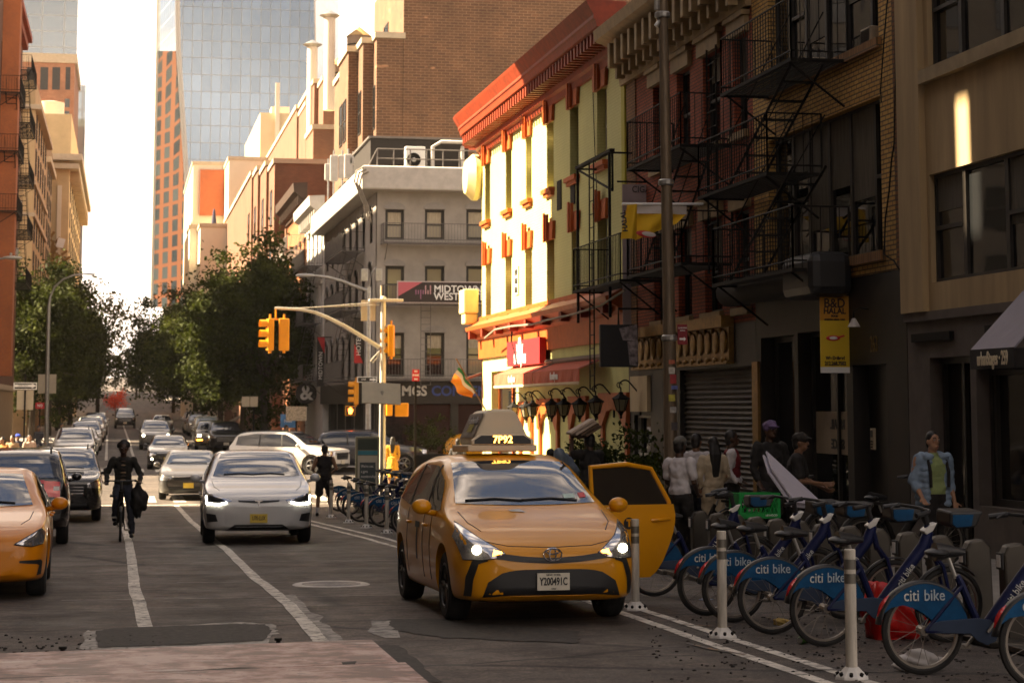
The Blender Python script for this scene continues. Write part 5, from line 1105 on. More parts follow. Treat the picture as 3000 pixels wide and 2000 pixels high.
fire_escape('fire_escape', 'rusty black fire escape near the far end of the red apartment block', fL, [zt - 3.5, zt - 6.75, zt - 10.0, zt - 13.3, zt - 16.5], 123.5, 131, 1.1, rail=.9)
fire_escape('fire_escape', 'rusty black fire escape at the near end of the red apartment block', fL, [zt - 6.75, zt - 10.0, zt - 13.3], 111.5, 117.5, 1.1, rail=.9)
for i, (yy, zz) in enumerate(((122, 12.2), (126.5, 12.1), (120, 6.6), (129, 15.3), (118, 19.))):
    o = MB().mat(M_WHITE); o.box(0, .45, -.33, .33, 0, .42); o.mat(M_IRON)
    for k in range(5): o.box(.455, .47, -.27, .27, .06 + k * .07, .09 + k * .07)
    tag(o.build('air_conditioner', None, loc=fL.P(yy, zz, .0)), ('white window air conditioner on the red apartment block, ' + ('third floor nearer', 'third floor farther', 'lowest', 'fourth floor farthest', 'uppermost')[i] + ' one'), 'air conditioner', group='air conditioners of the red block')
# near left block: stands left of the frame, its wall shades the near half of the street
tn = thing('near_left_block', 'large brown brick block on the left side of the near street corner', 'building', (-7, 20, gz(20))); NLY = 59.
m = MB(); m.box(-40, -7.0, -60, NLY, -1, 19); m.build('wall', pbr('sooty_stone', (.10, .085, .065), .85, var=.25), tn, world=True); m = MB(); m.box(-40, -6.6, -60, NLY + .0, 19.002, 19.4); m.build('cornice', M_COPE, tn, world=True)
farwins(tn, Fac((-7.0, 0), (0, 1), (1, 0)), 2, NLY - 2, 4, 18, 14, 4, 1.5, 2.1)
m = MB(); m.box(-31, XL - .05, 90.9, 90.99, -1, 27); m.build('added_end_facing', pbr('grey_end_facing', (.12, .105, .085), .85, var=.25), tr, world=True)  # unseen grey facing and windows added to tone the reflections opposite
farwins(tr, Fac((0, 90.9), (1, 0), (0, -1)), -30, -8, 4.5, 24, 7, 6, 1.5, 2.2)
# unseen screens added above the near left block; slits shape sun streaks opposite
tb = thing('sun_slit_screens', 'added unseen dark screens with slits that cut the sun, over the near left block', 'light_blocker', (-7.5, 25, 19)); HM = pbr('dark_slit_screen', (.07, .06, .05), .85, var=.2)
gaps = []
for px, py, w_, z0, z1, sl in ((2866, 350, .72, 4.6, 8.6, .10), (2917, 200, .66, 5.6, 10., .03), (2815, 320, .45, 5.4, 7.3, .04), (2960, 820, .5, 2.9, 4.6, .05), (2900, 860, .3, 2.9, 4.2, .05)):
    yq = fx(px, py)[0] + math.tan(SUN_PHI) * 19.; dz = 19 / math.cos(SUN_PHI) * math.tan(SUN_EL); gaps.append((yq, w_, z0 + dz, z1 + dz, sl))
gaps.sort(); edge = [(-60., -60.)]
for yq, w_, z0, z1, sl in gaps:
    m = MB(); a = edge[-1]; b0, b1 = yq - w_ / 2 - sl * 2, yq - w_ / 2 + sl * 2; m.prism([(-7.6, a[0], 19.4), (-7.6, b0, 19.4), (-7.6, b1, 36), (-7.6, a[1], 36)], (.12, 0, 0)); m.build('panel', HM, tb, world=True)
    m = MB(); m.box(-7.75, -7.601, yq - w_ - .2, yq + w_ + .2, 19.4, z0); m.build('lower_board', HM, tb, world=True); m = MB(); m.box(-7.75, -7.601, yq - w_ - .2, yq + w_ + .2, z1, 36); m.build('upper_board', HM, tb, world=True); edge.append((yq + w_ / 2 - sl * 2, yq + w_ / 2 + sl * 2))
m = MB(); a = edge[-1]; m.prism([(-7.6, a[0], 19.4), (-7.6, NLY, 19.4), (-7.6, NLY, 36), (-7.6, a[1], 36)], (.12, 0, 0)); m.build('panel', HM, tb, world=True)
for i, (x0, x1, y0, y1, hh, cl) in enumerate(((-26, -9, 252, 330, 17, (.30, .19, .10)), (-26, -8, 332, 425, 14, (.34, .27, .18)), (10, 26, 232, 320, 16, (.25, .15, .09)), (11, 26, 322, 425, 18, (.30, .24, .17)))):
    t = thing('far_row_block', ('rust', 'sandy', 'brown', 'beige')[i] + ' block far along the ' + ('left' if i < 2 else 'right') + ' side of the street', 'building', (x0, y0, gz(y0))); m = MB(); m.box(x0, x1, y0, y1, -1, gz(y0) + hh); m.build('wall', pbr('far_row_%d' % i, cl, .9, var=.15), t, world=True); farwins(t, Fac((x1 if i < 2 else x0, 0), (0, 1), (1 if i < 2 else -1, 0)), y0 + 2, y1 - 2, gz(y0) + 4, gz(y0) + hh - 1, 12, 4, 1.3, 2)
# low building that closes the far end of the street
for i, (x0, x1, hh, cl) in enumerate(((-60, -9, 16, (.36, .30, .22)), (14, 60, 20, (.30, .22, .15)))):
    t = thing('far_block', ('pale' if i == 0 else 'brown') + ' block at the far end of the street, ' + ('left' if i == 0 else 'right') + ' side', 'building', ((x0 + x1) / 2, 430, gz(430))); m = MB(); m.box(x0, x1, 432, 470, gz(430) - 2, gz(430) + hh); m.build('wall', pbr('far_block_%d' % i, cl, .9, var=.15), t, world=True)
    farwins(t, Fac((0, 432), (1, 0), (0, -1)), x0 + 2, x1 - 2, gz(430) + 3, gz(430) + hh - 2, 8, 4, 2, 2)
# ================================================================== VEHICLES
def paint(name, col, metal=.25, rough=.32, coat=1.):
    return pbr('car_paint_' + name, col, rough, metal, var=.05, scale=2, coat=coat, spec=.35)
M_WS = glass('windscreen_glass', (.012, .015, .022), .02, 2.3)
M_SG = glass('car_side_glass', (.010, .010, .011), .03, 1.6)
M_LAMP = pbr('headlight_shell', (.42, .42, .44), .10, .8, var=.3, scale=9, coat=1.)
M_LIT = emit('lit_lamp', (1., .84, .55), 3.2); M_AMB = emit('amber_lamp', (1., .30, .03), 3.); M_DRL = emit('daylight_lamp', (1., .93, .72), 5.)
M_TAIL = pbr('tail_lamp_red', (.42, .012, .015), .15, .2, var=.1, coat=1.)
M_RIM = pbr('alloy_rim', (.30, .29, .28), .3, .9, var=.1); M_RIMD = pbr('dark_rim', (.05, .05, .05), .35, .7, var=.1)
M_PLY = pbr('yellow_number_plate', (.62, .45, .06), .5, var=.05); M_PLW = pbr('white_number_plate', (.60, .56, .46), .5, var=.05)
_wheel = {}
def wheel_meshes(r, w, spokes, rimmat):
    k = (r, w, spokes, rimmat.name)
    if k in _wheel: return _wheel[k]
    h = w / 2; m = MB().mat(M_RUBBER); m.lathe([(r * .64, -h * .9), (r * .90, -h), (r * .97, -h * .82), (r, -h * .5), (r, h * .5), (r * .97, h * .82), (r * .90, h), (r * .64, h * .9), (r * .64, -h * .9)], axis='x', seg=28)
    ty = m.mesh('wheel'); m = MB().mat(M_BLACK); m.lathe([(r * .64, 0), (0, 0)], axis='x', seg=28); m.mat(rimmat)
    for sd in (-1, 1):
        m.lathe([(r * .655, sd * h * .92), (r * .60, sd * h * .98), (r * .57, sd * h * .7)], axis='x', seg=28); m.lathe([(0, sd * h * .8), (r * .12, sd * h * .78), (r * .15, sd * h * .55)], axis='x', seg=14)
        for q in range(spokes):
            a = 2 * math.pi * q / spokes
            for da in (-.13, .13): m.tube([(sd * h * .68, r * .1 * math.cos(a), r * .1 * math.sin(a)), (sd * h * .78, r * .6 * math.cos(a + da), r * .6 * math.sin(a + da))], [.024, .018], seg=5)
    rm = m.mesh('rim'); _wheel[k] = (ty, rm); return ty, rm

class Car:
    """body lofted from longitudinal curves; local frame: nose towards -y, s = distance from the nose"""
    def __init__(c, L, W, H, wb, fo, wr, top, belt, bot, plan, tumble=.30, hood_r=.05, arch=.07):
        c.L, c.W, c.H, c.wb, c.fo, c.wr = L, W, H, wb, fo, wr; c.y0 = -L / 2
        T, B, U, P = [pchip(*zip(*q)) for q in (top, belt, bot, plan)]; c.T, c.B, c.U, c.P = T, B, U, P
        ss = sorted(set([0, .02, .05, .09, .14, .2, .28] + list(np.arange(.36, L - .3, .09)) + [L - .28, L - .2, L - .14, L - .09, L - .05, L - .02, L]))
        rows = []
        for s in ss:
            w = P(s) * W / 2; zb, zt = U(s), T(s); zl = min(B(s), zt - hood_r); up = max(0., zt - zl - hood_r); wr_ = max(.955 * w - tumble * up - .02, .25 * w); k = min(1., (zt - zl) / .3)
            h = zl - zb
            prof = [(0, zb), (.6 * w, zb), (.90 * w, zb + .02), (.975 * w, zb + .16 * h), (w, zb + .48 * h), (.995 * w, zb + .74 * h), (.965 * w, zl - .02), (.955 * w * .5 + wr_ * .5 + .012, zl * .5 + (zt - .10 * k) * .5), (wr_, zt - .10 * k), (wr_ - .07, zt - .045 * k), (.72 * wr_, zt - .012 * k), (0, zt)]
            prof = [(max(x, 0), z) for x, z in prof]
            pts = []
            n = len(prof)
            for i in range(n - 1):
                p0, p1, p2, p3 = prof[max(i - 1, 0)], prof[i], prof[i + 1], prof[min(i + 2, n - 1)]
                for t in (0, .33, .67):
                    f = lambda a, b_, d, e: .5 * (2 * b_ + (d - a) * t + (2 * a - 5 * b_ + 4 * d - e) * t * t + (3 * b_ - a - 3 * d + e) * t ** 3)
                    pts.append((f(p0[0], p1[0], p2[0], p3[0]), f(p0[1], p1[1], p2[1], p3[1])))
            pts.append(prof[-1]); ring = [(x, c.y0 + s, z) for x, z in pts] + [(-x, c.y0 + s, z) for x, z in pts[-2:0:-1]]; rows.append(ring)
        n = len(rows[0]); v = [p for r in rows for p in r]; f = []
        for i in range(len(rows) - 1):
            for j in range(n): f.append((i * n + j, i * n + (j + 1) % n, (i + 1) * n + (j + 1) % n, (i + 1) * n + j))
        f.append(tuple(range(n))); f.append(tuple(range(len(v) - 1, len(v) - n - 1, -1)))
        c.v, c.f = v, f; c.bvh = BVHTree.FromPolygons([Vector(p) for p in v], f); c.mb = None
        m = MB(); m.add(v, f); me = m.mesh('body'); b = bmesh.new(); b.from_mesh(me); bmesh.ops.recalc_face_normals(b, faces=b.faces); b.to_mesh(me); b.free(); me.materials.append(M_BLACK); me.materials.append(M_DARKIN)
        cut = MB()
        for s in (fo, fo + wb):
            for sd in (-1, 1): cut.lathe([(0, sd * (W / 2 - .34)), (wr + arch, sd * (W / 2 - .34)), (wr + arch, sd * (W / 2 + .3)), (0, sd * (W / 2 + .3))], (0, c.y0 + s, wr + .015), axis='x', seg=36)
        cme = cut.mesh('cut'); b = bmesh.new(); b.from_mesh(cme); bmesh.ops.remove_doubles(b, verts=b.verts, dist=1e-5); bmesh.ops.recalc_face_normals(b, faces=b.faces); b.to_mesh(cme); b.free()
        cme.materials.append(M_BLACK); cme.materials.append(M_DARKIN); cme.polygons.foreach_set('material_index', [1] * len(cme.polygons))
        co = bpy.data.objects.new('cut', cme); COL.objects.link(co)
        c.me = evaluated(me, [('BOOLEAN', dict(object=co, operation='DIFFERENCE', solver='EXACT'))]); bpy.data.objects.remove(co)
        c.patches = {}
    def hit(c, view, a, b, off):
        """a, b are image-plane coordinates of the view: front (x,z), left/right (s,z), top (x,s)"""
        if view == 'front': o, d = Vector((a, -9, b)), Vector((0, 1, 0))
        elif view == 'rear': o, d = Vector((a, 9, b)), Vector((0, -1, 0))
        elif view in ('left', 'right'): sg = 1 if view == 'left' else -1; o, d = Vector((4 * sg, c.y0 + a, b)), Vector((-sg, 0, 0))
        else: o, d = Vector((a, c.y0 + b, 4)), Vector((0, 0, -1))
        p, nn, i, ds = c.bvh.ray_cast(o, d)
        if p is None:
            q = o + d * (8.0 if view in ('front', 'rear') else 3.2); p, nn, i, ds = c.bvh.find_nearest(q)
        if nn.dot(d) > 0: nn = -nn
        return p + nn * off
    def patch(c, m, view, lo, hi, nu=12, nv=6, off=.006):
        """skin panel between two chains (lower, upper), draped on the body"""
        def res(ch, n):
            ch = np.array(ch, float); dd = np.r_[0, np.cumsum(np.hypot(*np.diff(ch, axis=0).T))]; t = np.linspace(0, dd[-1], n); return np.c_[np.interp(t, dd, ch[:, 0]), np.interp(t, dd, ch[:, 1])]
        A, B_ = res(lo, nu), res(hi, nu); rows = []
        for j in range(nv + 1): t = j / nv; rows.append([c.hit(view, *(A[i] * (1 - t) + B_[i] * t), off) for i in range(nu)])
        return m.grid(rows)
    def seam(c, m, view, pts, r=.006, off=.0, n=10):
        out = []
        for a, b in zip(pts, pts[1:]): out += [c.hit(view, a[0] + (b[0] - a[0]) * k / n, a[1] + (b[1] - a[1]) * k / n, off) for k in range(n)]
        out.append(c.hit(view, *pts[-1], off)); return m.tube(out, r, seg=5)
    def part(c, name, mat, fn, parent='body', smooth=True):
        """record a part: fn fills a builder; parent names another recorded part or 'root'"""
        m = MB(); fn(m); me = m.mesh(name); me.materials.clear(); me.materials.append(mat)
        b = bmesh.new(); b.from_mesh(me); bmesh.ops.recalc_face_normals(b, faces=b.faces); b.to_mesh(me); b.free()
        if smooth: me.polygons.foreach_set('use_smooth', [True] * len(me.polygons))
        c.patches.setdefault('list', []).append((name, me, parent))
    def make(c, name, label, cat, pmat, loc, rz, group=None, spokes=5, rimmat=None, swap=None):
        t = thing(name, label, cat, loc, rz, group); me = c.me.copy() if c.me.users else c.me
        me.materials.clear(); me.materials.append(pmat); me.materials.append(M_DARKIN); bo = link('body', me, t, True); bo.modifiers.new('wn', 'WEIGHTED_NORMAL') if False else None
        for (nm, pm, par) in c.patches.get('list', []):
            q = pm
            if q.materials[0].name.startswith('car_paint_body'): q = pm.copy(); q.materials.clear(); q.materials.append(pmat)
            if swap and nm in swap: q = pm.copy(); q.materials.clear(); q.materials.append(swap[nm])
            o = bpy.data.objects.new(nm, q); COL.objects.link(o); o.parent = bo if par == 'sub' else t
        ty, rm = wheel_meshes(c.wr, .22, spokes, rimmat or M_RIM)
        for s in (c.fo, c.fo + c.wb):
            for sd in (-1, 1):
                o = bpy.data.objects.new('wheel', ty); COL.objects.link(o); o.parent = t; o.location = (sd * (c.W / 2 - .135), c.y0 + s, c.wr); q = bpy.data.objects.new('rim', rm); COL.objects.link(q); q.parent = o
        # pitch with the road
        y = loc[1]; sl = (gz(y + 1.5) - gz(y - 1.5)) / 3.
        t.rotation_euler = (math.atan(sl) * math.cos(rz), 0, rz); return t
M_BODY = pbr('car_paint_body', (.1, .1, .1), .3)
def mirror(sd, zz, s, w=.20, h=.15, x=None):
    def f(m): m.ell((sd * (x - .03), s, zz), (w * .5, .075, h * .5), seg=14, rings=9); m.tube([(sd * (x - .18), s + .05, zz - .07), (sd * (x - .05), s + .02, zz - .04)], .03, seg=6)
    return f
def generic(c, cowl, header, zc_, zh, xw, xh, side, sidetop, grille=None, lamps=None, plate=None, intake=None, pillars=(), mir=None, handle_z=.86, rear_s=None):
    """glass, lamps, grille, plate, mirrors shared by all the cars"""
    n = 9; xs = np.linspace(-1, 1, n)
    c.part('windscreen', M_WS, lambda m: c.patch(m, 'front', [(x * xw, zc_ + .035 * (1 - x * x) * -.6) for x in xs], [(x * xh, zh + .02 * (1 - x * x)) for x in xs], 16, 9))
    for vw in ('left', 'right'):
        c.part('side_window', M_SG, lambda m, vw=vw: c.patch(m, vw, side, sidetop, 22, 5))
        if pillars: [c.part('door_pillar', M_BLACK, lambda m, a=a, b=b, vw=vw: c.patch(m, vw, [(a[0] - .035, a[1]), (a[0] + .035, a[1])], [(b[0] - .03, b[1]), (b[0] + .03, b[1])], 3, 5, .010)) for a, b in pillars]
        for a in [q[0] for q in pillars] + [(side[0][0] + .30, side[0][1])]: c.part('door_seam', M_BLACK, lambda m, a=a, vw=vw: c.seam(m, vw, [(a[0] + .03, a[1] - .02), (a[0] + .05, (a[1] + .34) / 2), (a[0] + .0, .34)], .005))
        sg = 1 if vw == 'left' else -1
        for (a, b) in pillars[:2]:
            q = c.hit(vw, a[0] - .12, handle_z, .012); c.part('door_handle', M_BODY, lambda m, q=q: m.tube([q + Vector((0, -.11, 0)), q + Vector((sg * .015, -.06, 0)), q + Vector((sg * .015, .06, 0)), q + Vector((0, .10, 0))], .016, seg=6))
    if grille: c.part('grille', M_BLACK, lambda m: c.patch(m, 'front', grille[0], grille[1], 18, 4, .008))
    if intake: c.part('lower_intake', M_BLACK, lambda m: c.patch(m, 'front', intake[0], intake[1], 18, 4, .007))
    if lamps:
        for sg in (-1, 1): c.part('headlight', M_LAMP, lambda m, sg=sg: c.patch(m, 'front', [(sg * x, z) for x, z in lamps[0]], [(sg * x, z) for x, z in lamps[1]], 10, 5, .008))
    if mir:
        for sg in (-1, 1): c.part('mirror', M_BODY, mirror(sg, mir[2], c.y0 + mir[1], x=mir[0]))
    for sg in (-1, 1): c.part('bonnet_seam', M_BLACK, lambda m, sg=sg: c.seam(m, 'top', [(sg * xw * 1.02, cowl - .02), (sg * xw * .98, cowl * .6), (sg * xw * .86, .38)], .005))
    for x0 in (-.60, -.04): c.part('wiper', M_BLACK, lambda m, x0=x0: c.seam(m, 'front', [(x0, zc_ + .02), (x0 + .30, zc_ + .035), (x0 + .56, zc_ + .015)], .010, .014))
    if plate:
        pw, ph, pz, pm, txt = plate; q = c.hit('front', 0, pz, .03); a = c.hit('front', 0, pz + ph / 2, .03)
        c.part('number_plate', pm, lambda m: m.box(-pw / 2, pw / 2, min(q.y, a.y) - .012, min(q.y, a.y) + .01, pz - ph / 2, pz + ph / 2), smooth=False); c.plate_at = (0, min(q.y, a.y) - .014, pz)
# ---- compact hatch cab (the hero)
def P_(L, e=.90): return [(0, .55), (.03, .70), (.10, .82), (.22, .91), (.45, .97), (.9, 1.0), (L * .5, 1.0), (L - .8, .98), (L - .3, .92), (L - .08, .80), (L, .66)]
cab = Car(4.62, 1.775, 1.575, 2.78, .92, .325, [(0, .60), (.04, .68), (.12, .735), (.30, .82), (.60, .925), (.95, 1.015), (1.12, 1.07), (1.5, 1.25), (1.9, 1.43), (2.2, 1.525), (2.6, 1.57), (3.1, 1.565), (3.7, 1.52), (4.15, 1.42), (4.4, 1.25), (4.55, 1.0), (4.62, .85)], [(0, .58), (.3, .76), (1.0, .93), (1.6, .985), (3, 1.02), (4.1, 1.05), (4.62, .9)], [(0, .27), (.1, .22), (.6, .20), (1.4, .20), (3.2, .20), (4.2, .24), (4.62, .36)], [(0, .60), (.03, .72), (.10, .83), (.22, .915), (.45, .975), (.9, 1.0), (2.3, 1.0), (3.9, .985), (4.3, .93), (4.54, .82), (4.62, .68)], tumble=.33, arch=.06)
generic(cab, 1.0, 1.95, 1.085, 1.475, .70, .585, [(1.30, 1.02), (1.7, 1.0), (2.4, 1.015), (3.3, 1.04), (3.95, 1.09)], [(1.38, 1.07), (1.78, 1.30), (2.3, 1.445), (3.1, 1.465), (3.80, 1.30)], None,
        ([(.80, .60), (.66, .60), (.52, .615), (.44, .655)], [(.845, .80), (.80, .93), (.66, .80), (.46, .672)]), (.305, .155, .40, M_PLW, ''), ([(-.66, .225), (-.3, .20), (.3, .20), (.66, .225)], [(-.60, .40), (-.46, .49), (-.3, .51), (.3, .51), (.46, .49), (.60, .40)]), [((2.05, 1.0), (2.18, 1.45)), ((3.12, 1.03), (3.14, 1.46))], (1.03, 1.42, 1.055))
cab.part('upper_grille', M_BLACK, lambda m: cab.patch(m, 'front', [(-.52, .605), (-.25, .575), (0, .562), (.25, .575), (.52, .605)], [(-.53, .66), (-.25, .625), (0, .61), (.25, .625), (.53, .66)], 18, 3, .008))
for sg in (-1, 1):
    cab.part('bumper_slot', M_BLACK, lambda m, sg=sg: cab.patch(m, 'front', [(sg * .735, .27), (sg * .725, .42), (sg * .68, .565), (sg * .60, .59)], [(sg * .79, .27), (sg * .785, .44), (sg * .73, .60), (sg * .60, .605)], 14, 2, .006))
    cab.part('lit_bulb', M_LIT, lambda m, sg=sg: m.ell(cab.hit('front', sg * .69, .685, .012), .044)); cab.part('turn_lamp', M_AMB, lambda m, sg=sg: cab.patch(m, 'front', [(sg * .56, .632), (sg * .47, .652)], [(sg * .54, .685), (sg * .47, .668)], 5, 2, .012))
    cab.part('headlight_trim', M_BLACK, lambda m, sg=sg: cab.seam(m, 'front', [(sg * .80, .60), (sg * .66, .60), (sg * .52, .615), (sg * .44, .655), (sg * .66, .80), (sg * .80, .93)], .006, .004))
cab.part('bonnet_front_seam', M_BLACK, lambda m: cab.seam(m, 'front', [(-.62, .765), (-.4, .72), (0, .705), (.4, .72), (.62, .765)], .005, .0))
cab.part('bonnet_badge', M_STEEL, lambda m: cab.patch(m, 'top', [(-.20, .93), (-.06, .90)], [(-.22, .985), (-.10, 1.0)], 4, 2, .006))
M_TAXI = paint('taxi_yellow', (.62, .262, .002), .0, .34, .45); M_TAXI2 = paint('taxi_orange', (.60, .205, .002), .0, .34, .45)
fl, fr_ = on_g(1318, 1806), on_g(1803, 1811); rl = on_g(1228, 1752)
mid = (fl + fr_) / 2; rzc = R(.5)
ax = Vector((math.sin(-rzc) * -1, math.cos(rzc), 0)); ax = Matrix.Rotation(rzc, 3, 'Z') @ Vector((0, 1, 0))
ctr = mid + ax * (cab.L / 2 - cab.fo); ctr.z = gz(ctr.y)
tx = cab.make('taxi', 'yellow hatchback cab with a lit roof sign and an open rear door', 'taxi', M_TAXI, ctr, rzc, None, 6, M_RIMD)
def onroof(x, s): return cab.hit('top', x, s, 0)
# emblem ring of the cab
q = cab.hit('front', 0, .635, .02); m = MB()
for rx, rz_ in ((.085, .058), (.03, .055), (.062, .024)): m.tube([(rx * math.cos(a), q.y - .012, q.z + rz_ * math.sin(a) + (.028 if rx == .062 else 0)) for a in np.linspace(0, 2 * math.pi, 20)], .0075, seg=6)
m.build('front_emblem', M_CHROME, tx, smooth=True)
lettering('Y200491C', .098, M_BTXT, tx, cab.plate_at, (1, 0, 0), (0, 0, 1), cond=.62, bold=.002); pa_ = cab.plate_at
lettering('NEW YORK', .026, M_BTXT, tx, (0, pa_[1], pa_[2] + .062), (1, 0, 0), (0, 0, 1)); lettering('TAXI', .02, M_BTXT, tx, (0, pa_[1], pa_[2] - .064), (1, 0, 0), (0, 0, 1))
# inspection stickers in the windscreen
m = MB().mat(pbr('pale_sticker', (.42, .55, .50), .6, var=0)); cab.patch(m, 'front', [(.40, 1.12), (.52, 1.125)], [(.40, 1.16), (.52, 1.165)], 4, 2, .010); m.mat(M_REDTXT); cab.patch(m, 'front', [(.56, 1.125), (.63, 1.13)], [(.56, 1.17), (.63, 1.175)], 4, 2, .010); m.build('sticker', None, tx)
# roof advertising sign
rf = onroof(0, 2.75).z; M_SGN = pbr('cream_plastic', (.62, .52, .37), .45, var=.06)
m = MB(); y = cab.y0 + 2.35; m.box(-.37, .37, y, y + .95, rf + .02, rf + .09); bs0 = m.build('roof_sign_base', M_SGN, tx, bevel=.015)
m = MB(); m.prism([(-.33, y - .01, rf + .09), (.33, y - .01, rf + .09), (.33, y - .01, rf + .14), (.24, y - .01, rf + .20), (-.24, y - .01, rf + .20), (-.33, y - .01, rf + .14)], (0, .05, 0)); pn = m.build('roof_number_panel', M_SGN, tx, bevel=.01)
m = MB(); m.prism([(-.30, y - .016, rf + .10), (.30, y - .016, rf + .10), (.30, y - .016, rf + .138), (.225, y - .016, rf + .185), (-.225, y - .016, rf + .185), (-.30, y - .016, rf + .138)], (0, .005, 0)); m.build('number_field', M_BLACK, pn)
lettering('7P92', .105, emit('amber_digits', (1., .42, .06), 1.6), pn, (0, y - .018, rf + .142), (1, 0, 0), (0, 0, 1), bold=.002)
m = MB(); A = [(-.29, 0), (.29, 0), (.29, .07), (.17, .33), (.11, .37), (-.11, .37), (-.17, .33), (-.29, .07)]; m.prism([(x, y + .06, rf + .09 + z) for x, z in A], (0, .86, 0)); m.build('roof_sign', M_SGN, tx, bevel=.03)
m = MB(); dn = Vector((-.30, 0, .14)).normalized(); o3 = Vector((-.006, 0, .003)); m.quad(*[Vector(p) + o3 for p in ((-.29, y + .09, rf + .165), (-.29, y + .89, rf + .165), (-.172, y + .89, rf + .42), (-.172, y + .09, rf + .42))]); sc = m.build('roof_screen', pbr('advert_dark', (.055, .042, .038), .35, var=.25, scale=5), tx)
lettering('Freshworks', .115, pbr('advert_white', (.45, .42, .40), .5, var=0), tx, (-.218, y + .50, rf + .345), (0, -1, 0), (.135, 0, .295), bold=.002, name='advert_lettering')
m = MB().mat(pbr('advert_olive', (.30, .26, .02), .5, var=0)); b0 = Vector((-.266, 0, rf + .225)) + o3; um = Vector((.135, 0, .295)).normalized(); m.quad(*[b0 + Vector((0, y + q, 0)) + um * h for q, h in ((.35, 0), (.62, 0), (.62, .09), (.35, .09))]); m.build('advert_button', None, tx)
# open rear door on the kerb side
hinge = Vector((.90, cab.y0 + 2.10, 0)); A = R(-74); Rm = Matrix.Rotation(A, 3, 'Z')
def dpt(s, z, off=0.):                       # point of the door skin in car space: s from the hinge
    bul = .03 * (1 - ((z - .62) / .45) ** 2); return hinge + Rm @ Vector((bul + off, s, z))
out = [(0.03, .30), (.06, .28), (.55, .27), (.72, .30), (.80, .40), (.90, .60), (.985, .78), (1.0, .92), (.985, 1.03)]
def ribbon(off): return [[dpt(s0 + (s1 - s0) * k / 10, z, off) for k in range(11)] for z, s0, s1 in ((.28, .05, .68), (.34, .02, .76), (.44, .0, .83), (.54, 0, .88), (.64, 0, .925), (.74, 0, .965), (.84, 0, .99), (.92, .0, 1.0), (1.03, .02, .985))]
m = MB(); a_, b_ = ribbon(.0), ribbon(-.09); m.grid(a_); m.grid(b_)
for i in range(len(a_) - 1):
    for k in (0, 10): m.quad(a_[i][k], a_[i + 1][k], b_[i + 1][k], b_[i][k])
for r_ in (0, -1):
    for k in range(10): m.quad(a_[r_][k], a_[r_][k + 1], b_[r_][k + 1], b_[r_][k])
dr = m.build('door', M_TAXI, tx, smooth=True, fixn=True)
fr2 = [(.03, 1.03), (.06, 1.42), (.50, 1.45), (.80, 1.40), (.965, 1.06), (.97, 1.03)]
m = MB(); m.tube([hinge + Rm @ Vector((-.06 - .22 * (z - 1.03), s, z)) for s, z in fr2], .028, seg=8); m.build('window_frame', M_TAXI, dr)
m = MB(); m.quad(*[hinge + Rm @ Vector((-.06 - .22 * (z - 1.03), s, z)) for s, z in ((.05, 1.03), (.96, 1.03), (.80, 1.39), (.5, 1.44), (.07, 1.41))]); m.build('window_pane', glass('tinted_door_glass', (.018, .015, .012), .04, 1.5), dr)
m = MB(); m.tube([dpt(s, .87 + .008 * math.sin(s * 8), .02 if 0 < i < 5 else -.005) for i, s in enumerate(np.linspace(.70, .93, 6))], .017, seg=8); m.build('door_handle', M_TAXI, dr, smooth=True)
m = MB(); m.lathe([(0, 0), (.062, 0), (.062, .004), (0, .004)], seg=20); me = m.mesh('door_emblem'); me.transform(Matrix.Translation(dpt(.42, .84, .004)) @ (Rm @ Matrix.Rotation(R(90), 3, 'Y')).to_4x4()); me.materials.append(M_BTXT); link('door_emblem', me, dr)
me = text_mesh('T', .10, bold=.006).copy(); me.materials.clear(); me.materials.append(M_TAXI); me.transform(Matrix.Translation(dpt(.42, .84, .008)) @ (Rm @ Matrix.Rotation(R(90), 3, 'Z') @ Matrix.Rotation(R(90), 3, 'X')).to_4x4()); link('door_mark', me, dr)
# dark NYC T stripe on the near side door
m = MB(); cab.patch(m, 'right', [(2.42, .50), (2.50, .50)], [(2.42, .86), (2.50, .86)], 4, 8, .004); cab.patch(m, 'right', [(2.32, .82), (2.60, .82)], [(2.32, .88), (2.60, .88)], 6, 2, .0045); m.split('door_mark', M_BTXT, tx)

# ---- large white electric SUV
suv = Car(5.04, 2.0, 1.68, 2.965, .96, .385, [(0, .72), (.04, .80), (.14, .86), (.4, .96), (.8, 1.05), (1.1, 1.13), (1.25, 1.19), (1.7, 1.43), (2.1, 1.59), (2.5, 1.67), (3.0, 1.68), (3.8, 1.60), (4.5, 1.40), (4.85, 1.22), (5.04, 1.0)], [(0, .70), (.3, .90), (1.1, 1.04), (2, 1.09), (4.2, 1.13), (5.04, 1.0)], [(0, .32), (.1, .26), (.7, .24), (4.2, .26), (5.04, .45)], [(0, .62), (.03, .73), (.10, .84), (.22, .92), (.45, .975), (.9, 1.0), (2.5, 1.0), (4.3, .985), (4.8, .9), (5.04, .72)], tumble=.34)
generic(suv, 1.1, 2.1, 1.20, 1.60, .80, .64, [(1.42, 1.10), (2.2, 1.11), (3.4, 1.13), (4.4, 1.17)], [(1.52, 1.16), (2.0, 1.42), (2.6, 1.56), (3.5, 1.55), (4.25, 1.35)], ([(-.36, .76), (-.1, .735), (.1, .735), (.36, .76)], [(-.37, .785), (-.1, .775), (.1, .775), (.37, .785)]),
        ([(.90, .72), (.70, .715), (.56, .745), (.47, .78)], [(.93, .88), (.86, .90), (.68, .835), (.49, .79)]), (.31, .155, .47, M_PLY, ''), ([(-.60, .25), (.60, .25)], [(-.42, .36), (.42, .36)]), [((2.35, 1.09), (2.45, 1.56)), ((3.5, 1.12), (3.52, 1.55))], (1.14, 1.62, 1.16))
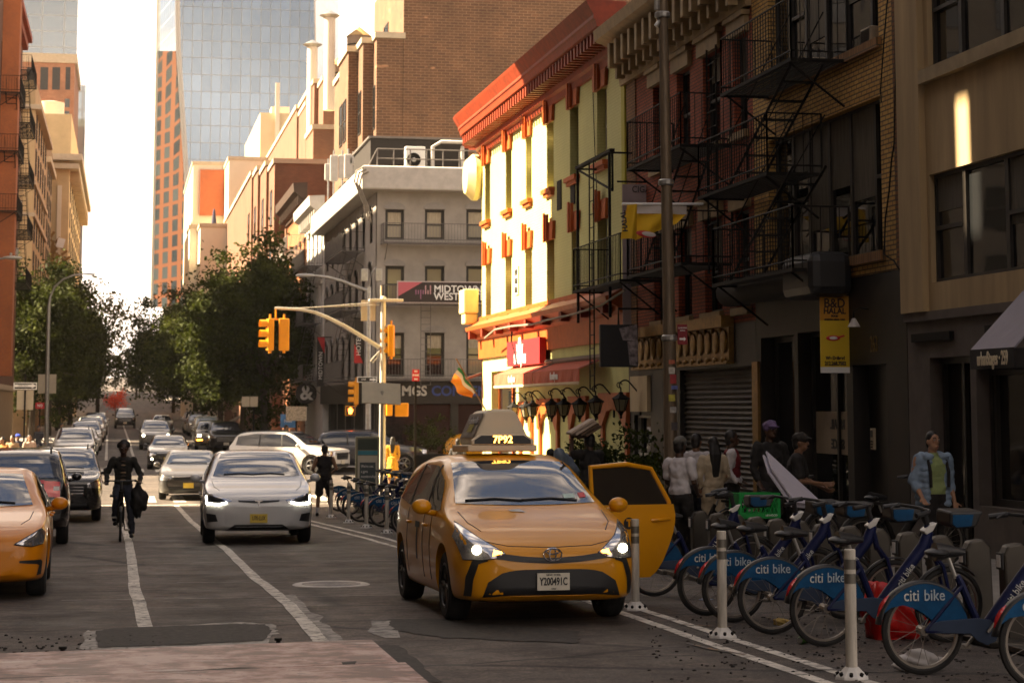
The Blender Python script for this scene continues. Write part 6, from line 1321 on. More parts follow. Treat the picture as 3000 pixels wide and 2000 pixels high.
for sg in (-1, 1):
    suv.part('daylight_strip', M_DRL, lambda m, sg=sg: (suv.seam(m, 'front', [(sg * .92, .86), (sg * .91, .735), (sg * .70, .722), (sg * .57, .748)], .013, .012), suv.seam(m, 'front', [(sg * .91, .735), (sg * .87, .728)], .02, .012)))
    suv.part('bumper_slot', M_BLACK, lambda m, sg=sg: suv.patch(m, 'front', [(sg * .90, .40), (sg * .72, .42)], [(sg * .92, .56), (sg * .76, .54)], 6, 3, .007))
    suv.part('headlight_inner', M_BLACK, lambda m, sg=sg: suv.patch(m, 'front', [(sg * .88, .745), (sg * .70, .742), (sg * .58, .762)], [(sg * .90, .85), (sg * .84, .86), (sg * .66, .81)], 8, 3, .011))
M_PEARL = paint('pearl_white', (.50, .50, .50), .1, .25)
def place(px0, px1, py, c, yaw=0., px_is='front'):
    """car whose front wheels stand on the road at these photo columns"""
    a, b = on_g(px0, py), on_g(px1, py); q = (a + b) / 2; ax = Matrix.Rotation(yaw, 3, 'Z') @ Vector((0, 1, 0)); q = q + ax * (c.L / 2 - c.fo); q.z = gz(q.y); return q
tw = suv.make('electric_suv', 'pearl white electric sport utility car with bright strip lamps, driving towards the camera', 'car', M_PEARL, place(597, 905, 1588, suv, R(-1.5)), R(-1.5), None, 7, M_RIMD)
lettering('U70·LUX', .10, pbr('brown_plate_ink', (.06, .04, .02), .5, var=0), tw, suv.plate_at, (1, 0, 0), (0, 0, 1), cond=.60, bold=.002)
q = suv.hit('front', 0, .73, .012); m = MB(); m.prism([(-.075, q.y, q.z + .055), (.075, q.y, q.z + .055), (.06, q.y, q.z + .03), (.022, q.y, q.z + .025), (0, q.y, q.z - .07), (-.022, q.y, q.z + .025), (-.06, q.y, q.z + .03)], (0, .012, 0)); m.build('front_emblem', M_CHROME, tw)
# ---- low electric saloon cab on the left
sal = Car(4.70, 1.85, 1.44, 2.875, .84, .335, [(0, .58), (.04, .66), (.12, .71), (.35, .80), (.7, .88), (1.0, .94), (1.15, .985), (1.6, 1.20), (2.0, 1.36), (2.4, 1.435), (2.8, 1.43), (3.4, 1.33), (4.0, 1.15), (4.4, 1.08), (4.62, 1.02), (4.70, .85)], [(0, .56), (.3, .74), (1.0, .88), (2, .93), (4, .98), (4.7, .86)], [(0, .26), (.1, .20), (.7, .17), (4, .18), (4.7, .4)], [(0, .62), (.03, .73), (.10, .84), (.22, .92), (.45, .975), (.9, 1.0), (2.5, 1.0), (4.0, .98), (4.5, .88), (4.7, .72)], tumble=.36)
generic(sal, 1.0, 2.0, 1.0, 1.345, .72, .57, [(1.30, .93), (2.2, .945), (3.3, .97), (3.75, 1.0)], [(1.42, .98), (1.9, 1.21), (2.5, 1.34), (3.2, 1.29), (3.7, 1.05)], None, ([(.86, .60), (.74, .575), (.56, .60)], [(.885, .72), (.84, .76), (.66, .655)]), None, ([(-.42, .215), (.42, .215)], [(-.33, .30), (.33, .30)]), [((2.2, .94), (2.3, 1.33)), ((3.2, .96), (3.1, 1.28))], (1.05, 1.45, 1.01))
for sg in (-1, 1):
    sal.part('bumper_slot', M_BLACK, lambda m, sg=sg: sal.patch(m, 'front', [(sg * .80, .26), (sg * .83, .38), (sg * .62, .40)], [(sg * .845, .27), (sg * .86, .43), (sg * .62, .425)], 10, 2, .006)); sal.part('headlight_trim', M_BLACK, lambda m, sg=sg: sal.seam(m, 'front', [(sg * .86, .60), (sg * .74, .575), (sg * .56, .60), (sg * .66, .655), (sg * .84, .76)], .008, .004))
def place_r(px, py, c, yaw, side=1):
    """front wheel on the right of the picture touches the road at (px, py)"""
    Mx = Matrix.Rotation(yaw, 3, 'Z'); q = on_g(px, py) + Mx @ Vector((-side * (c.W / 2 - .05), c.L / 2 - c.fo, 0)); q.z = gz(q.y); return q
sal.make('taxi', 'orange saloon cab parked at the left edge of the picture', 'taxi', M_TAXI2, place_r(128, 1742, sal, R(1.0)), R(1.0), None, 7, M_RIMD)
# ---- dark sport utility cars
ute = Car(4.85, 1.92, 1.74, 2.79, .95, .37, [(0, .92), (.04, .98), (.12, 1.02), (.4, 1.07), (.9, 1.12), (1.15, 1.17), (1.6, 1.46), (1.95, 1.64), (2.3, 1.72), (3, 1.74), (4.0, 1.71), (4.45, 1.62), (4.65, 1.35), (4.80, 1.1), (4.85, .9)], [(0, .9), (.4, 1.0), (1.2, 1.07), (3, 1.11), (4.85, 1.05)], [(0, .36), (.1, .28), (.7, .26), (4.2, .28), (4.85, .45)], [(0, .72), (.03, .80), (.10, .88), (.22, .94), (.45, .98), (.9, 1.0), (2.5, 1.0), (4.3, .99), (4.75, .94), (4.85, .84)], tumble=.24)
generic(ute, 1.1, 1.95, 1.20, 1.66, .80, .66, [(1.40, 1.10), (2.2, 1.11), (3.4, 1.13), (4.45, 1.17)], [(1.5, 1.16), (1.85, 1.45), (2.2, 1.62), (3.6, 1.63), (4.4, 1.52)], ([(-.50, .60), (.50, .60)], [(-.56, .88), (.56, .88)]), ([(.88, .78), (.60, .80)], [(.90, .95), (.60, .90)]), (.305, .15, .50, M_PLW, ''), ([(-.62, .32), (.62, .32)], [(-.6, .44), (.6, .44)]), [((2.3, 1.1), (2.38, 1.62)), ((3.35, 1.12), (3.36, 1.62))], (1.10, 1.5, 1.17))
ute.part('chrome_bar', M_CHROME, lambda m: [ute.patch(m, 'front', [(-.52, z), (.52, z)], [(-.52, z + .025), (.52, z + .025)], 14, 1, .014) for z in (.66, .73, .80)])
ute.part('roof_rail', M_BLACK, lambda m: [m.tube([(sg * .60, ute.y0 + s, ute.T(s) - .005 + .03 * (2.3 < s < 4.2)) for s in (2.1, 2.35, 3.2, 4.1, 4.35)], .018, seg=6) for sg in (-1, 1)])
M_BLK = paint('black', (.012, .011, .011), .2, .25); M_DKB = paint('dark_blue_grey', (.035, .038, .05), .5, .3); M_WHC = paint('white', (.62, .60, .56), .0, .3); M_SIL = paint('silver', (.30, .29, .28), .8, .3); M_GRY = paint('graphite', (.09, .085, .08), .7, .32); M_GLD = paint('champagne', (.20, .165, .115), .7, .35); M_SIL2 = paint('pewter', (.15, .14, .13), .7, .3)
ute.make('suv', 'black sport utility car with chrome grille bars parked behind the cab on the left', 'car', M_BLK, place_r(292, 1524, ute, R(1)), R(1), None, 5, M_RIM)
# same body, parked tail first
t = ute.make('suv', 'black sport utility car parked tail first, red tail lamps facing the camera', 'car', M_BLK, Vector((0, 0, 0)), R(181.5), None, 5, M_RIM)
q = on_g(197, 1592); Mx = Matrix.Rotation(R(1.5), 3, 'Z'); q = q + Mx @ Vector((-.92, ute.L / 2 - (ute.L - ute.fo - ute.wb), 0)); q.z = gz(q.y); t.location = q; t.rotation_euler = (-math.atan((gz(q.y + 1.5) - gz(q.y - 1.5)) / 3), 0, R(181.5))
m = MB(); ute.patch(m, 'rear', [(-.66, 1.20), (.66, 1.20)], [(-.56, 1.58), (.56, 1.58)], 12, 6, .008); m.build('rear_window', M_WS, t)
for sg in (-1, 1):
    m = MB(); ute.patch(m, 'rear', [(sg * .77, .86), (sg * .52, .88)], [(sg * .77, 1.13), (sg * .48, 1.15)], 8, 4, .012); tl = m.build('tail_lamp', M_TAIL, t); m = MB(); ute.patch(m, 'rear', [(sg * .76, .98), (sg * .66, .98)], [(sg * .76, 1.05), (sg * .66, 1.05)], 4, 2, .018); m.build('reverse_lamp', M_WHITE, tl)
m = MB(); ute.patch(m, 'rear', [(-.5, 1.10), (.5, 1.10)], [(-.5, 1.16), (.5, 1.16)], 10, 2, .015); m.build('tail_strip', M_TAIL, t); m = MB(); ute.patch(m, 'rear', [(-.16, .72), (.16, .72)], [(-.16, .87), (.16, .87)], 4, 2, .015); m.build('rear_plate', M_PLW, t)
# ---- dark saloons
sed = Car(4.65, 1.83, 1.45, 2.73, .88, .33, [(0, .66), (.04, .73), (.12, .77), (.4, .85), (.8, .92), (1.15, .98), (1.3, 1.03), (1.75, 1.26), (2.05, 1.38), (2.4, 1.445), (2.8, 1.44), (3.3, 1.34), (3.8, 1.14), (4.2, 1.08), (4.55, 1.04), (4.65, .86)], [(0, .64), (.4, .80), (1.2, .91), (2.5, .95), (4, .99), (4.65, .86)], [(0, .28), (.1, .21), (.7, .19), (4, .2), (4.65, .4)], [(0, .66), (.03, .76), (.10, .86), (.22, .93), (.45, .975), (.9, 1.0), (2.5, 1.0), (4.0, .98), (4.5, .9), (4.65, .78)], tumble=.33)
generic(sed, 1.15, 2.05, 1.04, 1.36, .70, .57, [(1.45, .96), (2.3, .965), (3.2, .985), (3.6, 1.0)], [(1.55, 1.0), (1.95, 1.22), (2.4, 1.345), (3.0, 1.31), (3.55, 1.06)], ([(-.42, .60), (.42, .60)], [(-.46, .70), (.46, .70)]), ([(.84, .60), (.66, .58), (.50, .62)], [(.86, .72), (.72, .72), (.50, .69)]), (.305, .15, .45, M_PLY, ''), ([(-.55, .24), (.55, .24)], [(-.60, .42), (.60, .42)]), [((2.35, .95), (2.42, 1.33)), ((3.2, .97), (3.1, 1.29))], (1.02, 1.55, 1.03))
sed.part('chrome_bar', M_CHROME, lambda m: sed.seam(m, 'front', [(-.46, .70), (0, .705), (.46, .70)], .012, .012))
def far(c, name, label, pm, px0, px1, py, yaw=0., group=None, lit=None, swap=None):
    t = c.make(name, label, 'car', pm, place(px0, px1, py, c, yaw), yaw, group, 5, M_RIMD, swap)
    if lit:
        for sg in (-1, 1): m = MB(); m.ell(c.hit('front', sg * lit[0], lit[1], .01), lit[2]); m.build('lit_bulb', M_LIT, t)
    return t
far(sed, 'saloon_car', 'dark grey saloon with a yellow plate entering the sunlit crossing behind the white electric car', M_GRY, 466, 640, 1462, R(-3), None)
far(sed, 'saloon_car', 'black saloon with one lit low lamp behind the dark grey saloon', M_BLK, 434, 548, 1373, R(-2), None, (.66, .46, .05))
far(ute, 'suv', 'silver sport utility car with round lit headlamps beyond the crossing', M_SIL, 410, 500, 1316, R(0), None, (.72, .86, .085))
far(ute, 'suv', 'large black sport utility car near the red tree far down the street', M_BLK, 334, 398, 1254, R(0), None)
tg = far(ute, 'suv', 'champagne sport utility car with four square lamps and an open door on the right', M_GLD, 566, 668, 1318, R(-2), None)
for sg in (-1, 1):
    m = MB(); m.obox(ute.hit('front', sg * .68, .88, .01), (.22, .05, .13)); m.build('lit_bulb', M_LIT, tg); m = MB(); m.obox(ute.hit('front', sg * .66, .62, .01), (.36, .05, .05)); m.build('turn_lamp', M_AMB, tg)
m = MB(); hx = Vector((.96, ute.y0 + 1.45, 0)); Rr = Matrix.Rotation(R(-58), 3, 'Z'); m.prism([hx + Rr @ Vector((0, s, z)) for s, z in ((0, .35), (.9, .35), (1.05, .7), (1.02, 1.1), (.0, 1.1))], Rr @ Vector((-.1, 0, 0))); dq = m.build('door', M_GLD, tg, bevel=.02); m = MB(); m.prism([hx + Rr @ Vector((-.05, s, z)) for s, z in ((.2, 1.1), (1.0, 1.1), (.85, 1.58), (.5, 1.6))], Rr @ Vector((-.02, 0, 0))); m.build('window_pane', M_SG, dq)
# crossing cars: white crossover turning, dark one behind it
t = ute.make('suv', 'white crossover turning across the sunlit crossing', 'car', M_WHC, Vector((0, 0, 0)), R(62), None, 5, M_RIM); a = on_g(978, 1388); t.location = (a.x - 1.75, a.y + .9, gz(a.y)); t.rotation_euler = (0, 0, R(58))
t = ute.make('suv', 'dark blue grey crossover crossing behind the white crossover', 'car', M_DKB, Vector((0, 0, 0)), R(86), None, 6, M_RIM); a = on_g(1188, 1382); t.location = (a.x - 1.4, a.y + .95, gz(a.y)); t.rotation_euler = (0, 0, R(82))
t = cab.make('taxi', 'yellow cab mostly hidden behind the roof sign of the nearest cab', 'taxi', M_TAXI, Vector((0, 0, 0)), R(70), None, 5, M_RIM); a = on_g(1400, 1372); t.location = (a.x + 1.2, a.y + 2.2, gz(a.y)); t.rotation_euler = (0, 0, R(68))
# parked rows beyond the crossing
rowL = [(ute, M_WHC, 'white sport utility car', 268, 1331), (sed, M_SIL, 'silver saloon', 272, 1310), (sed, M_WHC, 'white saloon', 280, 1290), (ute, M_WHC, 'tall white van-like car', 288, 1262), (sed, M_SIL2, 'pewter saloon', 293, 1246), (ute, M_WHC, 'white crossover', 298, 1233), (sed, M_SIL, 'pale silver saloon', 302, 1221), (ute, M_SIL, 'pale sport utility car', 305, 1210)]
ordn = ('nearest', 'second', 'third', 'fourth', 'fifth', 'sixth', 'seventh', 'farthest')
for i, (c, pm, nm, pr, py) in enumerate(rowL):
    t = c.make('parked_car', nm + ', ' + ordn[i] + ' in the parked row beyond the crossing on the left', 'car', pm, Vector((0, 0, 0)), R(0), 'cars parked along the left kerb', 5, M_RIMD); q = on_g(pr, py); Y = 95 + i * 8.2 if i < 3 else 95 + i * 8.2 + (i - 2) * 1.5; X = -2.15; t.location = (X + random.uniform(-.1, .1), Y, gz(Y)); sl = (gz(Y + 2) - gz(Y - 2)) / 4; t.rotation_euler = (math.atan(sl), 0, 0)
rowR = [(ute, M_BLK, 'black sport utility car'), (sed, M_SIL, 'silver saloon'), (sed, M_BLK, 'black saloon'), (ute, M_GRY, 'graphite sport utility car'), (sed, M_WHC, 'white saloon'), (ute, M_SIL, 'silver sport utility car'), (ute, M_WHC, 'white sport utility car'), (sed, M_SIL2, 'pewter saloon')]
for i, (c, pm, nm) in enumerate(rowR):
    Y = 117 + i * 8.; t = c.make('parked_car', nm + ', ' + ordn[i] + ' in the parked row under the trees on the right', 'car', pm, Vector((0, 0, 0)), R(0), 'cars parked along the right kerb', 5, M_RIMD); t.location = (5.9 + random.uniform(-.15, .15), Y, gz(Y)); sl = (gz(Y + 2) - gz(Y - 2)) / 4; t.rotation_euler = (math.atan(sl), 0, 0)
t = far(sed, 'saloon_car', 'silver saloon with one bright lamp driving behind the silver sport utility car', M_SIL, 445, 505, 1268, R(0), None); m = MB(); m.ell(sed.hit('front', -.68, .65, .01), .09); m.build('lit_bulb', M_LIT, t)
# ================================================================== TREES AND STREET FURNITURE
def leafmat(name, c1, c2, tr=.35):
    m, n, l, b = _mat(name); t = n.new('ShaderNodeTexCoord'); z = n.new('ShaderNodeTexNoise'); z.inputs['Scale'].default_value = .9; z.inputs['Detail'].default_value = 5; l.new(t.outputs['Object'], z.inputs['Vector'])
    r = n.new('ShaderNodeValToRGB'); r.color_ramp.elements[0].position = .35; r.color_ramp.elements[0].color = c4(c1); r.color_ramp.elements[1].position = .68; r.color_ramp.elements[1].color = c4(c2); l.new(z.outputs[0], r.inputs[0]); l.new(r.outputs[0], b.inputs['Base Color']); b.inputs['Roughness'].default_value = .7; b.inputs['Specular IOR Level'].default_value = .12
    tl = n.new('ShaderNodeBsdfTranslucent'); l.new(r.outputs[0], tl.inputs[0]); x = n.new('ShaderNodeMixShader'); x.inputs[0].default_value = tr; o = n['Material Output']; l.new(b.outputs[0], x.inputs[1]); l.new(tl.outputs[0], x.inputs[2]); l.new(x.outputs[0], o.inputs[0]); return m
M_LEAF = leafmat('plane_leaf', (.016, .024, .004), (.060, .072, .010), .3); M_LEAFL = leafmat('olive_leaf', (.045, .046, .016), (.10, .095, .030)); M_LEAFR = leafmat('red_leaf', (.50, .045, .012), (.75, .11, .03), .5); M_BARK = pbr('bark', (.055, .042, .030), .9, var=.3, scale=8, bump=.5)
def crown_mesh(seed, rx, ry, rz, clumps, per, leaf, spread, lo=-1.):
    rng = np.random.default_rng(seed); V = []; Fc = []; cs = []
    while len(cs) < clumps:
        p = rng.normal(size=3); p /= np.linalg.norm(p); p *= rng.uniform(.25, 1.) ** .6
        if p[2] < lo: continue
        cs.append(p * (rx, ry, rz) * (1 + .16 * math.sin(5 * p[0] + seed) + .12 * math.cos(7 * p[1])))
    C = np.array(cs); idx = rng.integers(0, clumps, clumps * per); P = C[idx] + rng.normal(size=(len(idx), 3)) * spread * rng.uniform(.5, 1.2, (len(idx), 1)) * (1, 1, .75)
    n = rng.normal(size=P.shape); n[:, 2] += .4; n /= np.linalg.norm(n, axis=1, keepdims=True); a = np.cross(n, rng.normal(size=P.shape)); a /= np.linalg.norm(a, axis=1, keepdims=True); b = np.cross(n, a); s = leaf * rng.uniform(.6, 1.3, (len(P), 1))
    q = np.stack([P - a * s, P - b * s * .55, P + a * s, P + b * s * .55], 1).reshape(-1, 3)
    me = bpy.data.meshes.new('crown'); k = len(P); me.vertices.add(4 * k); me.vertices.foreach_set('co', q.ravel()); me.loops.add(4 * k); me.loops.foreach_set('vertex_index', np.arange(4 * k, dtype=np.int32)); me.polygons.add(k); me.polygons.foreach_set('loop_start', np.arange(0, 4 * k, 4, dtype=np.int32)); me.update(calc_edges=True); return me, C
def tree(label, x, y, h, r, seed, per=170, clumps=130, leaf=.15, mat=M_LEAF, group='street trees beyond the crossing', base=.30, name='street_tree', spread=.55, tr=.2):
    t = thing(name, label, 'tree', (x, y, gz(y) + .1), 0, group); zc = h * (1 + base) / 2; rz_ = h * (1 - base) / 2
    me, C = crown_mesh(seed, r, r, rz_, clumps, per, leaf, spread); me.materials.append(mat); o = link('crown', me, t); o.location = (0, 0, zc)
    m = MB(); rnd = random.Random(seed); m.tube([(0, 0, -.3), (.03, 0, h * .16), (rnd.uniform(-.2, .2), .1, h * .34), (rnd.uniform(-.3, .3), .1, h * .55)], [tr * 1.3, tr, tr * .85, tr * .45], seg=9)
    for k in rnd.sample(range(len(C)), 16): p = Vector(C[k]) + Vector((0, 0, zc)); s0 = Vector((0, 0, h * rnd.uniform(.26, .5))); md = s0.lerp(p, .5) + Vector((rnd.uniform(-.4, .4), rnd.uniform(-.4, .4), .35)); m.tube([s0, s0.lerp(md, .5) + Vector((0, 0, .1)), md, p], [tr * .5, tr * .38, tr * .26, tr * .08], seg=6)
    m.build('trunk', M_BARK, t, smooth='all'); return t
od = ('nearest', 'second', 'third', 'fourth', 'fifth')
for i, (x, y, h, r, sd) in enumerate(((8.4, 122, 12.0, 4.4, 1), (7.8, 134, 12.0, 5.2, 2), (7.0, 148, 11.6, 5.8, 3), (6.4, 166, 11.4, 6.2, 4), (6.6, 190, 11.8, 6.4, 5))): tree(od[i] + ' of the large dark trees in the row on the right', x, y, h, r, sd, base=.20)
for i, (x, y, h, r, sd) in enumerate(((7.2, 222, 12, 6.2, 6), (6.4, 262, 12, 7, 7))): tree(('smaller' if i == 0 else 'farthest') + ' dark tree deep in the right hand row', x, y, h, r, sd, per=90, base=.15)
for i, (x, y, h, r, sd) in enumerate(((-6.0, 138, 11.8, 3.3, 11), (-5.4, 152, 12.2, 3.7, 12), (-5.2, 168, 11.6, 3.9, 13), (-4.8, 190, 10.4, 4.2, 14))): tree(od[i] + ' of the dark trees in the row on the left', x, y, h, r, sd, base=.16)
tree('sparse airy tree leaning over the road from the left row', -2.6, 212, 14.2, 4.6, 15, per=26, clumps=100, base=.45, mat=M_LEAFL, leaf=.20)
tree('distant dark green tree hanging over the left of the road', -7.2, 240, 10.2, 5.0, 16, per=80, base=.12)
for i, (x, y) in enumerate(((-9, 300), (9, 310), (-6, 350), (13, 345), (2.5, 395), (-14, 390))): tree('hazy green tree at the far end of the street, ' + ('left front', 'right front', 'left rear', 'right rear', 'middle', 'outer left')[i] + ' one', x, y, 10, 5.5, 20 + i, per=50, clumps=80, leaf=.28, mat=M_LEAFL, base=.1)
tree('bright red leaved small tree at the far end of the road', -.9, 250, 2.7, 1.2, 30, per=50, clumps=34, leaf=.09, mat=M_LEAFR, base=.25, name='red_tree', spread=.34, group=None, tr=.06)

def pole(m, x, y, z0, z1, r0, r1, seg=12): m.tube([(x, y, z0), (x, y, z1)], [r0, r1], seg)
M_SIGY = pbr('signal_yellow', (.66, .27, .008), .4, var=.08); M_POLEG = pbr('pale_aluminium', (.50, .47, .41), .45, .3, var=.1)
def signal(name, label, loc, rz, group, lens=None):
    """three-lens head facing -y of its own frame"""
    t = thing(name, label, 'traffic light', loc, rz, group); m = MB(); m.box(-.17, .17, -.10, .10, -.52, .52); m.build('housing', M_SIGY, t, bevel=.03)
    for k, c in enumerate(((.10, .008, .008), (.12, .06, .006), (.01, .07, .03))):
        m = MB(); m.lathe([(.15, -.10), (.155, -.34), (.145, -.34), (.14, -.10)], (0, 0, .33 - .33 * k), axis='y', seg=18, a0=-30, a1=210); v = m.build('visor', M_SIGY, t, smooth=True); m = MB(); m.lathe([(.135, -.112), (.0, -.135)], (0, 0, .33 - .33 * k), axis='y', seg=18); m.build('lens', pbr('lens_%d' % k, c, .2, var=0), v)
    m = MB(); m.cyl((0, 0, .52), (0, 0, .66), .035); m.cyl((0, 0, -.6), (0, 0, -.52), .05); m.build('fitting', M_SIGY, t); return t
XP, YP = on_x(1120, 1300, 8.35).x, on_x(1120, 1300, 8.35).y; zt = on_y(1120, 880, YP).z
t = thing('signal_pole', 'pale traffic signal pole with a curved mast arm at the pub corner', 'signal pole', (XP, YP, gz(YP) + .14)); m = MB(); pole(m, XP, YP, gz(YP), zt, .12, .085, 14); m.lathe([(.22, 0), (.2, .3), (.13, .4)], (XP, YP, gz(YP) + .14), seg=12); m.ell((XP, YP, zt + .05), .11); m.build('pole', M_POLEG, t, world=True, smooth=True)
pts = [on_y(*q, YP) for q in ((1112, 1018), (1060, 985), (1010, 955), (960, 930), (920, 914), (880, 906), (840, 904), (805, 902))]; m = MB(); m.tube(pts, [.075, .07, .065, .06, .055, .05, .045, .04], 10); m.build('mast_arm', M_POLEG, t, world=True, smooth=True)
for q in (0, 1): m = MB(); m.tube([on_y(1112, 885 + 8 * q, YP), on_y(880 - 40 * q, 903, YP)], .014, 5); m.build('tie_rod', M_POLEG, t, world=True)
m = MB(); p = on_y(1125, 881, YP); m.box(p.x - .5, p.x + .62, YP - .2, YP + .2, p.z - .03, p.z + .06); m.build('top_plate', M_POLEG, t, world=True, bevel=.02); m = MB(); m.cyl((p.x - .1, YP, p.z), (p.x - .1, YP, p.z + .5), .03); m.build('aerial', M_POLEG, t, world=True); m = MB(); m.tube([on_y(*q, YP) for q in ((1110, 1030), (1095, 1045), (1085, 1058), (1092, 1062), (1105, 1045), (1112, 1028))], .02, 6); m.build('cable_loop', M_POLEG, t, world=True)
GS = 'traffic signals at the crossing'
p = on_y(791, 980, YP); signal('traffic_signal', 'yellow signal head under the end of the mast arm, hoods facing left', p, R(-80), GS); p = on_y(832, 980, YP - .1); signal('traffic_signal', 'yellow signal head on the mast arm seen from behind', p, R(178), GS)
p = on_y(1146, 998, YP); signal('traffic_signal', 'yellow signal head fixed on the right of the pale pole', p, R(-105), GS)
m = MB(); a, b = on_y(791, 935, YP), on_y(832, 935, YP); m.tube([a, b], .03); m.tube([on_y(808, 905, YP), on_y(808, 935, YP)], .025); tag(m.build('signal_hanger', M_SIGY), 'yellow hanger bar carrying the two heads under the mast arm', 'hanger')
YQ = 87.; p0 = on_y(1078, 1250, YQ); t = thing('street_light', 'grey lamp post with transformers and a long arm in front of the hotel', 'street light', (p0.x, YQ, gz(YQ) + .14)); m = MB(); pole(m, p0.x, YQ, gz(YQ), on_y(1078, 840, YQ).z, .15, .10); m.build('pole', M_STEEL, t, world=True, smooth=True)
m = MB(); m.tube([on_y(*q, YQ) for q in ((1075, 850), (1040, 838), (1000, 822), (960, 812), (930, 808), (880, 806))], [.07, .07, .06, .06, .05, .05], 8); m.build('lamp_arm', M_STEEL, t, world=True, smooth=True); m = MB(); a = on_y(895, 807, YQ); m.ell(a, (.45, .15, .09)); m.build('lamp_head', M_STEEL, t, world=True)
m = MB(); m.tube([on_y(*q, YQ) for q in ((1080, 850), (1088, 800), (1098, 785), (1104, 783))], .03, 6); m.build('spot_arm', M_STEEL, t, world=True)
for px in (1066, 1108): a = on_y(px, 806, YQ); m = MB(); m.box(a.x - .14, a.x + .16, YQ - .15, YQ + .15, a.z - .28, a.z + .28); m.build('transformer', M_STEEL, t, world=True, bevel=.03)
p = on_y(1043, 1150, YQ); signal('traffic_signal', 'yellow signal head low on the grey lamp post across the avenue', p, R(-90), GS)
def pedsig(label, px, py, Y, rz, hand=False):
    p = on_y(px, py, Y); t = thing('pedestrian_signal', label, 'pedestrian signal', p, rz, 'pedestrian signals'); m = MB(); m.box(-.22, .22, -.10, .10, -.22, .22); m.build('housing', M_SIGY, t, bevel=.03); m = MB(); m.box(-.18, .18, -.112, -.101, -.18, .18); sc = m.build('screen', M_BLACK, t)
    if hand:
        m = MB(); y = -.118; k = [(-.07, -.13), (.05, -.13), (.09, -.02), (.12, .04), (.09, .06), (.06, .0), (.06, .13), (.035, .13), (.03, .04), (.02, .15), (-.005, .15), (-.01, .04), (-.03, .14), (-.055, .13), (-.05, .03), (-.08, .10), (-.10, .09), (-.09, -.04)]; m.prism([(x, y, z) for x, z in k], (0, .004, 0)); m.build('hand_symbol', emit('red_hand', (1., .10, .01), 6.), sc)
pedsig('pedestrian signal with a lit red hand on the far grey post', 1026, 1203, YQ, R(0), True); pedsig('pedestrian signal seen from behind, right hand one on the pale pole', 1177, 1200, YP, R(165)); pedsig('pedestrian signal seen edge on beside the pale pole', 1136, 1198, YP, R(100))
def panel_sign(name, label, px0, px1, py0, py1, Y, mat, text=None, tmat=None, size=.2, post=True, arrow=None, group=None, bmat=None, py_post=None, cat='sign', postmat=None, th=.02):
    a, b = on_y(px0, py0, Y), on_y(px1, py1, Y); w, h = b.x - a.x, a.z - b.z; g0 = gz(Y) + .14; t = thing(name, label, cat, ((a.x + b.x) / 2, Y, b.z), 0, group); m = MB(); m.box(-w / 2, w / 2, -th, 0, 0, h); m.build('panel', mat, t)
    if bmat: m = MB(); bw = .045 * w; m.box(-w / 2 + bw, w / 2 - bw, -th - .004, -th, h * .12, h * .88); m.build('field', bmat, t)
    if text:
        for i, s_ in enumerate(text): lettering(s_, size, tmat or M_WTXT, t, (0, -th - .008, h * (1 - (i + .5) / len(text))), (1, 0, 0), (0, 0, 1), bold=.004, cond=.8)
    if post: m = MB(); m.box(-.035, .035, .002, .04, g0 - b.z, (on_y(px0, py_post, Y).z - b.z) if py_post else h); m.build('post', postmat or M_IRON, t)
    return t
YS = 82.; t = panel_sign('one_way_sign', 'black and white arrow sign on a left hand post beside the parked cars', 40, 108, 1120, 1141, YS, M_WHITE, None, py_post=1095, bmat=M_BTXT); m = MB(); w = 34 * YS / F; m.prism([(x, -.03, z) for x, z in ((-.42, .10), (.25, .10), (.25, .05), (.43, .15), (.25, .25), (.25, .20), (-.42, .20))], (0, .004, 0)); m.build('arrow', M_WTXT, t); lettering('ONE WAY', .085, M_BTXT, t, (-.08, -.034, .15), (1, 0, 0), (0, 0, 1))
for i, (q0, q1) in enumerate(((50, 71), (76, 97))): panel_sign('sign_back', ('left' if i == 0 else 'right') + ' blank pale sign back under the arrow sign', q0, q1, 1143, 1200, YS + .1, pbr('bare_aluminium_sign', (.42, .36, .27), .5, .3, var=.1), post=False, group='blank sign backs')
panel_sign('sign_back', 'large square sign back on the slim lamp post at the left', 112, 164, 1096, 1152, 108, MATS['bare_aluminium_sign'], group='blank sign backs'); panel_sign('parking_sign', 'small red parking sign on a thin post at the left', 104, 130, 1179, 1197, 104, M_REDTXT, ['NO'], size=.2, group=None)
for i, (q0, q1) in enumerate(((709, 731), (733, 755))): panel_sign('sign_back', ('left' if i == 0 else 'right') + ' half of the paired pale sign backs near the right hand parked cars', q0, q1, 1161, 1191, 100, MATS['bare_aluminium_sign'], post=(i == 1), group='blank sign backs')
t = panel_sign('parking_sign', 'red no standing sign on a dark post near the pub corner', 1208, 1228, 1082, 1116, 60, M_REDTXT, ['NO', 'STAND', 'ING'], size=.075, post=True)
t = panel_sign('one_way_sign', 'one way sign with an arrow on the grey lamp post across the avenue', 1046, 1104, 1103, 1120, YQ - .3, M_WHITE, None, post=False, bmat=M_BTXT); m = MB(); m.prism([(x, -.03, z) for x, z in ((.12, .09), (.26, .09), (.26, .04), (.40, .125), (.26, .21), (.26, .16), (.12, .16))], (0, .004, 0)); m.build('arrow', M_WTXT, t); lettering('ONE', .10, M_WTXT, t, (-.15, -.034, .125), (1, 0, 0), (0, 0, 1))
for i, (q0, q1) in enumerate(((1058, 1076), (1084, 1100))): panel_sign('sign_back', ('left' if i == 0 else 'right') + ' tall pale sign back high beside the signal pole', q0, q1, 879, 940, YP + .4, MATS['bare_aluminium_sign'], post=False, group='blank sign backs')
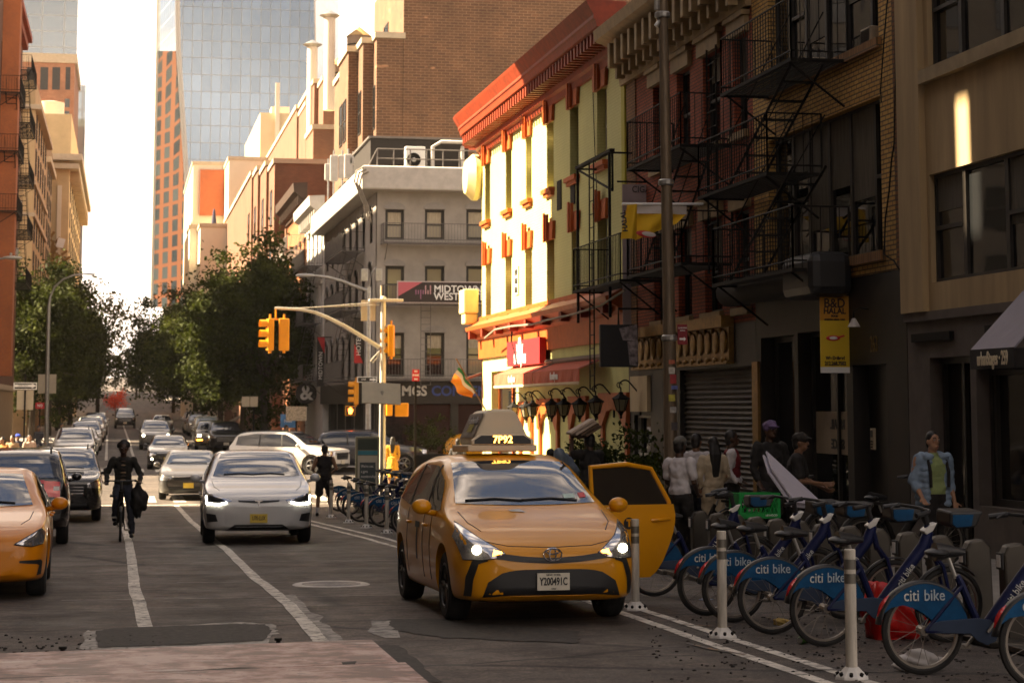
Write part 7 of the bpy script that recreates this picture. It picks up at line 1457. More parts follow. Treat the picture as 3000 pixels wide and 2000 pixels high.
panel_sign('street_name_sign', 'small green street name plate behind the signal pole', 1088, 1104, 1124, 1131, YQ - .5, pbr('sign_green', (.01, .16, .08), .5, var=0), post=False); panel_sign('notice_board', 'speckled pale paired notice panels near the stoop', 838, 898, 1190, 1232, 97, pbr('speckled_board', (.50, .40, .28), .7, var=.5, scale=14)); panel_sign('advert_board', 'bright blue advert panel behind the white crossover', 822, 866, 1213, 1252, 99, pbr('advert_blue', (.10, .26, .50), .4, var=.4, scale=3), ['Hello'], size=.22)
# lamp posts on the left and the big pole on the right
t = thing('street_light', 'slim tall lamp post with a curved arm on the left pavement', 'street light', (on_y(136, 1400, 108).x, 108, gz(108) + .14)); m = MB(); pts = [on_y(*q, 108) for q in ((134, 1400), (138, 1150), (143, 900), (147, 870), (160, 840), (185, 818), (215, 806), (245, 803))]; m.tube([(pts[0].x, 108, gz(108))] + pts[1:], [.13, .11, .09, .06, .05, .05, .045, .04], 10); m.build('pole', M_STEEL, t, world=True, smooth=True); m = MB(); m.ell(on_y(262, 803, 108), (.36, .14, .05)); m.build('lamp_head', M_STEEL, t, world=True)
t = thing('street_light', 'pale cobra lamp head reaching in from the left edge', 'street light', on_y(20, 755, 96)); m = MB(); m.ell(on_y(36, 755, 96), (.45, .2, .09)); m.build('lamp_head', M_POLEG, t, world=True, smooth=True); a = on_y(15, 757, 96); m = MB(); m.tube([a, a + Vector((-1, 0, -.05)), a + Vector((-2.5, 0, -1.2)), (a.x - 2.8, 96, gz(96))], [.04, .05, .07, .13], 8); m.build('arm', M_STEEL, t, world=True); m = MB(); m.cyl(on_y(32, 748, 96), on_y(32, 741, 96), .06); m.build('photocell', M_STEEL, t, world=True)
YL = on_x(1965, 1300, 8.3).y; t = thing('utility_pole', 'tall weathered steel pole with stickers in front of the gilded shop cornice', 'pole', (8.3, YL, gz(YL) + .14)); m = MB(); a = on_y(1940, 0, YL); a = Vector((a.x, YL, a.z)); m.tube([(8.3, YL, gz(YL)), (on_y(1961, 980, YL).x, YL, on_y(1961, 980, YL).z), (a.x, YL, a.z + 1)], [.115, .10, .066], 14); m.build('shaft', pbr('weathered_steel_pole', (.155, .115, .075), .5, .35, var=.4, scale=3, stretch=(8, 8, .6)), t, world=True, smooth=True)
m = MB()
for py in (45, 990, 535): q = on_y(1940 + py * .0215, py, YL); m.lathe([(.10, -.05), (.125, -.03), (.125, .03), (.10, .05)], q, seg=14)
m.split('collar', M_STEEL, t, world=True)
m = MB(); p = on_y(1925, 30, YL); m.tube([p, p + Vector((.0, 0, 1.4))], .05); m.tube([on_y(1922, 78, YL), on_y(1940, 55, YL)], .04); m.split('bracket', M_STEEL, t, world=True)
cl = [(.45, .42, .36), (.30, .03, .03), (.10, .12, .3), (.40, .35, .05), (.35, .33, .3), (.06, .05, .05), (.38, .1, .05)]
for i, (py, h) in enumerate(((1085, .10), (1110, .14), (1135, .06), (1165, .10), (1200, .09), (1248, .12), (1060, .06))):
    q = on_y(1970 + (i % 3) * 4 - 2, py, YL - .108); m = MB(); m.box(q.x - .05, q.x + .05, YL - .115, YL - .108, q.z - h / 2, q.z + h / 2); m.build('sticker', pbr('sticker_%d' % i, cl[i], .6, var=.3, scale=20), t, world=True)
t = panel_sign('loading_sign', 'dark red loading sign with an arrow strapped to the tall steel pole', 1984, 2013, 950, 1009, YL - .02, pbr('dark_red_sign', (.20, .006, .012), .5, var=.1), None, post=False); h = 59 * YL / F * .98; m = MB(); m.prism([(x, -.026, z) for x, z in ((-.05, .07), (.02, .07), (.02, .05), (.055, .085), (.02, .12), (.02, .10), (-.05, .10))], (0, .004, 0)); m.build('arrow', M_WTXT, t); lettering('LOADING', .032, M_WTXT, t, (0, -.028, h * .86), (1, 0, 0), (0, 0, 1)); lettering('ZONE', .03, M_WTXT, t, (0, -.028, h * .72), (1, 0, 0), (0, 0, 1))
# flags
def cloth(m, p0, du, dv, nu, nv, amp, ph=0.):
    rows = []
    for i in range(nv + 1):
        v = i / nv; rows.append([Vector(p0) + Vector(du) * (j / nu) + Vector(dv) * v + Vector((0, amp * math.sin(j / nu * 7 + v * 2.5 + ph) * (.3 + v), 0)) for j in range(nu + 1)])
    return m.grid(rows)
Yf = 61.5; t = thing('irish_flag', 'green white and orange flag on a slanted staff at the pub corner', 'flag', on_y(1420, 1150, Yf)); a, b, c, d = on_y(1339, 1086, Yf), on_y(1392, 1150, Yf), on_y(1385, 1168, Yf), on_y(1316, 1120, Yf); m = MB(); m.tube([on_y(1336, 1050, Yf), on_y(1398, 1158, Yf), on_y(1425, 1205, Yf)], .022, 6); m.build('staff', pbr('brown_staff', (.16, .08, .03), .5, var=.1), t, world=True)
s0, s1 = on_y(1344, 1075, Yf), on_y(1393, 1147, Yf); e0, e1 = on_y(1318, 1118, Yf), on_y(1378, 1165, Yf); m = MB()
for k, cc in enumerate(((.02, .17, .05), (.62, .62, .58), (.66, .24, .02))):
    m.mat(pbr('flag_cloth_%d' % k, cc, .8, var=.05)); r0, r1 = (0, .18, .42, 1)[k:k + 2]; rows = []
    for i in range(7): v = r0 + (r1 - r0) * i / 6; rows.append([s0.lerp(s1, u).lerp(e0.lerp(e1, u), v) + Vector((.05 * math.sin(u * 9), .16 * math.sin(u * 6 + v * 5) * v, -.10 * math.sin(u * 3.1) * v)) for u in np.linspace(0, 1, 11)])
    m.grid(rows)
m.build('cloth', None, t, world=True, smooth='all')
Yf = 36.6; t = thing('shop_flag', 'yellow shop banner with a cup emblem hanging from a white pole', 'flag', on_y(2045, 598, Yf)); m = MB(); m.tube([on_y(1822, 598, Yf), on_y(2060, 598, Yf)], .026, 8); m.build('staff', M_WHITE, t, world=True)
m = MB(); a, b = on_y(1860, 600, Yf), on_y(2012, 600, Yf); w = b.x - a.x; k = 1 / F * Yf; m.mat(pbr('flag_white', (.52, .47, .44), .8, var=.06)); cloth(m, a, (w, 0, 0), (0, 0, -26 * k), 14, 3, .03); m.mat(pbr('flag_yellow', (.66, .40, .012), .8, var=.08)); rows = []
for i in range(9):
    v = i / 8; rows.append([a + Vector((w * u * (1 - .22 * v), .05 * math.sin(u * 8 + v * 3), -(26 + v * (82 - 52 * u)) * k)) for u in np.linspace(0, 1, 15)])
m.grid(rows); cl_ = m.build('cloth', None, t, world=True, smooth='all')
m = MB().mat(pbr('flag_yellow', (.6, .4, .01))); a2 = on_y(1836, 599, Yf - .1); rows = []
for i in range(9):
    v = i / 8; rows.append([a2 + Vector(((30 * u - 22 * v * (1 - u) + 4 * v) * k, -.04 + .09 * math.sin(u * 6 + v * 2), -(v * 105) * k)) for u in np.linspace(0, 1, 7)])
m.grid(rows); m.build('folded_corner', None, t, world=True, smooth='all')
m = MB(); p = on_y(1893, 686, Yf - .12); m.ell(p, (.20, .012, .062), mtx=Matrix.Rotation(R(8), 3, 'Y')); m.build('cup_emblem', M_REDTXT, t, world=True); m = MB(); m.ell(p + Vector((.05, -.012, 0)), (.14, .01, .046), mtx=Matrix.Rotation(R(8), 3, 'Y')); m.build('cup_fill', pbr('flag_white', (1, 1, 1)), t, world=True); lettering('HALAL', .13, M_BTXT, t, on_y(1829, 648, Yf - .30) - Vector(t.location), (-.12, 0, 1), (-1, 0, -.1), bold=.006)
Yf = 43.3; t = thing('cigar_sign', 'pale lettered cigar shop board with a long hanging strip beside the lime wall', 'sign', on_y(1880, 560, Yf)); a, b = on_y(1823, 540, Yf), on_y(1950, 600, Yf); m = MB(); m.box(a.x, b.x, Yf, Yf + .03, b.z, a.z); c = on_y(1850, 1050, Yf); m.box(a.x, c.x, Yf, Yf + .03, c.z, b.z - .001); m.build('board', pbr('pale_lilac_board', (.36, .30, .30), .7, var=.1), t, world=True); q = on_y(1890, 556, Yf - .01); lettering('CIGARS', .20, M_BTXT, t, q - Vector(t.location), (1, 0, 0), (0, 0, 1), cond=.9)
m = MB(); m.tube([(a.x - .12, Yf, a.z + .06), (11.5, Yf, a.z + .06)], .02); m.build('bracket', M_IRON, t, world=True)
Yf = 42.6; t = thing('picture_sign', 'black framed hanging shop sign with a torn grey picture, under the fire escape', 'sign', on_y(1815, 1010, Yf)); a, b = on_y(1758, 950, Yf), on_y(1870, 1075, Yf); m = MB(); m.box(a.x, b.x, Yf, Yf + .12, b.z, a.z); m.build('panel', M_BLACK, t, world=True, bevel=.02); m = MB().mat(pbr('torn_print', (.30, .26, .27), .7, var=.9, scale=7))
for k in (((1814, 962), (1866, 950), (1868, 1000), (1825, 996)), ((1838, 1000), (1869, 1000), (1868, 1072), (1845, 1068))): m.prism([on_y(x, y, Yf - .006) for x, y in k], (0, .004, 0))
m.split('print', None, t, world=True); m = MB(); m.tube([((a.x + b.x) / 2, Yf + .06, a.z), ((a.x + b.x) / 2, Yf + .06, a.z + .35), (11.5, Yf + .06, a.z + .35)], .025); m.build('bracket', M_IRON, t, world=True)
# hire station kiosk and solar panel
Yk = 51.5; a, b = on_y(1042, 1278, Yk), on_y(1110, 1400, Yk); w = b.x - a.x; t = thing('hire_kiosk', 'bicycle hire kiosk panel with a map and a dark advert', 'kiosk', ((a.x + b.x) / 2, Yk, gz(Yk))); h = a.z - gz(Yk); m = MB(); m.box(-w / 2, w / 2, -.08, .08, 0, h); m.build('cabinet', pbr('olive_grey_metal', (.20, .19, .12), .45, .4, var=.1), t, bevel=.02)
for nm, z0, z1, mm in (('header', h - .34, h - .06, pbr('header_dark', (.035, .05, .035), .5, var=.1)), ('teal_strip', h - .47, h - .36, pbr('teal_strip', (.03, .20, .26), .4, var=.05)), ('map_panel', .35, h - .49, pbr('map_paper', (.52, .48, .38), .5, var=.05)), ('advert', .45, h - .66, pbr('advert_slate', (.05, .07, .07), .4, var=.1))): q = .05 if nm != 'advert' else .1; m = MB(); m.box(-w / 2 + q, w / 2 - q, -.088 - (.006 if nm == 'advert' else 0), -.081, z0, z1); m.build(nm, mm, t)
for i, s_ in enumerate(("We're not", 'a gym', 'membership', 'but the')): lettering(s_, .095, M_WTXT, t, (-w / 2 + .13, -.098, h - .76 - i * .13), (1, 0, 0), (0, 0, 1), align='LEFT', cond=.8)
a, b = on_y(1090, 1145, Yk + 1), on_y(1118, 1390, Yk + 1); t = thing('solar_panel', 'tilted solar panel seen from below on a slim post behind the kiosk', 'solar panel', (b.x, Yk + 1, gz(Yk))); m = MB(); pole(m, 0, 0, 0, a.z - gz(Yk), .05, .045); m.build('post', M_POLEG, t); m = MB(); c = on_y(1117, 1152, Yk + 1) - Vector(t.location); m.obox(c, (1.02, .62, .035), Matrix.Rotation(R(3), 3, 'Y') @ Matrix.Rotation(R(62), 3, 'X')); m.build('panel', pbr('panel_back', (.60, .54, .40), .5, var=.1), t)
# planters and bushes by the pub
def bush(label, x, y, r, h, seed, box=True):
    t = thing('planter_bush', label, 'bush', (x, y, gz(y) + .14), 0, 'bushes in planters by the pub'); me, C = crown_mesh(seed, r, r, h / 2, 26, 70, .055, .16); me.materials.append(M_LEAF); o = link('foliage', me, t); o.location = (0, 0, .55 + h / 2); m = MB(); m.box(-r * .8, r * .8, -r * .7, r * .7, 0, .6); m.build('planter', M_IRON, t, bevel=.03)
p = on_y(1880, 1340, 40); bush('leafy dark bush in a planter at the right end of the pub wall', 9.9, 38.5, .75, 1.5, 41); bush('dark bush in a planter beside the pub wall behind the man with the load', 10.3, 44, .6, 1.2, 42); bush('green bush in a planter beyond the dark crossover', on_y(1262, 1340, 84).x, 84, .9, 1.6, 43)
# ================================================================== HIRE BICYCLES
M_NAVY = pbr('navy_frame_paint', (.006, .010, .050), .5, .1, var=.3, spec=.25); M_SKIRT = pbr('bright_blue_plastic', (.003, .050, .13), .6, var=.45, scale=6, spec=.2); M_SKGREY = pbr('grey_blue_guard', (.03, .045, .08), .55, var=.2, spec=.25)
def bike_wheel(m_name, parent, c, r=.315, front=False):
    m = MB(); m.lathe([(r - .045, -.012), (r - .03, -.024), (r - .008, -.018), (r, 0), (r - .008, .018), (r - .03, .024), (r - .045, .012)], c, axis='y', seg=36); w = m.build(m_name, M_RUBBER, parent, smooth=True)
    m = MB(); m.lathe([(r - .062, -.011), (r - .040, -.013), (r - .040, .013), (r - .062, .011), (r - .062, -.011)], c, axis='y', seg=36); m.cyl((c[0], -.05, c[2]), (c[0], .05, c[2]), .035, seg=10)
    for k in range(18):
        a = 2 * math.pi * k / 18; b = a + (.5 if k % 2 else -.5); m.tube([(c[0] + .03 * math.cos(b), .03 * (-1) ** k, c[2] + .03 * math.sin(b)), (c[0] + (r - .06) * math.cos(a), 0, c[2] + (r - .06) * math.sin(a))], .0022, seg=4)
    m.build('rim', pbr('bike_rim', (.20, .175, .15), .4, .7, var=.1), w); return w
def hire_bike(dark=False):
    t = thing('hire_bicycle' if not dark else 'delivery_bicycle', 'x', 'bicycle'); FM = M_NAVY if not dark else M_IRON; r = .315
    bike_wheel('rear_wheel', t, (0, 0, r)); bike_wheel('front_wheel', t, (1.12, 0, r))
    m = MB(); m.tube([(.93, 0, .93), (.88, 0, .80), (.60, 0, .46), (.47, 0, .31)], [.042, .05, .05, .042], 10); m.tube([(.45, 0, .30), (.30, 0, .64), (.27, 0, .70)], [.03, .03, .024], 8)
    for y in (-.055, .055): m.tube([(0, y, r), (.46, y * .6, .29)], .014, 6); m.tube([(0, y, r), (.30, y * .5, .63)], .014, 6); m.tube([(1.12, y, r), (1.04, y, .64), (.97, y * .4, .74)], .016, 6)
    m.tube([(.97, 0, .72), (.91, 0, .98)], .026, 8); m.build('frame', FM, t, smooth=True)
    m = MB(); n = 18; A = [math.radians(172 - 150 * i / n) for i in range(n + 1)]; m.grid([[(q * math.cos(a), y, r + q * math.sin(a)) for a in A] for q, y in ((.335, -.045), (.352, -.03), (.356, 0), (.352, .03), (.335, .045))]); m.build('rear_mudguard', M_BLACK, t, smooth='all', solid=.004)
    m = MB(); A2 = [math.radians(100 - 125 * i / n) + math.pi * .38 for i in range(n + 1)]; m.grid([[(1.12 + q * math.cos(a), y, r + q * math.sin(a)) for a in A2] for q, y in ((.33, -.03), (.342, 0), (.33, .03))]); m.build('front_mudguard', M_BLACK, t, smooth='all', solid=.004)
    m = MB(); m.tube([(.26, 0, .68), (.20, 0, .84)], .016, 8); m.build('seat_post', M_STEEL, t)
    m = MB(); m.ell((.12, 0, .865), (.09, .10, .034)); m.tube([(.10, 0, .872), (.24, 0, .872), (.33, 0, .862)], [.07, .042, .022], 10); m.build('saddle', M_BLACK, t, smooth=True)
    m = MB(); m.tube([(.92, 0, .96), (.885, 0, 1.10)], .024, 8); m.tube([(.70, -.29, 1.10), (.80, -.25, 1.115), (.88, -.10, 1.11), (.88, .10, 1.11), (.80, .25, 1.115), (.70, .29, 1.10)], .014, 7); 
    for sg in (-1, 1): m.tube([(.66, sg * .30, 1.095), (.79, sg * .255, 1.113)], .021, 8); m.tube([(.78, sg * .25, 1.13), (.70, sg * .25, 1.085)], .008, 5)
    m.build('handlebar', M_BLACK, t, smooth=True)
    m = MB(); m.lathe([(.0, -.06), (.075, -.058), (.08, -.045), (.03, -.04)], (.47, 0, .30), axis='y', seg=18); m.tube([(.47, -.07, .30), (.58, -.075, .42)], .013, 6); m.tube([(.47, .07, .30), (.36, .075, .18)], .013, 6); m.box(.54, .64, -.17, -.085, .41, .44); m.box(.31, .41, .085, .17, .165, .195); m.build('crank', pbr('worn_alloy', (.26, .24, .21), .45, .7, var=.2), t)
    if dark:
        m = MB(); m.obox((-.05, 0, .80), (.62, .42, .03)); m.tube([(-.2, 0, .79), (0, 0, .35)], .012); m.build('rear_rack', M_IRON, t); return t
    arc = [(.338 * math.cos(a), r + .338 * math.sin(a)) for a in np.radians(np.linspace(158, 4, 18))]; poly = arc + [(.20, .335), (.08, .37), (.02, .42), (-.06, .47), (-.16, .50), (-.25, .485)]
    for y in (-.044, .036): m = MB(); m.prism([(x, y, z) for x, z in poly], (0, .008, 0)); m.build('wheel_skirt', M_SKIRT, t)
    lettering('citi', .115, pbr('skirt_white', (.55, .55, .52), .5, var=0), t, (-.10, -.048, .565), (1, 0, 0), (0, 0, 1), cond=.88); lettering('bike', .115, pbr('skirt_grey_blue', (.38, .44, .48), .5, var=0), t, (.075, -.048, .565), (1, 0, 0), (0, 0, 1), cond=.85)
    d = Vector((.41, 0, .54)).normalized(); lettering('citi bike', .075, pbr('skirt_white', (1, 1, 1)), t, Vector((.70, -.052, .575)), d, (-d.z, 0, d.x), cond=.9)
    m = MB(); m.tube([(.352 * math.cos(a), 0, r + .352 * math.sin(a)) for a in np.radians(np.linspace(163, 135, 6))], [.010, .017, .022, .022, .018, .008], 8); m.build('tail_lamp', M_TAIL, t, smooth=True)
    m = MB(); m.prism([(x, -.062, z) for x, z in ((.02, .36), (.12, .385), (.40, .40), (.50, .385), (.565, .31), (.54, .235), (.47, .205), (.40, .235), (.34, .29), (.02, .30))], (0, .016, 0)); m.build('chain_guard', M_SKGREY, t, bevel=.004)
    m = MB(); m.prism([(x, -.13, z) for x, z in ((1.06, .985), (1.11, .955), (1.30, .965), (1.37, 1.10), (1.06, 1.10))], (0, .26, 0)); bk = m.build('basket', M_BLACK, t, bevel=.02); m = MB(); m.prism([(x, -.138, z) for x, z in ((1.08, 1.0), (1.115, .972), (1.25, .98), (1.27, 1.075), (1.08, 1.075))], (0, .006, 0)); m.build('basket_panel', M_SKIRT, bk)
    m = MB(); m.prism([(x, -.045, z) for x, z in ((.86, .93), (.93, .985), (.99, 1.0), (.95, .93), (.89, .90))], (0, .09, 0)); m.build('front_housing', pbr('reflector_white', (.50, .49, .46), .25, var=.1), t, bevel=.01)
    return t
B0 = hire_bike(); GB = 'hire bicycles docked along the kerb'; first = True
def put_bike(x, y, deg, label):
    global first
    if first: B0.location = (x, y, gz(y)); B0.rotation_euler = (0, 0, R(deg)); tag(B0, label, None, GB); first = False; return B0
    return dup(B0, (x, y, gz(y)), R(deg), label, GB)
near = [(2724, 1981, 0, 'hire bicycle second from the right edge, with its whole chain guard and saddle visible'), (3085, 2030, -1, 'hire bicycle cut off by the right edge of the picture'), (2430, 1897, 2, 'hire bicycle just left of the nearest white post'), (2277, 1861, -1, 'hire bicycle between the two nearest white posts, left one'), (2160, 1825, 1, 'hire bicycle whose rear wheel stands just behind the second white post'), (2082, 1806, 2, 'hire bicycle whose rear wheel shows left of the second white post'), (1925, 1748, -2, 'hire bicycle half hidden behind the open cab door')]
for px, py, dg, lb in near: q = on_g(px, py); bk = put_bike(q.x, q.y + .12, dg * 2.2, lb); bk.rotation_euler = (R(dg * 1.6 + 1), 0, R(dg * 2.2))
rnd = random.Random(5); yy = 26.3; k = 0
names = ['nearest', 'second', 'third', 'fourth', 'fifth', 'sixth', 'seventh', 'eighth', 'ninth', 'tenth', 'eleventh', 'farthest']
for k, yy in enumerate((33.2, 35.4, 37.4, 39.0, 40.2, 41.6, 43.2, 44.6, 46.2, 48.0, 50.2, 52.4)): put_bike(5.62 - .005 * (yy - 33) + rnd.uniform(-.12, .12), yy, rnd.uniform(-8, 6), names[k] + ' hire bicycle in the far docked row between the cab and the kiosk')
M_DOCK = pbr('dock_metal', (.062, .054, .044), .45, .5, var=.2, scale=3)
dk = thing('dock_post', 'x', 'dock'); m = MB(); m.prism([(-.09, -.07, 0), (.15, -.07, 0), (.13, -.07, .74), (.06, -.07, .82), (-.06, -.07, .80), (-.10, -.07, .72)], (0, .14, 0)); m.build('post', M_DOCK, dk, bevel=.02)
m = MB(); m.box(-.12, -.101, -.06, .06, .60, .74); lk = m.build('lock', M_BLACK, dk, bevel=.006); m = MB(); m.box(-.127, -.1205, -.035, .035, .62, .72); m.build('number_label', M_WHITE, lk)
m = MB(); m.box(-.35, .40, -.30, .30, -.0, .05); m.build('base_plate', M_DOCK, dk, bevel=.01)
Y = 12.6; i = 0; fd = True
while Y < 53.5:
    lb = 'grey steel dock post in the long row of identical posts behind the hire bicycles'
    if fd: dk.location = (7.28, Y, gz(Y) + .01); dk['label'] = lb; dk['group'] = 'dock posts of the bicycle station'; fd = False
    else: dup(dk, (7.28, Y, gz(Y) + .01))
    Y += .78 if i % 2 else .76; i += 1
# flexible posts
M_POST = pbr('dirty_white_plastic', (.50, .46, .39), .5, var=.35, scale=4, stretch=(5, 5, .8)); M_BAND = pbr('dull_reflective_band', (.13, .12, .10), .4, .3, var=.15)
fp = thing('flexible_post', 'x', 'post', group='white flexible posts on the double line'); m = MB(); m.tube([(0, 0, .07), (0, 0, .90), (0, 0, .905)], [.041, .041, .036], 18); m.build('tube', M_POST, fp, smooth=True); m = MB(); m.lathe([(.125, 0), (.12, .02), (.075, .06), (.05, .085), (.0, .085)], seg=8); bb = m.build('foot', pbr('white_foot', (.62, .60, .56), .5, var=.2), fp)
for a in range(8): m = MB(); t_ = math.pi / 4 * a + .39; m.cyl((.094 * math.cos(t_), .094 * math.sin(t_), .03), (.105 * math.cos(t_), .105 * math.sin(t_), .05), .014, seg=8); m.build('bolt', M_IRON, bb)
for z in (.70, .80): m = MB(); m.lathe([(.0425, z - .035), (.0425, z + .035)], seg=18); m.build('band', M_BAND, fp, smooth=True)
for i, (px, py, lb) in enumerate(((2496, 1988, 'nearest white flexible post, in front of the hire bicycles'), (2117, 1866, 'second white flexible post, brightest at its foot'), (1862, 1786, 'grimy flexible post beside the right front wheel of the cab'), (1133, 1562, 'grimy flexible post nearest the left side of the cab'), (1073, 1546, 'second grimy flexible post left of the cab'), (1021, 1531, 'third grimy flexible post left of the cab'), (970, 1516, 'white flexible post beside the man in black'))):
    q = on_g(px, py)
    if i == 0: fp.location = q; fp['label'] = lb
    else: dup(fp, q, R(17 * i), lb)
# litter and loose things
q = on_g(2355, 1885); t = thing('drink_can', 'green drink can lying on its side near the bicycle wheels', 'can', q + Vector((0, 0, .034)), R(40)); m = MB(); m.lathe([(0, -.06), (.026, -.06), (.033, -.05), (.033, .05), (.026, .06), (0, .06)], axis='x', seg=16); m.build('can', pbr('can_green', (.06, .14, .03), .3, .5, var=.4, scale=30), t, smooth=True); m = MB(); m.lathe([(.0, -.0615), (.025, -.0615)], axis='x'); m.build('lid', M_STEEL, t)
def crumple(name, label, cat, loc, r, mat, seed, sz=(1, 1, .6)):
    m = MB(); m.ell((0, 0, 0), 1, 22, 14); rng = random.Random(seed); ph = [rng.uniform(0, 6) for _ in range(6)]
    m.v = [tuple(np.array(p) * sz * r * (1 + .16 * math.sin(4 * p[0] + ph[0]) + .14 * math.sin(6 * p[1] + ph[1]) + .13 * math.sin(7 * p[2] + 5 * p[0] + ph[2]) + .07 * math.sin(15 * p[0] + 11 * p[1] + ph[3]))) for p in m.v]
    o = m.build(name, mat, smooth='all', loc=Vector(loc) + Vector((0, 0, r * sz[2] * .8))); return tag(o, label, cat)
crumple('plastic_bag', 'crumpled white plastic bag lying under the near hire bicycle wheel', 'bag', on_g(2690, 1962), .15, pbr('white_plastic', (.55, .52, .50), .5, var=.1), 3, (1.35, .7, .5)); crumple('red_bag', 'bright red plastic sack slumped behind the front hire bicycles', 'bag', on_g(2625, 1868), .30, pbr('red_plastic', (.55, .012, .010), .35, var=.25, scale=6), 5, (.95, .7, .85)); crumple('paper_scrap', 'crumpled yellowish paper scrap under the bicycle wheels', 'litter', on_g(2290, 1830), .06, pbr('yellow_paper', (.40, .28, .08), .8, var=.3), 6); crumple('paper_scrap', 'small pale blue paper scrap behind the second white post', 'litter', on_g(2068, 1757), .05, pbr('blue_paper', (.32, .36, .48), .8, var=.2), 7, (1.6, .6, .2))
rnd = random.Random(11); m = MB()
for k in range(420):
    px, py = rnd.uniform(1900, 2990), rnd.uniform(1800, 1999)
    if rnd.random() < .25: px, py = rnd.uniform(0, 500), rnd.uniform(1860, 1930)
    p = on_g(px, py)
    if p.x < 7.6: m.ell(p + Vector((0, 0, .004)), (rnd.uniform(.006, .02), rnd.uniform(.006, .016), rnd.uniform(.004, .011)), 5, 4)
tag(m.build('gravel', pbr('black_grit', (.02, .016, .013), .9, var=.3)), 'loose black asphalt crumbs scattered near the posts', 'gravel', kind='stuff')
# delivery bicycles with crate behind the docks
d1 = hire_bike(True); d1.location = (8.1, 25.2, gz(25.2) + .14); d1.rotation_euler = (0, 0, R(18)); tag(d1, 'black delivery bicycle with a green crate on its rear rack', None, 'black delivery bicycles on the pavement'); dup(d1, (8.5, 27.3, gz(27) + .14), R(160), 'black delivery bicycle standing beside the people at the rolling shutter'); dup(d1, (9.0, 23.6, gz(23.6) + .14), R(8), 'black delivery bicycle under the man carrying boards')
a = on_y(2150, 1515, 24.2); b = on_y(2272, 1442, 24.2); w = b.x - a.x; h = b.z - a.z; t = thing('milk_crate', 'bright green plastic milk crate carried on the delivery bicycle rack', 'crate', ((a.x + b.x) / 2, 24.2, a.z), R(6)); MG = pbr('crate_green', (.008, .27, .05), .4, var=.1); d_ = .30
for nm, y in (('front_side', -d_ / 2), ('rear_side', d_ / 2)):
    m = MB(); m.box(-w / 2, w / 2, y - .008, y + .008, 0, .05); m.box(-w / 2, w / 2, y - .008, y + .008, h - .05, h); k = -w / 2
    for i in range(9): x = -w / 2 + .03 + (w - .06) * i / 8; m.tube([(x, y, .05), (min(x + .10, w / 2 - .02), y, h - .05)], .006, 5); m.tube([(x, y, h - .05), (min(x + .10, w / 2 - .02), y, .05)], .006, 5)
    for x in (-w / 2 + .015, w / 2 - .015): m.box(x - .015, x + .015, y - .008, y + .008, .05, h - .05)
    m.build(nm, MG, t)
for x in (-w / 2, w / 2): m = MB(); m.box(x - .008, x + .008, -d_ / 2, d_ / 2, 0, h); m.build('end_side', MG, t)
m = MB(); m.box(-w / 2, w / 2, -d_ / 2, d_ / 2, -.01, 0); m.build('bottom', MG, t); m = MB(); m.tube([(0, 0, -.02), (0, 0, a.z * 0 - .3)], .02); m.build('rack_stay', M_IRON, t); lettering('HP·HOOD', .035, M_WTXT, t, (w * .28, -d_ / 2 - .014, .028), (1, 0, 0), (0, 0, 1))
# ================================================================== PEOPLE
SK = {'dark': pbr('dark_brown_skin', (.055, .026, .014), .5, var=.12, scale=9), 'brown': pbr('brown_skin', (.17, .085, .045), .5, var=.1, scale=9), 'tan': pbr('tan_skin', (.36, .19, .11), .5, var=.08, scale=9)}
M_HAIR = pbr('black_hair', (.010, .008, .007), .55, var=.3, scale=20)
def fabric(n, c): return pbr('cloth_' + n, c, .85, var=.16, scale=7, bump=.25)
def limb(m, pts, rs):
    m.tube(pts, rs, 12)
    for p, r in zip(pts, rs): m.ell(p, r * .995, 12, 8)
def fuse(m, name, mat, parent, vox=.014, sm=5):
    me = m.mesh(name); fo = [('DISPLACE', dict(texture=FOLDS, strength=.06, mid_level=.5))] if mat.name.startswith('cloth') else []
    me = evaluated(me, [('REMESH', dict(mode='VOXEL', voxel_size=vox))] + fo + [('SMOOTH', dict(factor=.5, iterations=sm))]); me.materials.clear(); me.materials.append(mat); me.name = name; return link(name, me, parent, 'all')
def hand(m, w, d, side, curl=.5):
    """palm, four bent fingers and a thumb from the wrist w along d"""
    d = Vector(d).normalized(); up = Vector((0, -1, .15)); pn = (up - d * up.dot(d)).normalized(); s = d.cross(pn).normalized(); w = Vector(w); M = Matrix((s, pn, d)).transposed()
    m.ell(w + d * .05, (.040, .018, .055), 10, 8, M)
    for i, (o, l) in enumerate(((-.030, .068), (-.010, .080), (.010, .075), (.030, .058))):
        b = w + d * .09 + s * o; k = b + (d * math.cos(curl * .7) + pn * math.sin(curl * .7)) * l * .55; e = k + (d * math.cos(curl * 1.7) + pn * math.sin(curl * 1.7)) * l * .55; m.tube([b - d * .02, b, k, e], [.011, .0105, .0095, .0075], 7); m.ell(e, .0075, 7, 5)
    b = w + d * .03 + s * (-.034 * side); k = b + (d * .6 - s * side * .7 + pn * .3).normalized() * .04; e = k + (d * .9 + pn * .4).normalized() * .032; m.tube([w + d * .02, b, k, e], [.014, .0135, .0115, .009], 7)
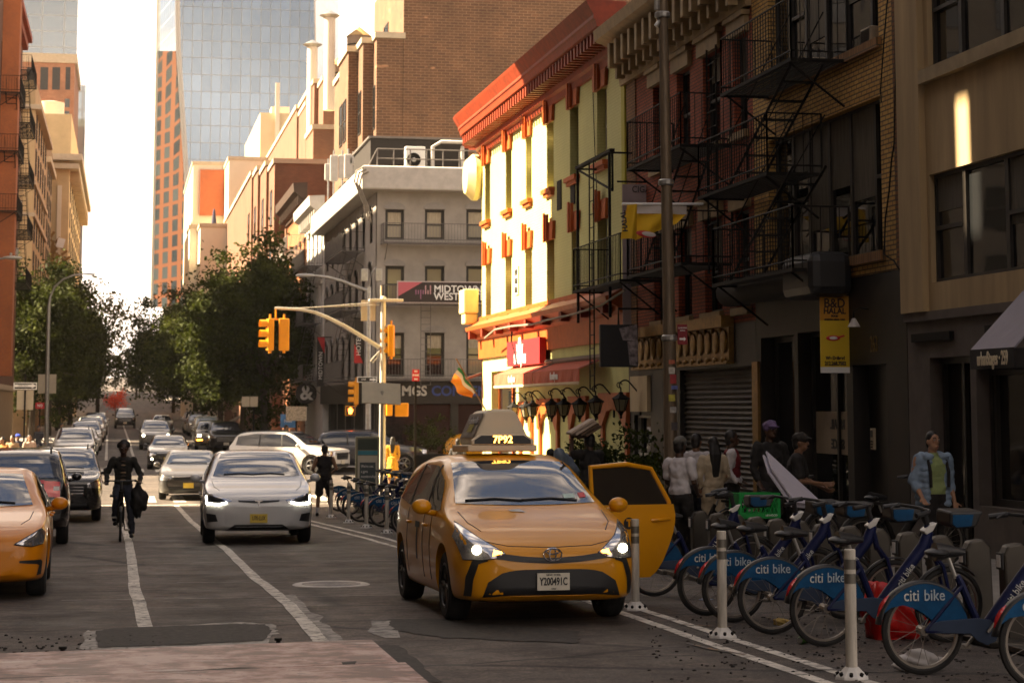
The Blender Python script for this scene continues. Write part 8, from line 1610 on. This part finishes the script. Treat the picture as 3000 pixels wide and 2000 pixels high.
def person(label, loc, rz, skin='tan', h=1.72, top=None, bottom=None, shoes=None, arms=None, legs=None, sleeve='long', bot='trousers', hair='short', cap=None, bulk=1., lean=(0, 0), head_yaw=0., hairmat=None, face=False, inner=None, hair_len=.0, group=None, dress=False):
    t = thing('person', label, 'person', loc, rz, group); k = h / 1.75; S = SK[skin]; lx, ly = lean; B = bulk
    V = lambda x, y, z: Vector((x, y, z)) * k
    pel = V(0, 0, .95); ch = V(lx * .6, ly * .6, 1.28); nk = V(lx, ly, 1.47); hd = V(lx * 1.12, ly * 1.15 - .025, 1.635); sh = {s: V(lx + s * .185 * (1 + (B - 1) * .5), ly, 1.415) for s in (-1, 1)}
    A = {-1: (V(-.235 * B, .02, 1.14), V(-.25 * B, -.06, .89)), 1: (V(.235 * B, .02, 1.14), V(.25 * B, -.06, .89))}
    Lg = {-1: (V(-.095, -.02, .50), V(-.10, .02, .09)), 1: (V(.095, -.02, .50), V(.10, .02, .09))}
    rr = random.Random(label); g = rr.choice((-1, 1)); a = rr.uniform(.05, .13)
    if not legs: Lg = {-1: (V(-.10, -.05 - a * .6 * g, .50), V(-.105, .02 - a * g, .09)), 1: (V(.10, -.05 + a * .6 * g, .50), V(.105, .02 + a * g, .09))}
    A = {s: (V(s * rr.uniform(.21, .25) * B, rr.uniform(.0, .07), 1.14), V(s * rr.uniform(.17, .27) * B, rr.uniform(-.24, -.02), rr.uniform(.88, 1.0))) for s in (-1, 1)}
    for s, q in (arms or {}).items(): A[s] = tuple(V(*p) for p in q)
    for s, q in (legs or {}).items(): Lg[s] = tuple(V(*p) for p in q)
    hy = Matrix.Rotation(head_yaw, 3, 'Z')
    m = MB(); m.ell(hd + V(0, .012, .015), (.077 * k, .096 * k, .112 * k), 16, 12, hy); m.ell(hd + hy @ V(0, -.028, -.055), (.056 * k, .062 * k, .062 * k), 14, 10, hy); limb(m, [nk - V(0, -.015, .05), hd + V(0, .02, -.05)], [.062 * k, .056 * k])
    m.tube([hd + hy @ V(0, -.082, .03), hd + hy @ V(0, -.108, -.022), hd + hy @ V(0, -.085, -.036)], [.010 * k, .018 * k, .012 * k], 7)
    for s in (-1, 1): m.ell(hd + hy @ V(s * .079, .012, -.005), (.014 * k, .022 * k, .034 * k), 8, 6, hy); m.ell(hd + hy @ V(s * .032, -.082, .035), (.026 * k, .012 * k, .010 * k), 8, 6, hy)
    m.ell(hd + hy @ V(0, -.088, -.068), (.028 * k, .010 * k, .010 * k), 8, 6, hy)
    torso = [(pel + V(0, .0, .0), (.155 * B, .105 * B, .12)), ((pel + ch) / 2, (.135 * B, .095 * B, .17)), (ch, (.155 * B, .105 * B, .17)), (ch + (nk - ch) * .55, (.165, .085, .10))]
    for c, r in torso: m.ell(c, [q * k for q in r], 16, 10)
    for s in (-1, 1):
        e, w = A[s]; limb(m, [sh[s], e, w], [.052 * k * B, .040 * k * B, .028 * k]); hand(m, w, (w - e), s, .7 if arms else .45)
        kn, an = Lg[s]; hp = pel + V(s * .09, 0, -.03); limb(m, [hp, (hp + kn) / 2, kn, (kn + an) / 2 + V(0, .012, .03), an], [.088 * k * B, .074 * k * B, .054 * k, .052 * k, .036 * k])
    body = fuse(m, 'body', S, t, .0105, 3)
    for s in (-1, 1):
        for nm, rr, mt, dy in (('eye', .0125, M_WTXT, 0), ('pupil', .0085, M_BLACK, -.007)):
            if nm == 'eye': m = MB(); m.ell(hd + hy @ V(s * .032, -.083, .017), (rr * 1.25 * k, rr * .7 * k, rr * .8 * k), 8, 6, hy); ey = m.build('eye', pbr('eye_white', (.40, .37, .33), .3, var=0), t, smooth='all')
            else: m = MB(); m.ell(hd + hy @ V(s * .032, -.0895, .017), rr * k * .8, 8, 6); m.build('pupil', mt, ey, smooth='all')
        m = MB(); m.tube([hd + hy @ V(s * .015, -.097, .045), hd + hy @ V(s * .035, -.098, .052), hd + hy @ V(s * .055, -.082, .044)], .005 * k, 6); m.build('eyebrow', hairmat or M_HAIR, t)
    m = MB(); m.ell(hd + hy @ V(0, -.0955, -.070), (.024 * k, .006 * k, .008 * k), 8, 6, hy); m.build('lips', pbr('lips', (.22, .07, .05), .5, var=0) if skin != 'dark' else pbr('dark_lips', (.05, .018, .014), .5, var=0), t, smooth='all')
    HM = hairmat or M_HAIR; m = MB()
    if hair != 'none':
        m.ell(hd + hy @ V(0, .028, .038), (.086 * k, .098 * k, .105 * k), 16, 12, hy); m.ell(hd + hy @ V(0, .055, -.02), (.078 * k, .065 * k, .09 * k), 14, 10, hy)
        if hair == 'curly':
            rr = random.Random(4)
            for i in range(70): a, b = rr.uniform(0, 6.28), rr.uniform(-.2, 1.5); m.ell(hd + V(.10 * math.cos(a) * math.cos(b), .03 + .10 * math.sin(a) * math.cos(b) * (1 if math.sin(a) > -.2 else .3), .05 + .10 * math.sin(b)), rr.uniform(.022, .036) * k, 7, 5)
        if hair == 'bun': m.ell(hd + hy @ V(0, .11, .03), .05 * k)
        if hair_len: 
            for o in (-.035, 0, .035): limb(m, [hd + V(o, .07, .0), hd + V(o * 1.4, .125, -.15), hd + V(o * .9, .13, -.15 - hair_len)], [.055 * k, .05 * k, .022 * k])
        fuse(m, 'hair', HM, t, .011, 2)
    if cap:
        m = MB(); m.ell(hd + hy @ V(0, .014, .058), (.095 * k, .112 * k, .09 * k), 16, 10, hy); q = [hd + hy @ V(x, y, .05) for x, y in ((-.075, -.07), (-.06, -.15), (0, -.175), (.06, -.15), (.075, -.07))]; m.prism(q, (0, 0, .016)); fuse(m, 'cap', cap, t, .011, 2)
    e1 = .020
    if top:
        m = MB()
        for c, r in torso[1:]: m.ell(c, [(q + e1) * k for q in r], 18, 12)
        m.ell(pel + V(0, 0, .06), [(q + e1) * k for q in (.155 * B, .108 * B, .13)], 18, 12)
        if dress: m.tube([pel + V(0, 0, .1), pel + V(0, 0, -.3), pel + V(.02, 0, -.62)], [.17 * k, .21 * k, .27 * k], 18)
        for s in (-1, 1):
            e, w = A[s]
            if sleeve == 'long': limb(m, [sh[s], e, e.lerp(w, .88)], [.072 * k * B, .056 * k * B, .044 * k])
            elif sleeve == 'rolled': limb(m, [sh[s], e, e.lerp(w, .42)], [.078 * k * B, .066 * k * B, .062 * k])
            elif sleeve == 'short': limb(m, [sh[s], sh[s].lerp(e, .72)], [.076 * k * B, .068 * k * B])
            else: m.ell(sh[s] + V(-s * .035, 0, .0), (.055 * k, .07 * k, .07 * k))
        m.ell(nk - V(0, -.01, .055), (.085 * k, .075 * k, .045 * k)); fuse(m, 'shirt' if not dress else 'dress', top, t)
    if bottom:
        m = MB(); m.ell(pel - V(0, 0, .02), [(q + .016) * k for q in (.155 * B, .108 * B, .12)], 18, 12)
        for s in (-1, 1):
            kn, an = Lg[s]; hp = pel + V(s * .09, 0, -.03)
            if bot == 'trousers': limb(m, [hp, (hp + kn) / 2, kn, an + V(0, 0, .03)], [.102 * k * B, .09 * k * B, .072 * k, .062 * k])
            else: limb(m, [hp, hp.lerp(kn, .85)], [.108 * k * B, .10 * k])
        fuse(m, bot, bottom, t)
    for s in (-1, 1):
        an = Lg[s][1]; m = MB(); m.ell(an + V(0, -.07, -.045), (.048 * k, .125 * k, .043 * k)); m.ell(an + V(0, .01, -.02), (.046 * k, .06 * k, .055 * k)); fuse(m, 'shoe', shoes or M_BLACK, t, .012, 2)
    t['_k'] = k; return t, dict(pel=pel, ch=ch, nk=nk, hd=hd, A=A, sh=sh, k=k)
def stand(px, py, Y, lift=.14): q = on_y(px, py, Y); return (q.x, Y, gz(Y) + lift)
BLKC = fabric('black', (.014, .012, .011)); WHT = fabric('white', (.52, .49, .50)); JEAN = fabric('dark_denim', (.018, .02, .03))
# woman in a denim shirt
t, j = person('woman in an open pale blue shirt over a light green top holding a water bottle', stand(2736, 1500, 23.4), R(8), 'tan', 1.66, fabric('lime', (.24, .30, .12)), BLKC, None, {-1: ((-.265, .05, 1.13), (-.245, -.13, .92)), 1: ((.265, .05, 1.12), (.285, -.04, .86))}, {-1: ((-.10, -.10, .50), (-.10, -.02, .10)), 1: ((.10, .02, .52), (.11, .16, .13))}, 'none', hair='bun', bulk=1.28)
k = j['k']; m = MB(); DEN = fabric('pale_denim', (.20, .27, .36))
for sx in (-1, 1):
    for i in range(9): z = .84 + .075 * i; m.ell(Vector((sx * (.135 - .02 * (i > 6)), .01, z)) * k, (.105 * k, .155 * k, .06 * k))
    e, w = j['A'][sx]; limb(m, [j['sh'][sx], e, e.lerp(w, .40)], [.080 * k, .070 * k, .064 * k])
for i in range(9): m.ell(Vector((0, .09, .84 + .075 * i)) * k, (.17 * k, .085 * k, .06 * k))
fuse(m, 'open_shirt', DEN, t, .014, 4)
for sx in (-1, 1): m = MB(); m.tube([Vector((sx * .13, -.165, 1.05)) * k, Vector((sx * .135, -.165, 1.25)) * k, Vector((sx * .13, -.09, 1.445)) * k, Vector((sx * .12, .06, 1.45)) * k], .020, 8); m.build('backpack_strap', BLKC, t)
w = j['A'][1][1]; b = thing('water_bottle', 'clear water bottle held low in the hand of the woman in the blue shirt', 'bottle', Vector(t.location) + Matrix.Rotation(R(8), 3, 'Z') @ (w + Vector((.02, -.05, -.20)))); m = MB(); m.lathe([(0, -.09), (.031, -.088), (.033, .03), (.014, .075), (.014, .09), (0, .09)], seg=14); m.build('bottle', pbr('clear_plastic', (.36, .40, .44), .15, var=.2), b, smooth=True); m = MB(); m.cyl((0, 0, .091), (0, 0, .105), .016); m.build('lid', M_WHITE, b)
# cyclist
q = on_g(352, 1585); Yc = q.y; cb = hire_bike(True); cb.location = (q.x - .02, Yc, gz(Yc)); cb.rotation_euler = (0, 0, R(-90)); cb.location = (q.x, Yc + 1.12 - .2, gz(Yc)); cb.name = 'bicycle'; tag(cb, 'dark bicycle ridden towards the camera on the white lane line'); cb['group'] = ''; del cb['group']
t, j = person('cyclist with curly hair in a dark jacket, one foot on the road', (q.x + .03, Yc + .72, gz(Yc) + .05), R(0), 'dark', 1.76, fabric('dark_jacket', (.014, .013, .010)), JEAN, None, {-1: ((-.31, -.10, 1.16), (-.30, -.36, 1.02)), 1: ((.33, -.10, 1.16), (.31, -.36, 1.03))}, {-1: ((-.12, -.33, .72), (-.13, -.20, .30)), 1: ((.15, -.12, .50), (.18, -.06, .06))}, hair='curly', lean=(0, -.10))
k = j['k']
for i in range(6): m = MB(); z = 1.40 - .07 * i; yf = -.135 - .10 * (z - 1.0); m.ell(Vector((0, yf + .03, z)) * k, (.062 * k, .06 * k, .022 * k), 12, 8); m.build('shirt_stripe', fabric('beige_stripe', (.26, .17, .10)) if i % 2 else fabric('brown_stripe', (.05, .03, .02)), t, smooth='all')
b = crumple('shoulder_bag', 'large dark bag hanging at the side of the cyclist', 'bag', (q.x + .32, Yc + .62, gz(Yc) + .50), .25, BLKC, 9, (.62, .9, 1.05))
# man in black by the kiosk
t, j = person('man in a black sleeveless top and shorts standing with his back to the camera', (4.93, 49.7, gz(49.7)), R(176), 'brown', 1.74, BLKC, BLKC, None, {-1: ((-.29, .04, 1.16), (-.20, -.22, 1.08)), 1: ((.29, .04, 1.16), (.24, -.20, 1.05))}, {-1: ((-.15, -.02, .50), (-.17, .03, .09)), 1: ((.14, -.02, .50), (.17, .02, .09))}, 'none', 'shorts', bulk=1.12)
for s in (-1, 1): m = MB(); m.tube([(s * .17 * j['k'], .03, .06), (s * .165 * j['k'], .03, .22)], [.05, .048], 12); m.build('sock', WHT, t)
person('woman in a long golden yellow dress with long dark hair, seen from behind', stand(1150, 1350, 66), R(170), 'tan', 1.62, fabric('gold_dress', (.62, .32, .03)), None, None, None, None, 'long', hair='short', hair_len=.28, dress=True)
person('person in a dark grey jacket walking away beyond the roof of the nearest cab', stand(1342, 1320, 57), R(160), 'tan', 1.68, fabric('charcoal', (.045, .04, .038)), BLKC)
# man with a load behind the cab
q = stand(1728, 1400, 32.5); t, j = person('man in black carrying a pale bundle on his shoulder behind the cab', q, R(205), 'dark', 1.76, BLKC, BLKC, None, {1: ((.33, -.06, 1.42), (.28, -.12, 1.66)), -1: ((-.28, -.05, 1.15), (-.22, -.26, 1.10))}, bulk=1.12, sleeve='short')
a = on_y(1704, 1256, 32.4); b = thing('carried_bundle', 'bundle of pale folded boxes carried on the shoulder of the man in black', 'bundle', a); m = MB(); Rr = Matrix.Rotation(R(-30), 3, 'Y')
for i in range(4): m = MB(); m.obox(Rr @ Vector((.03 * i, .02 * i, .045 - .055 * i)), (.46 - .04 * i, .34, .045), Rr @ Matrix.Rotation(R(6 * i), 3, 'Z')); m.build('folded_box', pbr('pale_card' if i < 2 else 'brown_card', (.42, .33, .26) if i < 2 else (.10, .06, .035), .8, var=.15), b, bevel=.008)
a = on_y(1650, 1372, 33.5); crumple('sack', 'grey blue plastic sack beside the man carrying boxes', 'sack', (a.x, 33.5, a.z - .3), .30, pbr('grey_blue_plastic', (.16, .20, .25), .4, var=.3), 12, (.8, .7, 1.1)); person('short person with black hair just showing over the roof of the cab', stand(1612, 1360, 35.5), R(190), 'brown', 1.52, fabric('slate', (.06, .06, .07)), BLKC)
# group at the shutter
person('man in a white tee shirt and grey cap standing beside the open cab door', stand(1992, 1420, 25.4), R(128), 'dark', 1.62, WHT, BLKC, None, {1: ((.24, -.02, 1.13), (.20, -.22, .95)), -1: ((-.23, -.02, 1.13), (-.12, -.25, .98))}, None, 'short', cap=fabric('grey_cap', (.10, .095, .08)))
person('man in a white tee shirt behind the man with the grey cap', stand(2040, 1360, 30.5), R(140), 'brown', 1.72, WHT, JEAN, None, None, None, 'short'); person('woman in cream clothes with long black hair seen from behind', stand(2090, 1360, 29.3), R(185), 'brown', 1.66, fabric('cream', (.42, .34, .23)), fabric('cream', (.42, .34, .23)), None, None, None, 'long', hair_len=.34)
t, j = person('man in a dark red waistcoat with white sleeves looking to the right', stand(2142, 1360, 29.8), R(75), 'dark', 1.76, WHT, BLKC, None, None, None, 'long', bulk=1.08); k = j['k']; m = MB(); m.ell(j['ch'], (.185 * k, .15 * k, .20 * k)); m.ell((j['pel'] + j['ch']) / 2, (.18 * k, .145 * k, .22 * k)); m.ell(j['ch'] + Vector((0, 0, .12 * k)), (.15 * k, .125 * k, .10 * k)); fuse(m, 'waistcoat', fabric('dark_red', (.14, .012, .016)), t)
person('tall man in black with a purple cap standing in the dark shop doorway', stand(2257, 1400, 27.5), R(12), 'dark', 1.86, BLKC, BLKC, None, None, None, 'long', cap=fabric('purple_cap', (.12, .08, .17)), bulk=1.1)
t, j = person('man in black with a dark cap looking down at the white boards he carries', stand(2318, 1400, 25.), R(62), 'brown', 1.66, BLKC, BLKC, None, {1: ((.27, -.16, 1.13), (.12, -.42, 1.02)), -1: ((-.24, -.16, 1.12), (-.06, -.44, 1.08))}, None, 'short', cap=fabric('black_cap', (.018, .014, .011)), lean=(0, -.10))
Yb = 24.3; P4 = [on_y(*p, y) for p, y in (((2246, 1320), Yb + .25), ((2418, 1480), Yb - .1), ((2330, 1470), Yb - .32), ((2262, 1372), Yb - .1))]; b = thing('white_boards', 'two white boards held at a slant by the man in the dark cap', 'board', P4[2]); n_ = (P4[1] - P4[0]).cross(P4[3] - P4[0]).normalized()
for i in range(2): m = MB(); m.prism([p + n_ * (.035 * i) + Vector((-.02 * i, 0, -.02 * i)) for p in P4], n_ * .022); m.build('board', pbr('white_board', (.50, .47, .54), .6, var=.05), b, world=True)
# people on the far left pavement
for i, (px, Y, c, sk, lb) in enumerate(((8, 72, (.42, .18, .04), 'tan', 'person in an orange top at the left edge'), (36, 76, (.40, .26, .14), 'tan', 'person in a tan top with dark hair on the left pavement'), (52, 79, (.05, .05, .07), 'brown', 'person in dark clothes with a blue cap on the left pavement'), (86, 77, (.50, .36, .27), 'tan', 'person in a pale pink top on the left pavement'), (112, 92, (.03, .03, .035), 'brown', 'person in black by the slim lamp post'), (178, 100, (.16, .07, .04), 'tan', 'person in a brown top beside the parked cars under the left trees'))):
    person(lb, stand(px, 1300, Y, .14 if Y > 85 else 0), R(20 * i - 40), sk, 1.7, fabric('left_%d' % i, c), JEAN, None, None, None, 'short', cap=fabric('blue_cap', (.03, .06, .4)) if i == 2 else None, hair_len=.15 if i in (1, 3) else 0)
person('person in a lime yellow vest bending near the blue advert panel', stand(838, 1250, 96), R(80), 'tan', 1.66, fabric('lime_vest', (.42, .55, .02)), JEAN, None, None, None, 'short')
for o in list(bpy.data.objects):
    if '_k' in o: del o['_k']

# ================================================================== AIR
hz = bpy.data.materials.new('street_air'); hz.use_nodes = True; n = hz.node_tree.nodes; n.remove(n['Principled BSDF']); v = n.new('ShaderNodeVolumePrincipled'); v.inputs['Color'].default_value = (.96, .90, .80, 1); v.inputs['Density'].default_value = .00012; v.inputs['Anisotropy'].default_value = .3
hz.node_tree.links.new(v.outputs[0], n['Material Output'].inputs['Volume'])
m = MB(); m.box(-720, 720, -80, 830, -3, 260); tag(m.build('haze', hz), 'pale golden haze filling the air of the street', 'haze', kind='stuff')
scene.cycles.volume_bounces = 0; scene.cycles.volume_step_rate = 10; scene.cycles.volume_max_steps = 64
